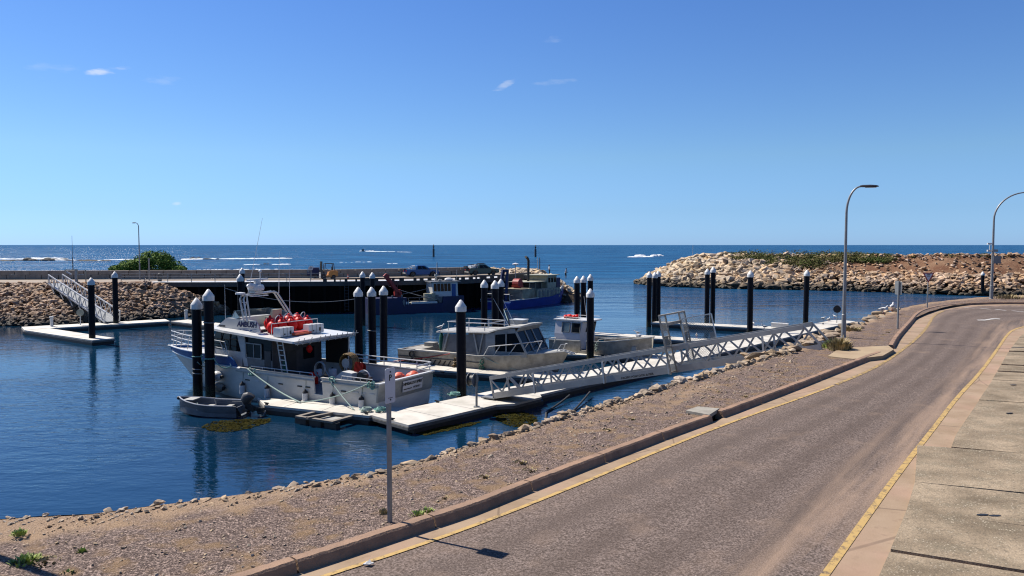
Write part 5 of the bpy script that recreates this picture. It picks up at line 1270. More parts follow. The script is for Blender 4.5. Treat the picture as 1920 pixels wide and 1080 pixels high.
for p in ws[1:5]: mb.tube([p, (p[0] - .32, p[1] * 1.03, p[2] + .42)], .022, 6)
mb.build('windscreen_post', M['dark_grey'], fb)
mb = MB(); mb.box((10.5, -.55, 4.3), (.6, .7, .55)); mb.prism([(10.2, -.95, 4.5), (10.45, -.95, 4.5), (10.25, -.95, 5.05), (10.08, -.95, 5.05)], (0, .75, 0)); mb.build('helm_seat', M['cream_paint'], fb, bevel=.04)
mb = MB(); mb.box((11.4, .2, 4.35), (.5, 2.3, .6)); mb.build('helm_console', M['white_paint'], fb)
MB().box((12.55, 1.53, 4.10), (.5, .03, .09)).build('vent_slot', M['black'], fb)
nm = text_mesh('lettering', 'AMBUSH', .44, M['navy_hull'], fb, frame((10.45, 1.535, 4.27), (-1, 0, 0), (0, 0, 1)), ext=.003, bold=.016, shear=.18, space=.92)
mb = MB()
for x0, x1, z, h in ((11.15, 9.65, 4.02, .02), (11.05, 10.9, 3.92, .05), (10.8, 10.3, 3.92, .06), (10.2, 10.0, 3.92, .05)): mb.prism([(x0, 1.535, z), (x1, 1.535, z), (x1, 1.535, z + h), (x0, 1.535, z + h)], (0, .004, 0))
mb.build('name_underline', M['blue_hull'], fb)
# radar arch
mb = MB()
for dx in (0, -.28):
    mb.tube([(10.6 + dx, 1.6, 4.45), (10.75 + dx, 1.72, 5.8), (10.78 + dx, 1.6, 6.0), (10.8 + dx, -.75, 6.12), (10.75 + dx, -.95, 6.02), (10.4 + dx, -1.9, 4.45)], .055, 8)
for z in (4.8, 5.2, 5.6): mb.tube([(10.63, 1.64, z), (10.36, 1.64, z)], .03, 6)
mb.tube([(10.35, 1.35, 4.45), (10.5, 1.45, 5.95)], .05, 8); mb.build('radar_arch', M['rail_alu'], am, smooth=True)
MB().lathe([(.05, 0), (.46, .04), (.50, .18), (.44, .36), (.1, .44)], (10.7, .55, 6.22), 18).build('radar_dome', M['white_plastic'], am, smooth=True)
MB().box((10.7, .55, 6.16), (.5, .6, .1)).build('radar_bracket', M['rail_alu'], am)
MB().beam((10.7, 1.2, 6.88), (10.7, -.35, 6.92), .14, .10).lathe([(.2, 0), (.2, .2)], (10.7, .45, 6.66), 12).build('radar_scanner', M['white_plastic'], am)
MB().ball((10.6, 1.0, 6.55), (.18, .35, .16)).build('searchlight', M['white_plastic'], am); MB().lathe([(.03, 0), (.28, .03), (.28, .12), (.05, .16)], (10.7, 1.75, 6.05), 14).build('antenna_dome', M['white_plastic'], am)
MB().tube([(10.7, .2, 6.1), (10.7, .2, 7.35)], .03, 6).ball((10.7, .2, 7.4), .1).build('mast_light', M['white_plastic'], am)
MB().box((10.6, .4, 5.92), (.2, 1.3, .05)).build('light_bar', M['white_plastic'], am)
for p0, p1, nm_ in (((10.5, 1.75, 4.6), (10.1, .5, 10.6), 'whip_antenna'), ((10.4, -1.0, 6.0), (10.3, -1.0, 8.6), 'whip_antenna'), ((10.0, -1.5, 4.6), (10.0, -1.5, 8.2), 'whip_antenna'), ((12.3, 1.5, 4.3), (12.3, 1.5, 6.6), 'whip_antenna')):
    MB().lathe([(.022, 0), (.007, (Vector(p1) - Vector(p0)).length)], p0, 6, (Vector(p1) - Vector(p0)).normalized()).build(nm_, M['white_plastic'], am)
# pulpit rails round the bow
mb = MB()
def rl(x): return lerp_tab(TB, x) + .02
for h in (.32, .60, .90):
    pts = [(x, rl(min(19, x)) if x < 18.6 else rl(18.6) * .8, sheer(x) + h + (x - 13) * .02) for x in (12.9, 14, 15, 16, 17, 17.8, 18.4, 18.9)]
    mb.tube(pts + [(19.2, 0, pts[-1][2] + .02)] + [(x, -y, z) for x, y, z in pts[::-1]], .028, 6)
for x in (13, 14.3, 15.6, 16.8, 17.8, 18.6):
    for sg in (1, -1): mb.tube([(x + .15, sg * rl(x), sheer(x)), (x - .15, sg * rl(x - .1), sheer(x) + .92 + (x - 13) * .02)], .026, 6)
mb.build('bow_rail', M['white_paint'], am)
mb = MB()
for h in (.9, .5): mb.tube([(12.9, rl(12.9), sheer(13) + h), (11.3, 2.45, 2.46 + h - .06), (10.75, 2.5, 1.98 if h > .6 else 1.95)], .028, 6)
for x in (12.5, 11.7): mb.tube([(x, rl(x), sheer(x) + .86), (x - .5, 2.46, 2.46)], .026, 6)
mb.build('side_deck_rail', M['white_paint'], am)
# loose gear on the boat: each its own thing
def gear(name, label, cat, p, rz=0, group=None): return thing(name, label, cat, AW(*p), R(151) + rz, group)
for i, (p, lab) in enumerate((((7.45, 1.55, 3.76), 'white life raft canister on the boat roof, nearer the name AMBUSH'), ((7.15, -.55, 3.78), 'white life raft canister on the boat roof, farther one behind the red hatch board'))):
    t = gear('life_raft_canister', lab, 'life raft', p, R(90 if i == 0 else 78), 'life raft canisters on the boat roof')
    MB().box((0, 0, .27), (1.05, .56, .50)).build('shell', M['white_plastic'], t, bevel=.10)
    mb = MB()
    for x in (-.28, .0, .28): mb.box((x, 0, .27), (.05, .59, .53))
    mb.build('strap', M['pale_alu'], t); MB().box((.2, .29, .15), (.1, .02, .08)).box((-.25, .29, .22), (.12, .02, .2)).build('latch', M['black'], t)
t = gear('hatch_board', 'flat orange-red board lying on the boat roof between the life rafts', 'board', (7.3, .52, 3.79), 0); MB().box((0, 0, .07), (.75, 1.35, .11)).build('board', M['orange'], t, bevel=.02); MB().box((0, 0, .145), (.55, 1.15, .04)).build('lid', M['rust_red'], t, bevel=.01)
for i, (x, y, h) in enumerate(((8.55, 1.35, .33), (8.6, .62, .36), (8.5, -.12, .36), (8.6, -.85, .37), (8.55, -1.5, .34), (9.15, .95, .36), (9.1, .2, .38), (9.12, -.5, .36), (9.1, -1.2, .36))):
    t = gear('buoy', 'round red buoy in the heap on the boat roof behind the life rafts', 'buoy', (x, y, 3.80 + (.12 if i > 4 else 0)), R(40 * i), 'red buoys on the boat roof')
    MB().ball((0, 0, h * 1.15), (h, h, h * 1.15), 12, 8).build('float', M['red_plastic'], t, smooth=True); MB().lathe([(.09, 0), (.07, .12), (.02, .14)], (0, 0, h * 2.2), 8).build('eye', M['red_plastic'], t)
mb = MB()
for i, y in enumerate((.75, .1, -.65, -1.3)): mb.ring((8.75, y, 4.62 + .05 * (i % 2)), .24, .025, 14, 5, (.8, .2, .3))
mb.tube([(8.2, 1.75, 3.8), (8.2, 1.75, 4.45), (8.2, -2.0, 4.45), (8.2, -2.0, 3.8)], .025, 6); mb.build('buoy_rail', M['white_paint'], am)
t = gear('hose_coil', 'pale hose coil hung at the side gate of the big white boat', 'hose', (5.2, 1.0, 1.5)); mb = MB()
for k in range(5): mb.ring((0, k * .02, .45), .40 + .02 * (k % 3), .035, 22, 6, (.1, 1, .12))
mb.tube([(-.38, .05, .5), (-.7, .1, .15), (-.95, .2, -.05)], .03, 6); mb.build('coil', M['galv'], t)
t = gear('rope_reel', 'yellow-brown hose wound on a reel on the aft deck', 'reel', (4.55, -.7, 1.2)); mb = MB()
for k in range(7): mb.ring((0, -.22 + k * .075, .95), .52 + .03 * (k % 2), .05, 20, 6, (0, 1, 0))
mb.build('hose', M['yellow_hose'], t); mb = MB()
for y in (-.32, .32): mb.lathe([(.05, -.015), (.28, -.015), (.28, .015), (.05, .015)], (0, y, .95), 16, Vector((0, 1, 0))); mb.beam((-.3, y, -.3), (0, y, .95), .05, .05); mb.beam((.3, y, -.3), (0, y, .95), .05, .05)
mb.build('reel_frame', M['rail_alu'], t)
t = gear('line_hauler', 'pale wedge-shaped machine housing on the aft deck beside the red hoses', 'winch', (4.0, .5, .95)); mb = MB(); mb.prism([(1.1, -.3, 0), (-.9, -.3, 0), (-.9, -.3, .9), (-.2, -.3, .95), (1.1, -.3, .05)], (0, .6, 0)); mb.build('housing', M['white_paint'], t, bevel=.03)
MB().lathe([(.05, -.05), (.45, -.05), (.45, .05), (.05, .05)], (-1.35, -.2, .62), 20, Vector((0, 1, 0))).build('drum_flange', M['white_paint'], t)
t = gear('air_hose_bundle', 'dark red air hoses draped over the stern gear', 'hose', (3.05, .15, 1.35)); mb = MB()
for k in range(7):
    x = -.28 + .09 * k; mb.tube([(x, .12, .0 + .05 * (k % 3)), (x + .03, .10, .6), (x + .02, 0, 1.02 + .03 * (k % 2)), (x, -.1, .9), (x - .02, -.12, .1)], .055, 6)
mb.build('hoses', M['hose_red'], t, smooth=True)
t = gear('engine_box', 'dark machinery beside the red hoses on the aft deck', 'machine', (2.3, .7, .9)); mb = MB(); mb.box((0, 0, .45), (.7, .6, .7)); mb.lathe([(.25, -.2), (.25, .2)], (.1, 0, .85), 12, Vector((0, 1, 0))); mb.box((-.2, .1, .9), (.2, .2, .2)); mb.build('block', M['black'], t)
for i, (x, y, lab) in enumerate(((.9, -.6, 'left pile of orange netting bags in the stern cockpit'), (.45, -1.35, 'right pile of orange netting bags in the stern cockpit'))):
    t = gear('net_bag', lab, 'bag', (x, y, .9), 0, 'orange bags in the cockpit'); mb = MB()
    for k in range(5): mb.ball((.12 * math.cos(k * 2.4) * 1.6, .3 * math.sin(k * 1.9), .68 + .08 * (k % 2)), (.28, .3, .22), 8, 6)
    mb.build('bag', M['orange'], t, smooth=True); MB().box((0, 0, .3), (.7, .8, .6)).build('crate', M['dark_grey'], t)
for i, (p, c, lab) in enumerate((((6.3, -1.2, .9), 'white_plastic', 'white drum standing under the boat roof'), ((6.9, -.6, .9), 'white_plastic', 'white drum by the cabin bulkhead under the boat roof'), ((6.4, .3, .9), 'red_plastic', 'red drum on deck under the boat roof'))):
    t = gear('drum', lab, 'drum', p, 0, 'drums on the working deck'); MB().lathe([(.26, 0), (.27, .03), (.27, .62), (.22, .7), (.1, .72)], n=14).build('body', M[c], t, smooth=True); MB().lathe([(.06, .72), (.06, .78)], n=10).build('lid', M['black'], t)
t = gear('red_float', 'red float hanging under the aft edge of the boat roof', 'buoy', (6.6, .4, 2.95)); MB().ball((0, 0, 0), (.18, .18, .24)).build('float', M['red_plastic'], t, smooth=True); MB().tube([(0, 0, .2), (0, 0, .62)], .012, 5).build('line', M['pale_rope'], t)
t = gear('ladder_net', 'green net bag hanging behind the roof ladder', 'net', (7.0, 1.95, 1.75)); mb = MB(); mb.ball((0, 0, .4), (.12, .12, .45), 8, 6); mb.build('net', M['green_net'], t)
mb = MB()
# fenders along the port side
for i, (x, lab) in enumerate(((9.7, 'white cylinder fender nearest the bow on the side of the big boat'), (7.7, 'second white cylinder fender from the bow on the big boat'), (4.8, 'white cylinder fender below the side gate of the big boat'), (2.88, 'white cylinder fender aft of the side gate on the big boat'), (.94, 'white cylinder fender nearest the stern of the big boat'))):
    t = gear('boat_fender', lab, 'fender', (x, hb(x, .8) + .17, .38), 0, 'white fenders with dark tops'); MB().lathe([(.05, -.05), (.145, .02), (.15, .1), (.15, .52)], n=14).build('body', M['white_plastic'], t, smooth=True); MB().lathe([(.15, .52), (.13, .62), (.05, .70), (.03, .75)], n=14).build('end_cap', M['rubber'], t, smooth=True)
    MB().tube([(0, -.06, .74), (0, -.1, gz(x) - .38)], .012, 5).build('lanyard', M['green_net'], t)
for z, c, lab in ((1.25, 'white_plastic', 'big pale ball fender hanging at the shoulder of the big boat'), (.55, 'worn_alu', 'dirty ball fender hanging below the pale one on the big boat')):
    t = gear('ball_fender', lab, 'fender', (11.9, hb(11.9, z) + .26, z), 0); MB().ball((0, 0, 0), (.42, .30, .30), 14, 9).build('ball', M[c], t, smooth=True); MB().lathe([(.12, 0), (.08, .1)], (-.40, 0, -.02), 8, Vector((-1, 0, 0))).build('eye', M['black'], t)
def rope(label, a, b, sag, mat_='teal_rope', r=.03, n=14):
    a, b = Vector(a), Vector(b); mb = MB(); mb.tube([a.lerp(b, i / n) - Vector((0, 0, sag * 4 * (i / n) * (1 - i / n))) for i in range(n + 1)], r, 6)
    return tag(mb.build('mooring_rope', M[mat_], origin=a, smooth=True), label, 'rope')
rope('thick pale green rope from the big boat down to the middle of the pontoon', AW(9.3, 2.6, 1.9), at(563, 754.5, -3.95), .15, 'pale_rope', .04)
rope('long slack green rope along the big boat side to the pontoon end', AW(.45, 2.55, 1.8), at(489, 746, -3.95), .55, 'pale_rope', .035, 20)
rope('pale rope from the gate post of the big boat to the pontoon corner', AW(3.1, 2.55, 1.8), at(664, 768, -3.97), .1, 'pale_rope', .03)
rope('pale rope from the bow of the big boat to the left pile of the pair', AW(12.4, 2.4, 1.95), PILE_POS[0] + Vector((.1, -.3, -3.95 + .2)), .25, 'pale_rope', .03)
rope('green rope between the two piles by the dinghy', PILE_POS[0] + Vector((.25, -.1, -3.35)), PILE_POS[1] + Vector((-.2, -.25, -4.05)), .3, 'teal_rope', .035)
rope('green rope from the right pile of the pair to the shoulder of the big boat', PILE_POS[1] + Vector((.25, -.1, -4.0)), AW(10.6, 2.6, 2.0), .35, 'teal_rope', .03)
rope('thin dark rope from the boat stern to the corner pile', AW(-.15, -2.2, 1.75), PILE_POS[2] + Vector((-.2, .2, -5.2)), .1, 'green_net', .02)
for k, (pi, dz, c) in enumerate(((0, -3.45, 'teal_rope'), (0, -4.2, 'galv'), (0, -4.45, 'galv'), (1, -4.05, 'teal_rope'), (1, -1.95 - 0, 'galv'), (4, -3.1, 'galv'))):
    mb = MB(); p = PILE_POS[pi]; mb.ring(p + Vector((0, 0, dz)), .295, .03, 18, 6, (.05 * (k % 3), .04, 1)); tag(mb.build('rope_loop', M[c], origin=p + Vector((0, 0, dz))), ['green rope loop round the left pile by the dinghy', 'upper grey rope loop round the left pile by the dinghy', 'lower grey rope loop round the left pile by the dinghy', 'green rope loop round the right pile by the dinghy', 'thin rope loop high on the right pile by the dinghy', 'thin rope loop round the middle pile of the row of three'][k], 'rope')
for (px, py, s, lab) in ((713, 771, .32, 'green rope coil on the pontoon at the stern of the big boat'), (852, 742, .4, 'green rope coil at the foot of the corner pile'), (686, 771, .34, 'flat yellowish rope coil on the pontoon by the last fender')):
    mb = MB(); c = at(px, py, DZ + .03)
    for k in range(6): mb.ring(c + Vector((.05 * (k % 3 - 1), .04 * (k % 2), .02 + .03 * k)), s * (.55 + .1 * (k % 4)), .028, 16, 5, (.06 * (k % 3 - 1), .05, 1))
    tag(mb.build('rope_coil', M['pale_rope' if 'yellow' in lab else 'teal_rope'], origin=c), lab, 'rope')
for x, s in ((8.9, .9), (2.95, 1.1), (.35, .9)):
    mb = MB(); c = AW(x, 2.55, 1.80); rg = random.Random(int(x * 10))
    for k in range(7): mb.ring(c + Vector((rg.uniform(-.2, .2), rg.uniform(-.1, .1), rg.uniform(-.28, .1))) * s, .11 * s, .025, 10, 5, (rg.gauss(0, 1), rg.gauss(0, 1), rg.gauss(0, 1)))
    tag(mb.build('rope_bundle', M['teal_rope'], origin=c), {8: 'tangled green rope on the forward gunwale of the big boat', 2: 'tangled green rope just aft of the side gate of the big boat', 0: 'tangled green rope at the stern corner of the big boat'}[int(x)], 'rope')

# ---- open dinghy with outboard
dg = thing('dinghy', 'open grey aluminium dinghy with an outboard motor at the end of the near pontoon', 'dinghy', (-14.2, 40.5, WATER_Z), R(171))
TD = [(0, .84), (1.2, .90), (2.2, .84), (2.9, .62), (3.35, .34), (3.65, .05)]
mb = MB(); sts = []
for i in range(20):
    x = 3.65 * i / 19; b = lerp_tab(TD, x); e = max(0, (x - 1.6) / 2.05); zg = .60 + .24 * e ** 1.5; t_ = min(.07, b * .6)
    sts.append((x, [(.01, -.22 + .62 * e ** 3), (b * .70 * (1 - .35 * e), -.05 + .28 * e ** 2), (b * .93 * (1 - .15 * e), .26 + .18 * e), (b, zg), (b + .03, zg + .02), (max(.01, b - t_), zg + .02), (max(.008, b - t_ - .02), .02 + .1 * e), (.004, .02 + .1 * e)]))
hull_loft(mb, sts); mb.build('hull', M['dinghy_grey'], dg, smooth=True)
for sg in (1, -1):
    mb = MB(); mb.tube([(3.65 * i / 19 if i else .25, sg * (lerp_tab(TD, 3.65 * i / 19) - .01), .63 + .24 * max(0, (3.65 * i / 19 - 1.6) / 2.05) ** 1.5) for i in range(20)], .035, 6); mb.build('gunwale', M['rail_alu'], dg)
MB().box((2.95, 0, .78), (.55, .75, .04)).build('bow_deck', M['pale_alu'], dg)
for x in (1.05, 2.1): MB().box((x, 0, .36), (.30, 1.5, .05)).build('bench', M['pale_alu'], dg)
MB().box((.03, 0, .33), (.06, 1.55, .44)).build('transom', M['dinghy_grey'], dg)
MB().ring((2.6, .3, .5), .16, .02, 14, 5, (.3, .5, .6)).build('rope', M['pale_rope'], dg); MB().tube([(1.5, 0, .35), (1.62, .1, .9)], .025, 6).build('console_post', M['pale_alu'], dg)
MB().ball((3.72, 0, .80), .10).build('bow_fender', M['black'], dg)
ob_ = MB(); ob_.mi = 0
rings = []
for x, z, a, b in ((-.10, .62, .16, .18), (-.05, .74, .26, .23), (-.20, .95, .30, .24), (-.42, 1.06, .24, .22), (-.58, 1.04, .10, .12)):
    q = Vector((-.75, 0, .66)).normalized(); rr = []
    for k in range(12): c_, s2 = math.cos(k * math.pi / 6), math.sin(k * math.pi / 6); rr.append(Vector((x, 0, z)) + Vector((.66, 0, .75)) * a * c_ + Vector((0, 1, 0)) * b * s2)
    rings.append(rr)
ob_.loft(rings); om = ob_.build('outboard_motor', M['dark_grey'], dg, smooth=True)
mb = MB(); mb.beam((-.12, 0, .55), (-.62, 0, .30), .22, .26); mb.beam((-.5, 0, .42), (-.98, 0, .28), .12, .20); mb.box((-.95, 0, .25), (.30, .12, .34), 0); mb.lathe([(.07, -.18), (.08, .15), (.03, .25)], (-1.0, 0, .14), 10, Vector((1, 0, .2)).normalized()); mb.build('motor_leg', M['black'], om)
mb = MB()
for k in range(3): a = k * 2.094; mb.box((-1.20, .11 * math.cos(a), .10 + .11 * math.sin(a)), (.03, .16, .10), rot=Matrix.Rotation(a, 3, 'X'))
mb.build('propeller', M['galv'], om); mb = MB(); mb.box((-.08, 0, .5), (.14, .3, .34)); mb.beam((-.03, .0, .70), (.55, .18, .74), .04, .04); mb.build('bracket_and_tiller', M['mid_grey'], om)

# ---- aluminium cabin boat
cb = thing('cabin_boat', 'weathered aluminium cabin boat lying bow to the right between two pontoon fingers', 'boat', (-7.4, 57.7, WATER_Z), R(-29.4))
TC = [(0, 1.90), (3, 2.0), (7, 2.0), (9, 1.85), (10.5, 1.50), (11.6, 1.0), (12.4, .48), (12.9, .05)]
gzc = lambda x: 1.38 if x < 6.5 else 1.36 + (x - 6.5) ** 1.25 * .052
mb = MB(); sts = []
for i in range(34):
    x = 12.85 * i / 33; b = lerp_tab(TC, x); e = max(0, (x - 7.5) / 5.1); zg = gzc(x); bl = lerp_tab(TC, min(12.9, x + 1.2 * e))
    sts.append((x, [(.02, -.5, -1.5 * e), (b * .72, -.1, -1.15 * e), (b * .94, .35, -.85 * e), (b, zg), (max(.02, b - .22), zg + .015), (max(.015, b - .24), .75 if x < 7.5 else zg - .06), (.01, .75 if x < 7.5 else zg - .0)]))
hull_loft(mb, sts); hl = mb.build('hull', M['worn_alu'], cb, smooth=True)
for sg in (1, -1):
    mb = MB(); k = 30; pts = [Vector((12.65 * i / k, sg * (lerp_tab(TC, 12.65 * i / k) - .05), gzc(12.65 * i / k) + .03)) for i in range(k + 1)]
    for a, b in zip(pts, pts[1:]): mb.beam(a, b, .20, .06)
    mb.build('gunwale', M['pale_alu'], cb)
    mb = MB(); pts = [Vector((12.3 * i / k, sg * (lerp_tab(TC, 12.3 * i / k) * .985 + .012 - .03 * (i / k)), gzc(12.3 * i / k) - .42)) for i in range(int(k * .6))]
    for a, b in zip(pts, pts[1:]): mb.beam(a, b, .05, .05)
    mb.build('rubbing_strake', M['dark_grey'], cb)
    mb = MB()
    for q in range(10): x = .9 + q * .42; mb.beam((x, sg * (lerp_tab(TC, x) * .965 + .02), .30), (x + .42, sg * (lerp_tab(TC, x) * .985 + .02), .86), .04, .07)
    mb.build('fender_strips', M['rubber'], cb)
mb = MB(); mb.prism([(x, lerp_tab(TC, x) - .2, gzc(x) + .02) for x in (9.8, 10.6, 11.4, 12.0, 12.5)] + [(x, -lerp_tab(TC, x) + .2, gzc(x) + .02) for x in (12.5, 12.0, 11.4, 10.6, 9.8)], (0, 0, .07)); mb.build('foredeck', M['pale_alu'], cb)
MB().box((-.45, 0, .35), (.9, 3.2, .10)).build('duckboard', M['worn_alu'], cb)
mb = MB(); panel(mb, [(0.02, -1.85, .5), (.02, 1.85, .5), (-.02, 1.9, 1.42), (-.02, -1.9, 1.42)], (.08, 0, 0), 1); mb.box((.8, 0, 1.05), (1.3, 2.4, .7)); mb.box((1.0, .9, 1.5), (.8, .7, .35)); mb.build('stern_lockers', M['worn_alu'], cb)
cw = 1.68; mb = MB()
for sg in (1, -1):
    panel(mb, [(7.35, sg * cw, 1.3), (8.1, sg * cw, 1.3), (8.1, sg * cw, 3.05), (7.35, sg * cw, 3.0)], (0, -sg * .06, 0), 1)
    panel(mb, [(8.1, sg * cw, 1.3), (10.5, sg * (cw - .12), 1.5), (10.47, sg * (cw - .1), 1.82), (8.1, sg * cw, 1.78)], (0, -sg * .06, 0), 1)
    panel(mb, [(8.1, sg * cw, 2.9), (9.75, sg * (cw - .05), 3.1), (9.6, sg * (cw - .05), 3.4), (8.1, sg * cw, 3.25)], (0, -sg * .06, 0), 1)
    mb.beam((8.98, sg * (cw - .02), 1.78), (8.98, sg * (cw - .02), 3.1), .07, .09); mb.beam((9.72, sg * (cw - .06), 3.15), (10.5, sg * (cw - .12), 1.7), .09, .13)
    panel(mb, [(3.6, sg * (cw + .02), 1.0), (7.35, sg * (cw + .02), 1.0), (7.35, sg * (cw + .02), 1.55), (3.6, sg * (cw + .02), 1.45)], (0, -sg * .05, 0), 1)
panel(mb, [(10.5, -1.5, 1.45), (10.5, 1.5, 1.45), (10.45, 1.5, 1.85), (10.45, -1.5, 1.85)], (-.05, 0, 0), 1)
for y in (-.5, .5): mb.beam((9.74, y, 3.2), (10.5, y * 1.05, 1.8), .10, .08)
cab = mb.build('cabin', M['alu_hull'], cb)
for sg in (1, -1):
    mb = MB(); panel(mb, [(8.12, sg * (cw - .05), 1.78), (10.44, sg * (cw - .17), 1.8), (9.72, sg * (cw - .11), 3.12), (8.12, sg * (cw - .05), 3.0)], (0, -sg * .02, 0), 1); mb.build('side_window', M['glass'], cab)
    mb = MB(); panel(mb, [(3.7, sg * (cw - .02), 1.5), (7.3, sg * (cw - .02), 1.55), (7.3, sg * (cw - .02), 2.85), (3.9, sg * (cw - .02), 2.7)], (0, -sg * .02, 0), 1); mb.build('clear_curtain', M['mid_grey'], cab)
mb = MB(); panel(mb, [(10.44, -1.5, 1.84), (10.44, 1.5, 1.84), (9.72, 1.55, 3.2), (9.72, -1.55, 3.2)], (-.03, 0, 0), 1); mb.build('windscreen', M['glass'], cab)
mb = MB(); mb.loft([[Vector((x, -w, z)), Vector((x, w, z)), Vector((x, w - .03, z + .09)), Vector((x, 0, z + .15)), Vector((x, -w + .03, z + .09))] for x, w, z in ((3.3, 1.75, 2.80), (5.5, 1.8, 2.90), (7.6, 1.8, 2.98), (8.3, 1.78, 3.22), (9.3, 1.74, 3.42), (10.05, 1.62, 3.48))]); mb.build('roof', M['pale_alu'], cb)
mb = MB(); panel(mb, [(9.78, -1.6, 3.18), (9.78, 1.6, 3.18), (10.05, 1.6, 3.48), (10.05, -1.6, 3.48)], (-.1, 0, 0), 1); mb.build('visor', M['alu_hull'], cb)
mb = MB()
for sg in (1, -1):
    mb.beam((3.9, sg * 1.74, 1.4), (4.35, sg * 1.74, 2.85), .08, .10); mb.beam((6.8, sg * 1.74, 1.45), (6.45, sg * 1.74, 2.9), .08, .10); mb.beam((6.85, sg * 1.74, 1.45), (7.2, sg * 1.74, 2.95), .06, .08)
mb.build('roof_strut', M['pale_alu'], cb)
for sg in (1, -1):
    mb = MB(); mb.tube([(7.35, sg * 1.9, 1.45), (7.75, sg * 1.9, 2.1), (9.5, sg * 1.78, 2.34), (11.4, sg * 1.05, 2.62)], .035, 6); mb.tube([(11.4, sg * 1.05, 2.62), (11.0, sg * 1.15, 1.78)], .035, 6)
    for x, zt in ((8.6, 2.2), (9.7, 2.36), (10.5, 2.5)): mb.tube([(x - .55, sg * (lerp_tab(TC, x - .55) - .12), gzc(x - .55)), (x, sg * (1.86 - max(0, x - 8.5) * .28), zt)], .03, 6)
    mb.build('bow_rail', M['rail_alu'], cb)
mb = MB()
for sg in (1, -1): mb.tube([(12.2, sg * .5, 1.9), (12.45, sg * .36, 2.35), (12.7, sg * .12, 2.38)], .03, 6); mb.beam((12.3, sg * .18, 1.95), (13.25, sg * .14, 1.75), .06, .10)
mb.build('bow_roller', M['rail_alu'], cb)
mb = MB()
for z, x0, x1 in ((3.58, 4.0, 7.2), (3.30, 4.6, 8.4)):
    for sg in (1, -1): mb.tube([(x0, sg * 1.35, z), (x1, sg * 1.35, z)], .03, 6)
    for x in (x0, x1): mb.tube([(x, -1.35, z), (x, 1.35, z)], .03, 6)
for x in (4.1, 5.8, 7.1, 8.3):
    for sg in (1, -1): mb.tube([(x, sg * 1.35, 2.9), (x, sg * 1.35, 3.55 if x < 7.2 else 3.3)], .03, 6)
mb.build('roof_rack', M['rail_alu'], cb)
MB().box((9.0, .1, 3.66), (.95, .8, .28)).build('life_raft', M['pale_alu'], cb, bevel=.05); MB().box((9.0, .1, 3.83), (1.05, .9, .06)).build('raft_lid', M['white_paint'], cb)
MB().lathe([(.03, 0), (.22, .02), (.22, .10), (.05, .12)], (8.55, .7, 3.55), 12).build('gps_dome', M['white_plastic'], cb)
MB().beam((8.3, .1, 3.2), (8.0, .1, 4.35), .08, .08).build('mast', M['dark_grey'], cb); MB().ball((7.95, .1, 4.5), .09).build('mast_light', M['black'], cb)
for a, b in (((8.4, -.2, 3.3), (7.1, -.2, 5.25)), ((9.0, -.4, 3.4), (8.0, -.4, 5.2))): MB().tube([a, b], [.025, .01], 6).build('outrigger', M['rail_alu'], cb)
CM = Matrix.Translation(cb.location) @ Matrix.Rotation(R(-29.4), 4, 'Z'); CW = lambda x, y, z: CM @ Vector((x, y, z))
t = thing('net_bundle', 'dark green net hanging at the aft corner of the cabin boat roof', 'net', CW(3.45, -1.3, 1.35), R(-29)); MB().ball((0, 0, .72), (.20, .16, .70), 10, 9).build('net', M['green_net'], t); MB().tube([(0, 0, 1.3), (.1, 0, 1.6)], .02, 5).build('line', M['teal_rope'], t)
t = thing('coiled_line', 'black coiled line hanging over the aft side of the cabin boat', 'rope', CW(1.35, -2.04, .7), R(-29)); mb = MB()
for k in range(4): mb.ring((.03 * k, -.03, .45), .20 + .02 * k, .03, 14, 5, (.1 * k, 1, 0))
mb.build('coil', M['black'], t)
rope('red-brown rope from the stern of the cabin boat along its side', CW(-.6, -1.9, .45), CW(4.7, -2.05, 1.42), .05, 'rust_red', .03)
rope('thin pale rope from the side of the cabin boat forward to the pontoon', CW(7.4, -2.05, 1.35), at(978, 697, DZ), .05, 'pale_rope', .02)
t = thing('deck_plank', 'pale plank lying along the aft gunwale of the cabin boat', 'plank', CW(3.4, -1.85, 1.44), R(-29.4)); MB().box((0, 0, .03), (3.6, .34, .05)).build('plank', M['deck_grp'], t)
for x, lab in ((5.1, 'rope knot hanging behind the corner pile on the side of the cabin boat'), (7.3, 'green rope knot amidships on the side of the cabin boat')):
    mb = MB(); c = CW(x, -2.05, .8); rg = random.Random(int(x))
    for k in range(6): mb.ring(c + Vector((rg.uniform(-.08, .08), -.03, rg.uniform(-.3, .3))), .15, .025, 10, 5, (rg.gauss(0, 1), 1, rg.gauss(0, 1)))
    tag(mb.build('rope_bundle', M['yellow_hose' if x < 6 else 'green_net'], origin=c), lab, 'rope')

# ---- small boat with an upright wheelhouse aft
wb = thing('wheelhouse_boat', 'small aluminium work boat with an upright white wheelhouse aft and a long open foredeck', 'boat', (3.8, 63.2, WATER_Z), R(-36))
TW = [(0, 1.40), (4, 1.5), (6, 1.35), (7.4, .9), (8.3, .35), (8.7, .04)]
gzw = lambda x: 1.36 + .03 * x + max(0, x - 5) * .11
def wb_hull(x0, x1, n, ztop, inner):
    sts = []
    for i in range(n + 1):
        x = x0 + (x1 - x0) * i / n; b = lerp_tab(TW, x); e = max(0, (x - 5) / 3.7); zt = ztop(x); bl = lerp_tab(TW, min(8.7, x + .9 * e))
        pr = [(.02, -.35 + 1.4 * e ** 3), (bl * .8, -.05 + .7 * e ** 2), (bl * .97, .3 + .55 * e), (b, zt)]
        if inner: pr += [(max(.02, b - .12), zt), (max(.015, b - .14), min(.72 + .3 * e, zt - .04)), (.01, min(.72 + .3 * e, zt - .04))]
        else: pr += [(.01, zt)]
        sts.append((x, pr))
    return sts
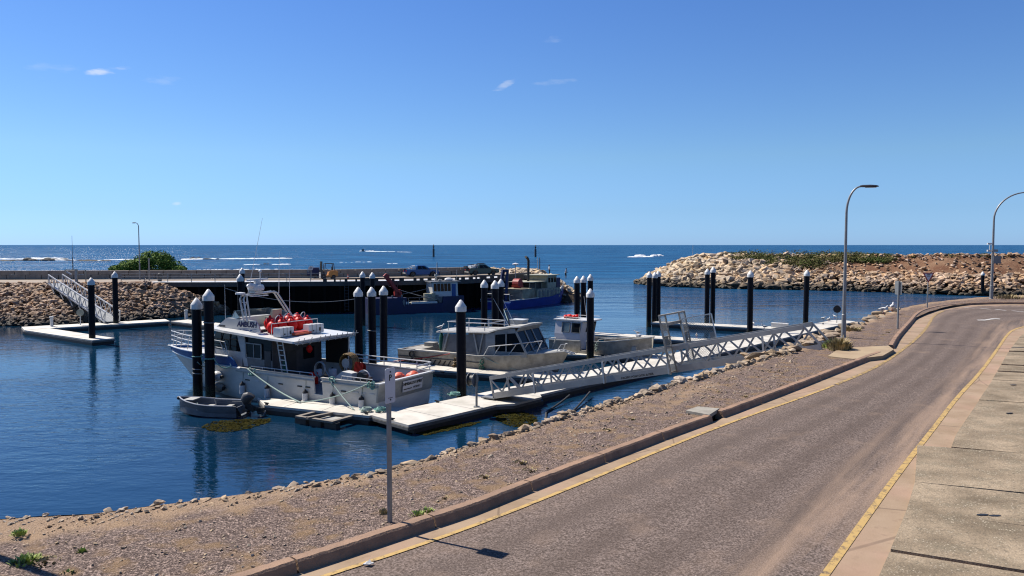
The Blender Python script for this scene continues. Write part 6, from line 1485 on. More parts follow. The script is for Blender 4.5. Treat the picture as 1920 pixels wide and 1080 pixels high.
mb = MB(); hull_loft(mb, wb_hull(0, 2.95, 8, gzw, True)); hull_loft(mb, wb_hull(2.95, 3.5, 2, lambda x: .70, False)); hull_loft(mb, wb_hull(3.5, 8.45, 20, gzw, True)); mb.build('hull', M['worn_alu'], wb, smooth=True)
for x0, x1, sg in ((0, 2.95, -1), (3.5, 8.5, -1), (0, 8.5, 1)):
    mb = MB(); pts = [Vector((x0 + (x1 - x0) * i / 12, sg * (lerp_tab(TW, x0 + (x1 - x0) * i / 12) - .02), gzw(x0 + (x1 - x0) * i / 12) + .02)) for i in range(13)]
    for a, b in zip(pts, pts[1:]): mb.beam(a, b, .16, .08)
    mb.build('gunwale', M['pale_alu'], wb)
mb = MB(); rings = []
for z, x0, x1, w in ((.75, .35, 2.95, 1.12), (1.9, .35, 2.98, 1.12), (2.1, .36, 3.0, 1.10), (2.95, .42, 3.18, 1.02)): rings.append([Vector((x0, -w, z)), Vector((x1 - .25, -w, z)), Vector((x1, -w * .7, z)), Vector((x1, w * .7, z)), Vector((x1 - .25, w, z)), Vector((x0, w, z))])
mb.loft(rings); whs = mb.build('wheelhouse', M['sign_white'], wb)
for x0, x1 in ((1.05, 1.75), (1.95, 2.72)):
    for sg in (1, -1):
        mb = MB(); panel(mb, [(x0, sg * 1.115, 2.05), (x1, sg * 1.115, 2.05), (x1 + .05, sg * 1.045, 2.82), (x0 + .03, sg * 1.045, 2.82)], (0, sg * .02, 0), 1); w_ = mb.build('window', M['blue_glass' if x0 < 1.5 else 'glass'], whs)
        mb = MB(); q = [(x0, 1.14, 2.05), (x1, 1.14, 2.05), (x1 + .05, 1.07, 2.82), (x0 + .03, 1.07, 2.82)]
        for a, b in zip(q, q[1:] + q[:1]): mb.beam((a[0], sg * a[1], a[2]), (b[0], sg * b[1], b[2]), .04, .05)
        mb.build('window_frame', M['mid_grey'], w_)
mb = MB(); panel(mb, [(3.005, -.72, 2.1), (3.005, .72, 2.1), (3.19, .68, 2.85), (3.19, -.68, 2.85)], (.02, 0, 0), 1); mb.build('windscreen', M['glass'], whs)
mb = MB(); mb.loft([[Vector((x, -w, 2.96)), Vector((x, w, 2.96)), Vector((x, w, 3.06)), Vector((x, -w, 3.06))] for x, w in ((.25, 1.1), (3.0, 1.15), (3.55, .95))]); mb.build('roof', M['white_paint'], wb)
mb = MB(); mb.tube([(.5, -1.0, 3.06), (.5, -1.0, 3.24), (3.3, -1.0, 3.26), (3.5, -.8, 3.06)], .02, 6); mb.tube([(.5, 1.0, 3.06), (.5, 1.0, 3.24), (3.3, 1.0, 3.26)], .02, 6)
for x in (1.4, 2.3): mb.tube([(x, -1.0, 3.06), (x, -1.0, 3.25)], .02, 6)
mb.build('roof_rail', M['white_paint'], wb)
for p0, p1 in (((2.6, .2, 3.05), (2.3, .2, 4.9)), ((2.9, .3, 3.05), (2.75, .3, 4.6)), ((2.2, -.4, 3.05), (2.2, -.4, 3.5))): MB().tube([p0, p1], [.022, .01], 6).build('whip_antenna', M['white_plastic'], wb)
MB().box((6.2, 0, 1.05), (2.6, 1.7, .5)).build('hatch_cover', M['pale_alu'], wb); mb = MB(); mb.tube([(4.4, -1.35, gzw(4.4)), (4.6, -1.3, gzw(4.4) + .22), (7.4, -.85, gzw(7.4) + .2)], .025, 6); mb.build('low_rail', M['rail_alu'], wb)
MB().box((-.25, .0, .45), (.5, 2.2, .1)).build('duckboard', M['worn_alu'], wb)
WM = Matrix.Translation(wb.location) @ Matrix.Rotation(R(-36), 4, 'Z'); WW = lambda x, y, z: WM @ Vector((x, y, z))
t = thing('red_float_bag', 'red float bundle on the roof of the small wheelhouse', 'buoy', WW(1.35, -.2, 3.07), R(-36)); mb = MB()
for k in range(6): mb.ball((-.5 + .2 * k, .1 * (k % 2), .13 + .03 * (k % 3)), (.2, .2, .14), 8, 6)
mb.build('float', M['red_plastic'], t, smooth=True); MB().beam((-.6, 0, .02), (.7, 0, .02), .3, .03).build('board', M['dark_grey'], t)
rope('pale rope from the foredeck of the small wheelhouse boat to the pontoon', WW(5.3, -1.45, 1.6), at(1163, 660, DZ), .08, 'pale_rope', .025)
mb = MB(); c = WW(4.5, -1.5, 1.2); rg = random.Random(4)
for k in range(6): mb.ring(c + Vector((rg.uniform(-.1, .1), -.05, rg.uniform(-.4, .4))), .10, .022, 10, 5, (rg.gauss(0, 1), 1, rg.gauss(0, 1)))
tag(mb.build('rope_bundle', M['pale_rope'], origin=c), 'pale rope hank on the near gunwale of the small wheelhouse boat', 'rope')

# ---- blue barge with a red crane at the wharf
bg_ = thing('crane_barge', 'dark blue work barge with a red deck crane and white wheelhouse lying along the wharf', 'boat', (-19.3, 101.0, WATER_Z), R(25.2))
TG = [(0, 1.7), (.6, 1.9), (11, 1.9), (13, 1.6), (13.6, 1.2)]
mb = MB(); hull_loft(mb, [(x, [(.02, -.5), (b * .95, -.4), (b, 1.2 if 5.2 < x < 10.2 else 2.05), (.01, 1.2 if 5.2 < x < 10.2 else 2.05)]) for x, b in [(x, lerp_tab(TG, x)) for x in (0, .5, 1, 3, 5.15, 5.25, 7, 9, 10.15, 10.25, 11.5, 12.6, 13.5)]]); mb.build('hull', M['navy_hull'], bg_)
mb = MB()
for z in (1.6, 2.0): mb.tube([(5.3, -1.8, z), (10.0, -1.8, z)], .035, 6)
for x in (5.4, 6.9, 8.4, 9.9): mb.tube([(x, -1.8, 1.2), (x, -1.8, 2.0)], .03, 6)
mb.build('deck_rail', M['mid_grey'], bg_); MB().box((7.6, -1.62, 1.33), (3.6, .5, .26)).build('deck_box', M['white_paint'], bg_); MB().box((7.0, -.9, 1.3), (5.0, 1.6, .12)).build('deck', M['cream_paint'], bg_)
mb = MB(); mb.prism([(4.55, -1.84, 1.55), (4.7, -1.84, 1.1), (4.8, -1.84, .9), (4.9, -1.84, 1.5), (4.75, -1.84, 1.9)], (0, -.09, 0)); mb.build('hull_patch', M['mid_grey'], bg_)
for x in (6.1, 6.35): MB().box((x - 1.0, -1.92, 1.35), (.17, .04, .34)).build('draft_mark', M['white_paint'], bg_)
mb = MB()
for sg in (1, -1): panel(mb, [(9.0, sg * 1.35, 1.6), (12.6, sg * 1.35, 1.6), (12.5, sg * 1.3, 3.95), (8.9, sg * 1.3, 3.95)], (0, -sg * .06, 0), 1)
mb.prism([(8.98, -1.3, 1.6), (9.04, -1.3, 1.6), (8.94, -1.3, 3.95), (8.88, -1.3, 3.95)], (0, 2.6, 0)); mb.prism([(12.56, -1.3, 1.6), (12.62, -1.3, 1.6), (12.52, -1.3, 3.95), (12.46, -1.3, 3.95)], (0, 2.6, 0)); gh = mb.build('wheelhouse', M['white_paint'], bg_)
for k in range(5):
    x = 9.12 + k * .50; mb = MB(); panel(mb, [(x, -1.345, 2.75), (x + .40, -1.345, 2.75), (x + .36, -1.318, 3.78), (x - .04, -1.318, 3.78)], (0, -.03, 0), 1); mb.build('window', M['glass'], gh)
MB().box((11.95, -1.37, 2.65), (.55, .05, 2.1)).build('door', M['blue_hull'], gh); MB().box((10.75, .0, 4.02), (4.3, 3.1, .12)).build('roof', M['mid_grey'], bg_)
MB().ball((11.6, -.3, 4.25), (.65, .5, .28)).build('roof_pod', M['white_plastic'], bg_, smooth=True)
mb = MB(); mb.tube([(9.9, -.2, 4.05), (10.0, -.2, 6.6)], .06, 6); mb.tube([(9.4, -.6, 4.05), (9.95, -.2, 5.2)], .04, 6); mb.tube([(9.5, -.7, 4.7), (10.5, .3, 4.8)], .04, 6); mb.lathe([(.05, 0), (.3, .05), (.3, .2), (.05, .25)], (10.4, -.2, 4.1), 10); mb.box((9.7, -.5, 4.9), (.3, .3, .3)); mb.tube([(12.6, -.8, 4), (12.6, -.8, 5.6)], .03, 6); mb.build('mast', M['pale_alu'], bg_)
mb = MB(); mb.box((8.6, -.9, 1.9), (1.3, 1.1, 1.1)); mb.lathe([(.4, 0), (.4, 1.1)], (8.1, -1.2, 1.4), 12); mb.box((9.0, -1.3, 2.3), (.5, .5, .5)); mb.build('deck_winch', M['cream_paint'], bg_); MB().box((10.1, -1.45, 1.65), (.9, .4, .8)).box((9.5, -1.5, 2.0), (.3, .3, .6)).build('deck_gear', M['mid_grey'], bg_)
mb = MB(); mb.lathe([(.35, 0), (.30, 1.0)], (4.6, .1, 2.05), 12); mb.beam((4.75, .1, 2.4), (2.75, .1, 5.05), .42, .5); mb.beam((2.75, .1, 5.0), (3.35, .1, 4.9), .4, .3); mb.beam((3.2, -.1, 4.6), (4.7, -.1, 2.25), .3, .36); mb.box((4.5, .1, 2.5), (1.0, .7, .5)); mb.build('crane', M['rust_red'], bg_); MB().tube([(3.35, -.14, 4.4), (4.5, -.14, 2.6)], .10, 8).build('crane_ram', M['pale_alu'], bg_)
for x in (.4, 3.3, 4.6): MB().tube([(x, -1.5, 2.05), (x, -1.5, 2.4)], .12, 8).build('bollard', M['mid_grey'], bg_)
# ---- cream and blue trawler ahead of it
tw = thing('trawler', 'bright blue hulled trawler with cream deckhouses and a black exhaust pipe at the wharf end', 'boat', (-2.3, 108.1, WATER_Z), R(58))
TT = [(0, 2.5), (3, 2.7), (12, 2.7), (15, 2.3), (17.5, 1.4), (19.3, .4), (20, .04)]
gzt = lambda x: 1.25 + max(0, x - 11) ** 1.4 * .055
mb = MB(); hull_loft(mb, [(x, [(.02, -1 + 2 * max(0, (x - 14) / 6) ** 3), (b * .85, -.2), (b, gzt(x)), (max(.01, b - .15), gzt(x)), (max(.01, b - .18), gzt(x) - .35), (.005, gzt(x) - .35)]) for x, b in [(20 * i / 30, lerp_tab(TT, 20 * i / 30)) for i in range(30)]]); mb.build('hull', M['royal_blue'], tw, smooth=True)
for sg in (1, -1):
    mb = MB(); pts = [Vector((i * .66, sg * lerp_tab(TT, i * .66), gzt(i * .66) + .03)) for i in range(12)]
    for a, b in zip(pts, pts[1:]): mb.beam(a, b, .25, .10)
    mb.build('gunwale', M['white_paint'], tw)
MB().beam((-.02, -2.5, 1.05), (-.02, 2.5, 1.05), .06, .16).build('transom_stripe', M['white_paint'], tw)
mb = MB(); mb.box((5.2, -.6, 1.9), (3.8, 3.4, 1.6)); mb.build('fish_hold', M['worn_cream'], tw, bevel=.05)
mb = MB(); mb.box((11.2, 0, 1.75), (7.0, 4.6, 1.4)); mb.build('lower_deckhouse', M['cream_paint'], tw, bevel=.04)
for k in range(5): MB().box((8.3 + k * 1.25, -2.31, 1.75), (.55, .04, .9)).build('door', M['mid_grey'], tw)
mb = MB(); mb.loft([[Vector((x, -w, z)), Vector((x, w, z)), Vector((x2, w, z2)), Vector((x2, -w, z2))] for x, x2, w, z, z2 in ((11.6, 11.6, 1.8, 2.4, 4.3),)] + [[Vector((14.2, -1.8, 2.4)), Vector((14.2, 1.8, 2.4)), Vector((14.5, 1.8, 4.3)), Vector((14.5, -1.8, 4.3))]]); th = mb.build('wheelhouse', M['cream_paint'], tw)
for x in (11.8, 12.7, 13.6): MB().box((x + .35, -1.81, 3.65), (.6, .04, .7)).build('window', M['glass'], th)
for y in (-1.2, -.4, .4, 1.2): MB().box((14.40, y, 3.65), (.06, .6, .7), 0).build('window', M['glass'], th)
MB().box((13.0, 0, 4.38), (3.8, 4.2, .14)).build('roof', M['cream_paint'], tw)
mb = MB(); mb.box((8.9, .2, 3.50), (5.0, 3.9, .10)); mb.build('canopy', M['cream_paint'], tw)
mb = MB()
for x in (6.6, 8.4, 10.2):
    for y in (-1.6, 2.0): mb.beam((x, y, 2.4 if x > 7.6 else 1.2), (x, y, 3.46), .08, .08)
mb.build('canopy_post', M['cream_paint'], tw); MB().box((9.6, .4, 2.85), (3.6, 2.4, .85)).build('engine_casing', M['dark_grey'], tw)
mb = MB()
for z in (1.45, 1.95, 2.45): mb.tube([(7.7, -2.72, z), (14.8, -2.45, z + .1)], .03, 6)
for k in range(9): x = 7.7 + k * .88; mb.tube([(x, -2.7 + k * .03, 1.25), (x, -2.7 + k * .03, 2.5)], .03, 6)
mb.build('side_rail', M['mid_grey'], tw)
mb = MB(); mb.tube([(9.4, .3, 3.3), (9.5, .3, 6.6), (9.2, .3, 7.0), (8.7, .3, 7.2)], .2, 8); mb.build('exhaust_pipe', M['black'], tw, smooth=True)
MB().lathe([(.05, 0), (.5, .12), (.5, .2), (.05, .35)], (6.6, .8, 6.0), 14).build('dish', M['white_plastic'], tw); MB().tube([(6.6, .8, 2.8), (6.6, .8, 6.0)], .06, 6).build('dish_post', M['pale_alu'], tw)
mb = MB()
for sg in (1, -1): mb.beam((1.6, sg * .7, 1.0), (2.6, sg * .35, 5.4), .30, .45)
mb.beam((2.6, -.45, 5.3), (2.6, .45, 5.3), .4, .4); mb.build('stern_gantry', M['navy_hull'], tw)
mb = MB(); mb.lathe([(.7, -.5), (.7, .5)], (5.2, -.4, 3.4), 14, Vector((0, 1, 0))); mb.box((5.2, -.4, 2.95), (1.0, 1.4, .3)); mb.build('net_drum', M['rust_red'], tw)
mb = MB(); rg = random.Random(2)
for k in range(12): mb.box((rg.uniform(.6, 3.2), rg.uniform(-2, 2), 1.3 + rg.uniform(0, .9)), (rg.uniform(.3, .8), rg.uniform(.3, .8), rg.uniform(.3, .7)), rg.uniform(0, 3))
mb.build('aft_deck_gear', M['dark_grey'], tw); MB().tube([(.2, -2.2, 2.1), (.2, 2.2, 2.1)], .06, 6).tube([(.2, -2.2, 1.2), (.2, -2.2, 2.1)], .05, 6).tube([(.2, 2.2, 1.2), (.2, 2.2, 2.1)], .05, 6).build('stern_rail', M['pale_alu'], tw)
mb = MB()
for k in range(9): mb.ball((15.6 + .35 * k, -1.9 + .16 * k, gzt(15.6 + .3 * k) + .25), (.22, .2, .22), 8, 6)
mb.build('bow_fenders', M['white_plastic'], tw, smooth=True); mb = MB()
for sg in (1, -1): mb.tube([(14.9, sg * 2.3, gzt(15) + .9), (17.5, sg * 1.5, gzt(17.5) + .9), (19.7, sg * .15, gzt(19.7) + .8)], .04, 6)
for x in (15.2, 16.4, 17.6, 18.8):
    for sg in (1, -1): mb.tube([(x, sg * lerp_tab(TT, x) * .95, gzt(x)), (x, sg * lerp_tab(TT, x) * .98, gzt(x) + .9)], .04, 6)
mb.build('bow_rail', M['pale_alu'], tw); MB().box((15.4, 0, 3.1), (1.2, 3.2, 1.6)).build('spray_hood', M['navy_hull'], tw)
for a, b, lab in (((-16.5, 103.2, -1.0), (-10.5, 102.5, -2.6), 'left mooring line crossing in the shadow of the wharf behind the barge'), ((-9.6, 106.5, -1.0), (-18.0, 101.8, -2.6), 'right mooring line crossing in the shadow of the wharf behind the barge')): rope(lab, a, b, .15, 'galv', .04)
rope('long slack mooring line drooping in front of the dark wharf wall', (-37, 99.6, -1.1), (-19.0, 100.4, -2.3), 1.15, 'galv', .045, 24)
rope('thin line from the trawler stern down to the trio of piles', (-1.6, 107.0, -3.0), (0.2, 72.0, -4.0), .2, 'pale_rope', .03)
# ================================================================ VEHICLES ON THE WHARF
def wheel(root, x, y, r, w=.24):
    sg = 1 if y > 0 else -1
    t = MB().lathe([(r * .55, -w / 2), (r * .92, -w / 2), (r, -w / 2 + .04), (r, w / 2 - .04), (r * .92, w / 2), (r * .55, w / 2)], (x, y, r), 18, Vector((0, 1, 0))).build('tyre', M['rubber'], root, smooth=True)
    MB().lathe([(.04, w / 2 - .05), (r * .60, w / 2 - .03), (r * .62, w / 2 + .005), (r * .5, w / 2 - .02), (.06, w / 2)], (x, y, r), 14, Vector((0, sg, 0))).build('rim', M['pale_alu'], t)
def ute(label, loc, rz, paint_, tray, rack):
    t = thing('utility_truck', label, 'car', loc, rz, 'cars parked on the wharf')
    r = .37; W2 = .90
    def arch(cx): return [(cx - .46, .32)] + [(cx - .46 * math.cos(a), .40 + .42 * math.sin(a)) for a in [math.pi * i / 8 for i in range(9)]] + [(cx + .46, .32)]
    prof = [(-2.55, .45), (-2.45, .36)] + arch(-1.55) + arch(1.60) + [(2.45, .36), (2.60, .50), (2.62, .78), (2.50, .98), (1.25, 1.10), (.95, 1.12), (-.95, 1.12), (-2.5, 1.12), (-2.58, 1.0)]
    mb = MB(); a = [[Vector((x, sy * w, z)) for x, z in prof] for sy, w in ((-1, .80), (-1, W2), (1, W2), (1, .80))]
    mb.loft(a, True, True); body = mb.build('body', paint_, t)
    cab = [(1.28, 1.09, .86), (.95, 1.10, .86), (-1.10, 1.10, .86)]
    lo = [(1.22, -.84), (-1.05, -.86), (-1.05, .86), (1.22, .84)]; hi = [(.35, -.66), (-.80, -.68), (-.80, .68), (.35, .66)]
    mb = MB(); mb.loft([[Vector((x, y, 1.10)) for x, y in lo], [Vector((x, y, 1.66)) for x, y in hi], [Vector((x * .97, y * .93, 1.72)) for x, y in hi]]); mb.build('cab', paint_, t, bevel=.02)
    def gl(u0, u1, sg, nm):
        mb = MB(); f = lambda u, v: Vector((1.22 - 2.27 * u, sg * .855, 1.13)).lerp(Vector((.35 - 1.15 * u, sg * .675, 1.64)), v)
        q = [f(u0, .06), f(u1, .06), f(u1, .92), f(u0 + .02, .92)]; mb.prism(q, Vector((0, sg * .012, .005))); mb.build(nm, M['glass'], t)
    for sg in (1, -1): gl(.16, .50, sg, 'window'); gl(.54, .90, sg, 'window')
    mb = MB(); mb.prism([(1.18, -.72, 1.16), (1.18, .72, 1.16), (.42, .58, 1.63), (.42, -.58, 1.63)], (.02, 0, .015)); mb.build('windscreen', M['glass'], t)
    mb = MB(); mb.prism([(-1.07, -.72, 1.2), (-1.07, .72, 1.2), (-.84, .56, 1.6), (-.84, -.56, 1.6)], (-.02, 0, .01)); mb.build('rear_window', M['glass'], t)
    for x in (-1.55, 1.60):
        for y in (-.80, .80): wheel(t, x, y, r)
    for y in (-.78, .78): MB().box((-2.57, y, .92), (.06, .16, .28)).build('tail_lamp', M['red_plastic'], t); MB().box((2.56, y, .84), (.1, .26, .16)).build('headlamp', M['white_plastic'], t)
    MB().box((-2.66, 0, .55), (.14, 1.6, .14)).build('bumper', M['pale_alu'], t); MB().box((.62, -.97, 1.16), (.14, .16, .14)).build('mirror', M['black'], t); MB().box((.62, .97, 1.16), (.14, .16, .14)).build('mirror', M['black'], t)
    mb = MB()
    for sg in (1, -1): mb.tube([(-1.15, sg * .72, 1.12), (-1.2, sg * .66, 1.68), (-1.75, sg * .68, 1.40), (-2.3, sg * .72, 1.14)], .04, 6)
    mb.tube([(-1.2, -.66, 1.68), (-1.2, .66, 1.68)], .04, 6); mb.build('sports_bar', M['white_paint'], t)
    mb = MB(); mb.box((-2.72, 0, 1.05), (.32, 1.3, .1)); mb.box((-2.6, .1, 1.18), (.5, 1.0, .16)); mb.build('tailgate', M['black'], t)
    if rack:
        mb = MB()
        for x in (-.75, -.2, .3): mb.beam((x, -.62, 1.78), (x, .62, 1.78), .06, .05)
        for y in (-.62, .62): mb.beam((-.8, y, 1.80), (.4, y, 1.80), .05, .05)
        mb.box((-.2, 0, 1.86), (.9, .8, .10)); mb.beam((-2.3, -.6, 1.70), (-.9, -.6, 1.75), .06, .05); mb.beam((-2.3, .6, 1.70), (-.9, .6, 1.75), .06, .05); mb.build('roof_rack', M['black'], t)
        mb = MB(); mb.box((-1.7, .1, 1.35), (.9, 1.1, .4)); mb.ball((-1.3, -.4, 1.6), (.25, .25, .2)); mb.build('load', M['white_plastic'], t); MB().box((-2.85, 0, 1.35), (.22, 1.2, .30)).build('rear_box', M['black'], t)
    return t
p = at(790, 518.3, WZ); ute('dark blue dual cab ute with a white sports bar parked on the wharf', (p.x, p.y, WZ), R(22), M['car_blue'], True, False)
p = at(904, 515.8, WZ); ute('dark grey-green ute with a loaded roof rack parked nearer the wharf end', (p.x, p.y, WZ), R(26), M['car_green'], True, True)
# forklift
p = at(613, 523, WZ); fk = thing('forklift', 'tan forklift with a tall black mast parked on the wharf', 'forklift', (p.x, p.y, WZ), R(205))
mb = MB(); mb.prism([(-1.25, -.55, .35), (-1.35, -.55, .9), (-1.1, -.55, 1.25), (-.3, -.55, 1.15), (-.1, -.55, .55), (.6, -.55, .5), (.6, -.55, .3), (-1.0, -.55, .25)], (0, 1.1, 0)); mb.build('body', M['tan_yellow'], fk, bevel=.04)
MB().box((-1.3, 0, .75), (.35, 1.05, .75)).build('counterweight', M['tan_yellow'], fk, bevel=.06)
for x, rr in ((-.85, .30), (.55, .36)):
    for y in (-.5, .5): wheel(fk, x, y, rr, .26)
mb = MB()
for y in (-.42, .42): mb.beam((.85, y, .1), (.78, y, 2.5), .2, .16)
for z in (.4, 1.3, 2.4): mb.beam((.83, -.42, z), (.83, .42, z), .08, .10)
mb.beam((.86, -.15, .2), (.80, -.15, 2.2), .07, .12); mb.beam((.86, .15, .2), (.80, .15, 2.2), .07, .12); mb.build('mast', M['black'], fk)
mb = MB()
for y in (-.5, .5):
    mb.beam((.45, y, .6), (.3, y, 2.2), .09, .09); mb.beam((-1.0, y, 1.1), (-.85, y, 2.2), .09, .09); mb.beam((.3, y, 2.2), (-.85, y, 2.2), .09, .09)
for x in (.3, -.05, -.4, -.85): mb.beam((x, -.5, 2.2), (x, .5, 2.2), .05, .04)
mb.build('overhead_guard', M['dark_grey'], fk)
for y in (-.25, .25): MB().box((1.4, y, .12), (1.05, .12, .05)).build('fork', M['dark_grey'], fk)
MB().box((.95, 0, .55), (.08, .95, .75)).build('carriage', M['white_paint'], fk); mb = MB(); mb.box((-.45, 0, 1.15), (.5, .5, .14)); mb.box((-.72, 0, 1.45), (.12, .5, .55)); mb.build('seat', M['black'], fk); MB().ring((.0, 0, 1.45), .17, .02, 12, 5, (-.5, 0, .8)).build('steering_wheel', M['black'], fk)
# trailer with gear beside the sign
p = at(588, 521.5, WZ); tr = thing('trailer', 'dark blue gear trailer standing left of the forklift', 'trailer', (p.x, p.y + .8, WZ), R(8))
MB().box((0, 0, .62), (2.2, 1.3, .5)).build('box_body', M['navy_hull'], tr, bevel=.03); MB().beam((-1.1, 0, .45), (-2.2, 0, .42), .08, .08).build('drawbar', M['galv'], tr)
for y in (-.7, .7): wheel(tr, .1, y, .32, .2)
MB().box((.1, .1, 1.2), (1.0, .9, .65)).build('tank', M['navy_hull'], tr, bevel=.04); MB().tube([(-.9, -.5, .88), (-.9, -.5, 1.5), (-.3, -.5, 1.5)], .03, 6).build('frame', M['pale_alu'], tr)
p = at(577, 521.0, WZ); t = thing('gear_crate', 'low grey-blue crate on the wharf left of the trailer', 'crate', (p.x - .3, p.y + .6, WZ), R(8)); MB().box((0, 0, .3), (1.0, .8, .6)).build('crate', M['mid_grey'], t, bevel=.03); MB().box((0, 0, .63), (1.06, .86, .06)).build('lid', M['pale_alu'], t)

# ================================================================ ROCKS AT THE WHARF END
rg = random.Random(44)
def tip_h(x, y):
    a = max(0, 1 - max(0, (x - 4.5) / 8.2) ** 1.25); b = max(0, 1 - (max(0, 127 - y) / 7) ** 1.5); return -5.2 + (4.75) * min(a, b)
vs, fs = [], []; nx, ny = 26, 22
for i in range(nx):
    for j in range(ny):
        x = -7 + 21 * i / (nx - 1); y = 119 + 33 * j / (ny - 1); x2 = x if y > 129 else max(x, 1.2 + (y - 119) * .18); vs.append((x2, y, tip_h(x, y) - .25))
for i in range(nx - 1):
    for j in range(ny - 1): fs.append((i * ny + j, i * ny + j + 1, (i + 1) * ny + j + 1, (i + 1) * ny + j))
me = bpy.data.meshes.new('breakwater'); me.from_pydata(vs, [], fs); me.materials.append(M['bank_earth']); o = bpy.data.objects.new('breakwater', me); COL.objects.link(o); tag(o, kind='structure')
items = []
for _ in range(800):
    x, y = rg.uniform(-6.5, 13.5), rg.uniform(120, 151)
    if x < 3.6 + (y - 120) * .1 and y < 131: continue
    z = tip_h(x, y)
    if z < -4.9: continue
    items.append((Vector((x, y, z + rg.uniform(-.1, .25))), rg.uniform(.7, 1.5)))
items.sort(key=lambda q: -q[1])
for p, s in items[:26]: put_rock('pale_rock', p, s * 1.1, rg, 'tan boulder of the rock tip at the outer end of the wharf', 'boulders at the tip of the wharf')
rock_pile('wharf_tip_rocks', 'pale_rock', items[26:], rg)

# ================================================================ PEOPLE, GULLS
def person(label, feet, rz, lean, skin_legs, sit=0.0):
    """one skin-modifier body, then separate hair and shirt shapes that follow it"""
    J = {'pel': (0, 0, .92), 'ab': (.02, 0, 1.08), 'ch': (.05 + lean, 0, 1.32), 'nk': (.06 + lean, 0, 1.50), 'hd': (.09 + lean, 0, 1.60), 'ht': (.10 + lean, 0, 1.72),
         'lh': (0, .10, .88), 'lk': (.06, .12, .48), 'la': (.0, .12, .09), 'lt': (.16, .13, .03), 'rh': (0, -.10, .88), 'rk': (.03, -.12, .48), 'ra': (-.04, -.12, .09), 'rt': (.12, -.13, .03),
         'ls': (.05 + lean, .19, 1.40), 'le': (.07 + lean, .25, 1.12), 'lw': (.27 + lean, .20, .98), 'lf': (.36 + lean, .18, .97), 'rs': (.05 + lean, -.19, 1.40), 're': (.06 + lean, -.25, 1.12), 'rw': (.28 + lean, -.17, 1.02), 'rf': (.37 + lean, -.15, 1.02)}
    E = [('pel', 'ab'), ('ab', 'ch'), ('ch', 'nk'), ('nk', 'hd'), ('hd', 'ht'), ('pel', 'lh'), ('lh', 'lk'), ('lk', 'la'), ('la', 'lt'), ('pel', 'rh'), ('rh', 'rk'), ('rk', 'ra'), ('ra', 'rt'), ('ch', 'ls'), ('ls', 'le'), ('le', 'lw'), ('lw', 'lf'), ('ch', 'rs'), ('rs', 're'), ('re', 'rw'), ('rw', 'rf')]
    Rr = {'pel': .155, 'ab': .14, 'ch': .165, 'nk': .06, 'hd': .095, 'ht': .08, 'lh': .10, 'rh': .10, 'lk': .062, 'rk': .062, 'la': .045, 'ra': .045, 'lt': .04, 'rt': .04, 'ls': .07, 'rs': .07, 'le': .048, 're': .048, 'lw': .035, 'rw': .035, 'lf': .035, 'rf': .035}
    ks = list(J); me = bpy.data.meshes.new('person'); me.from_pydata([J[k] for k in ks], [(ks.index(a), ks.index(b)) for a, b in E], [])
    tmp = bpy.data.objects.new('person', me); COL.objects.link(tmp); sk = tmp.modifiers.new('skin', 'SKIN'); tmp.modifiers.new('sub', 'SUBSURF').levels = 1
    for i, k in enumerate(ks): me.skin_vertices[0].data[i].radius = (Rr[k], Rr[k]); me.skin_vertices[0].data[i].use_root = (k == 'pel')
    bpy.context.view_layer.update(); m2 = bpy.data.meshes.new_from_object(tmp.evaluated_get(bpy.context.evaluated_depsgraph_get())); bpy.data.objects.remove(tmp)
    m2.materials.clear(); [m2.materials.append(M[k]) for k in ('skin', 'shirt', 'dark_cloth')]
    for f in m2.polygons:
        c = f.center; f.use_smooth = True
        if c.z > 1.50: f.material_index = 0
        elif c.z > .95 and (abs(c.y) < .30 and c.x < .20 + lean): f.material_index = 1
        elif c.z < .95 and abs(c.y) < .2 and c.z > (.42 if skin_legs else .10) and c.x < .25: f.material_index = 2
        elif c.z < .10: f.material_index = 2
        else: f.material_index = 0
    r = thing('person', label, 'person', feet, rz); b = bpy.data.objects.new('body', m2); COL.objects.link(b); b.parent = r
    h = Vector((.09 + lean, 0, 1.66)); MB().ball(h + Vector((-.02, 0, .03)), (.115, .10, .10), 10, 6).build('hair', M['hair'], r, smooth=True)
    mb = MB(); mb.ball(h + Vector((.10, 0, -.02)), (.025, .018, .03), 6, 4); mb.build('nose', M['skin'], r); mb = MB()
    for y in (-.035, .035): mb.ball(h + Vector((.088, y, .012)), .012, 6, 4)
    mb.build('eyes', M['black'], r)
p = aty(1030.5, 515.5, 135); person('person in a pale top and dark trousers standing on the rocks at the wharf end', (p.x, p.y, p.z), R(200), .02, False)
p = aty(1060.5, 522.0, 134); person('person in a pale top and dark shorts on the lower rocks beyond the trawler bow', (p.x, p.y, p.z), R(320), .05, True)
gp = thing('seagull', 'gull', 'gull', (0, 0, 0))
mb = MB(); mb.loft([[Vector((x, r * math.cos(k * .785) * .9, z + r * math.sin(k * .785))) for k in range(8)] for x, z, r in ((-.20, .17, .012), (-.12, .18, .05), (.0, .19, .075), (.08, .21, .065), (.12, .26, .035), (.14, .30, .032), (.17, .325, .036), (.20, .325, .02), (.21, .32, .008))]); mb.build('body', M['gull_white'], gp, smooth=True)
for s in (1, -1): mb = MB(); mb.loft([[Vector((x, s * (y + .012), z)), Vector((x, s * (y + .012), z - h)), Vector((x, s * y, z - h)), Vector((x, s * y, z))] for x, y, z, h in ((.06, .062, .235, .04), (-.05, .066, .235, .08), (-.16, .03, .20, .03), (-.25, .012, .18, .01))]); mb.build('wing', M['gull_grey'], gp); MB().tube([(.02, s * .03, .13), (.02, s * .03, .005), (.05, s * .03, .004)], .006, 5).build('leg', M['red_plastic'], gp)
MB().lathe([(.010, 0), (.002, .05)], (.205, 0, .32), 6, Vector((1, 0, -.15)).normalized()).build('beak', M['red_plastic'], gp)
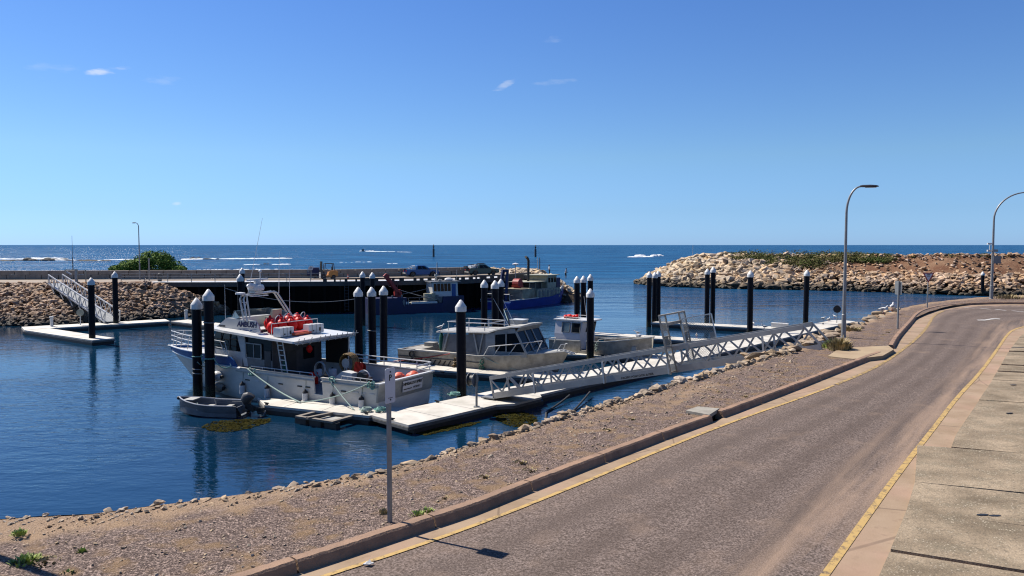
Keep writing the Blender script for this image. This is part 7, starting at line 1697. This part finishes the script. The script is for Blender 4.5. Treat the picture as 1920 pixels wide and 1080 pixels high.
GUL = [(823, 612.5, None, CW(3.5, -1.5, 2.90), 'seagull on the aft corner of the cabin boat roof'), (1412, 610.5, DZ, None, 'seagull on the far pontoon just right of the single pile'), (1433, 617, DZ, None, 'seagull on the far pontoon left of the long pale box'), (1433, 622.5, DZ, None, 'seagull on the long pontoon nearest the single pile'),
       (1543, 601, DZ, None, 'left seagull of the group at the shore end of the long pontoon'), (1553, 603, DZ, None, 'middle seagull of the group at the shore end of the long pontoon'), (1565, 597.5, DZ, None, 'seagull beside the dark round board at the shore end of the long pontoon'),
       (1195, 629, DZ, None, 'seagull on the pontoon behind the small wheelhouse boat'), (1306, 634, DZ, None, 'seagull on the pontoon seen through the open gate leaf'), (1655, 588.2, .36, None, 'seagull standing on the edge stones left of the roadside sign'), (1672, 582, .36, None, 'seagull on the edge stones behind the roadside sign')]
for i, (px, py, z, w, lab) in enumerate(GUL):
    o = gp if i == 0 else copy_tree(gp); o.location = w if w is not None else at(px, py, z); o.rotation_euler = (0, 0, 1.3 * i + .4); o.scale = (1.45,) * 3; tag(o, lab, 'gull', 'seagulls about the harbour')

# ================================================================ OUT AT SEA
def marker(label, px, by, top, rr=.32):
    b = at(px, by, WATER_Z); t = thing('channel_marker', label, 'channel marker', b, 0, 'channel marker poles at sea'); h = aty(px, top, b.y).z - b.z
    MB().lathe([(rr, -6), (rr, h * .66)], n=10).build('pile', M['dark_grey'], t); MB().lathe([(rr * .4, h * .66), (rr * .4, h * .78)], n=8).build('neck', M['dark_grey'], t)
    mb = MB(); mb.lathe([(rr * .9, h * .76), (rr * .9, h * .86), (rr * .3, h * .88)], n=10); mb.lathe([(rr * .3, h * .9), (rr * .8, h * .93), (rr * .3, h)], n=10); mb.build('top_mark', M['black'], t)
marker('left dark channel marker pole out at sea above the blue ute', 813, 482, 458.5, .75); marker('right dark channel marker pole out at sea above the wharf end', 1004, 482, 459.5, .75)
t = thing('light_pole', 'dark thin pole on the rocks at the end of the wharf', 'pole', aty(1012, 509, 136)); MB().lathe([(.09, -.3), (.07, 2.45)], n=8).build('pole', M['dark_grey'], t)
t = thing('flag_pole', 'pale thin pole beside the dark one on the wharf end rocks', 'pole', aty(1008, 509, 138)); MB().lathe([(.045, -.3), (.035, 2.6)], n=6).build('rod', M['pale_alu'], t)
t = thing('flag_pole', 'thin pale rod standing on the outer end of the breakwater', 'pole', aty(1299, 481, 176)); MB().lathe([(.05, -.5), (.04, 2.6)], n=6).build('rod', M['pale_alu'], t)
# a speedboat far out with its wake
p = at(684, 471.5, WATER_Z); sb = thing('speedboat', 'tiny dark speedboat far out at sea at the head of a white wake', 'boat', p, R(176))
mb = MB(); hull_loft(mb, [(x, [(.02, -.1 + .5 * max(0, (x - 3) / 3)), (b * .8, 0.2), (b, .9), (.02, .95)]) for x, b in ((0, 1.1), (3, 1.1), (5, .7), (6, .1))]); mb.build('hull', M['white_paint'], sb); MB().box((2.4, 0, 1.9), (2.2, 1.6, 1.9)).build('cabin', M['black'], sb); MB().box((2.4, 0, 2.95), (2.8, 1.9, .15)).build('roof', M['dark_grey'], sb)
def foam_patch(mb, px0, py0, px1, py1, n, l, w, h, rg, taper=0.0, jit=1.0):
    for _ in range(n):
        f = rg.random(); px, py = px0 + (px1 - px0) * f, py0 + (py1 - py0) * f; p = at(px, py + rg.uniform(-.35, .35) * jit, WATER_Z); k = 1 - taper * f; s = rg.uniform(.4, 1.2) * k
        mb.ball(p, (l * s, w * s, h * s * rg.uniform(.4, 1)), 8, 4)
def foam(name, label, spec, seed):
    mb = MB(); rg = random.Random(seed)
    for q in spec: foam_patch(mb, *q[:4], n=q[4], l=q[5], w=q[6], h=q[7], rg=rg, taper=q[8] if len(q) > 8 else 0, jit=q[9] if len(q) > 9 else 1)
    o = mb.build(name, M['foam'], origin=at(spec[0][0], spec[0][1], WATER_Z), smooth=True); return tag(o, kind='stuff')
foam('boat_wake', '', [(690, 471.2, 772, 472.8, 90, 5.0, 6.0, .5, .75, .5), (676, 471.2, 700, 471, 30, 3, 4, 1.3, .3, .4)], 1)
foam('surf', '', [(0, 486, 110, 485.5, 90, 2.4, 1.6, .5), (60, 484.5, 125, 485.5, 60, 2, 2, .9), (100, 487.5, 195, 488.5, 55, 2.0, 1.2, .35), (190, 487.5, 258, 486, 30, 2.0, 1.2, .35), (345, 486.5, 400, 485.5, 70, 2.6, 2, .5), (395, 485.6, 545, 484.5, 110, 2.4, 1.6, .5), (515, 496, 545, 495.5, 26, 1.5, 1.2, .3), (460, 496.3, 490, 496.0, 16, 1.2, 1, .25), (370, 505.5, 540, 505, 40, .8, .6, .2),
     (1180, 482, 1222, 481.5, 60, 2.4, 1.6, .5), (1195, 479.5, 1208, 479.2, 20, 2.4, 1.8, .9), (1222, 480.2, 1240, 480.0, 34, 2.6, 1.8, 1.3), (640, 492, 700, 491, 9, 1.0, .8, .2), (720, 494.5, 745, 494, 7, 1.0, .8, .2), (600, 507, 755, 504.5, 60, 1.2, .8, .25)], 2)
for k, (px, py, l, w, h, lab) in enumerate(((12, 489.5, 7, 4, .9, 'dark flat reef rock at the far left edge of the sea'), (40, 488.6, 7, 3, .8, 'dark reef rock second from the left in the surf'), (72, 488.8, 9, 5, 2.0, 'highest dark reef rock in the white surf'), (108, 486.5, 8, 3, .9, 'dark reef rock right of the highest one'), (150, 488.4, 9, 3, .8, 'long dark reef rock left of the thin pole'), (180, 489.6, 9, 3, .8, 'dark reef rock right of the thin pole'), (366, 484.8, 4, 2.5, 1.2, 'small dark rock in the surf right of the bush'), (397, 486.3, 5, 2, .9, 'dark rock in the middle of the second line of surf'), (496, 495.6, 2.2, 1.2, .6, 'small lone dark rock in the nearer water'))):
    p = at(px, py, WATER_Z); rg = random.Random(k + 60); mb = MB()
    for q in range(7): mb.ball((rg.uniform(-l, l) * .8, rg.uniform(-w, w) * .4, -.1), (l * rg.uniform(.2, .5), w * rg.uniform(.3, .5), h * rg.uniform(.5, 1)), 8, 6)
    o = mb.build('reef_rock', M['reef'], origin=None); o.location = p; tag(o, lab, 'rock', 'reef rocks in the surf')
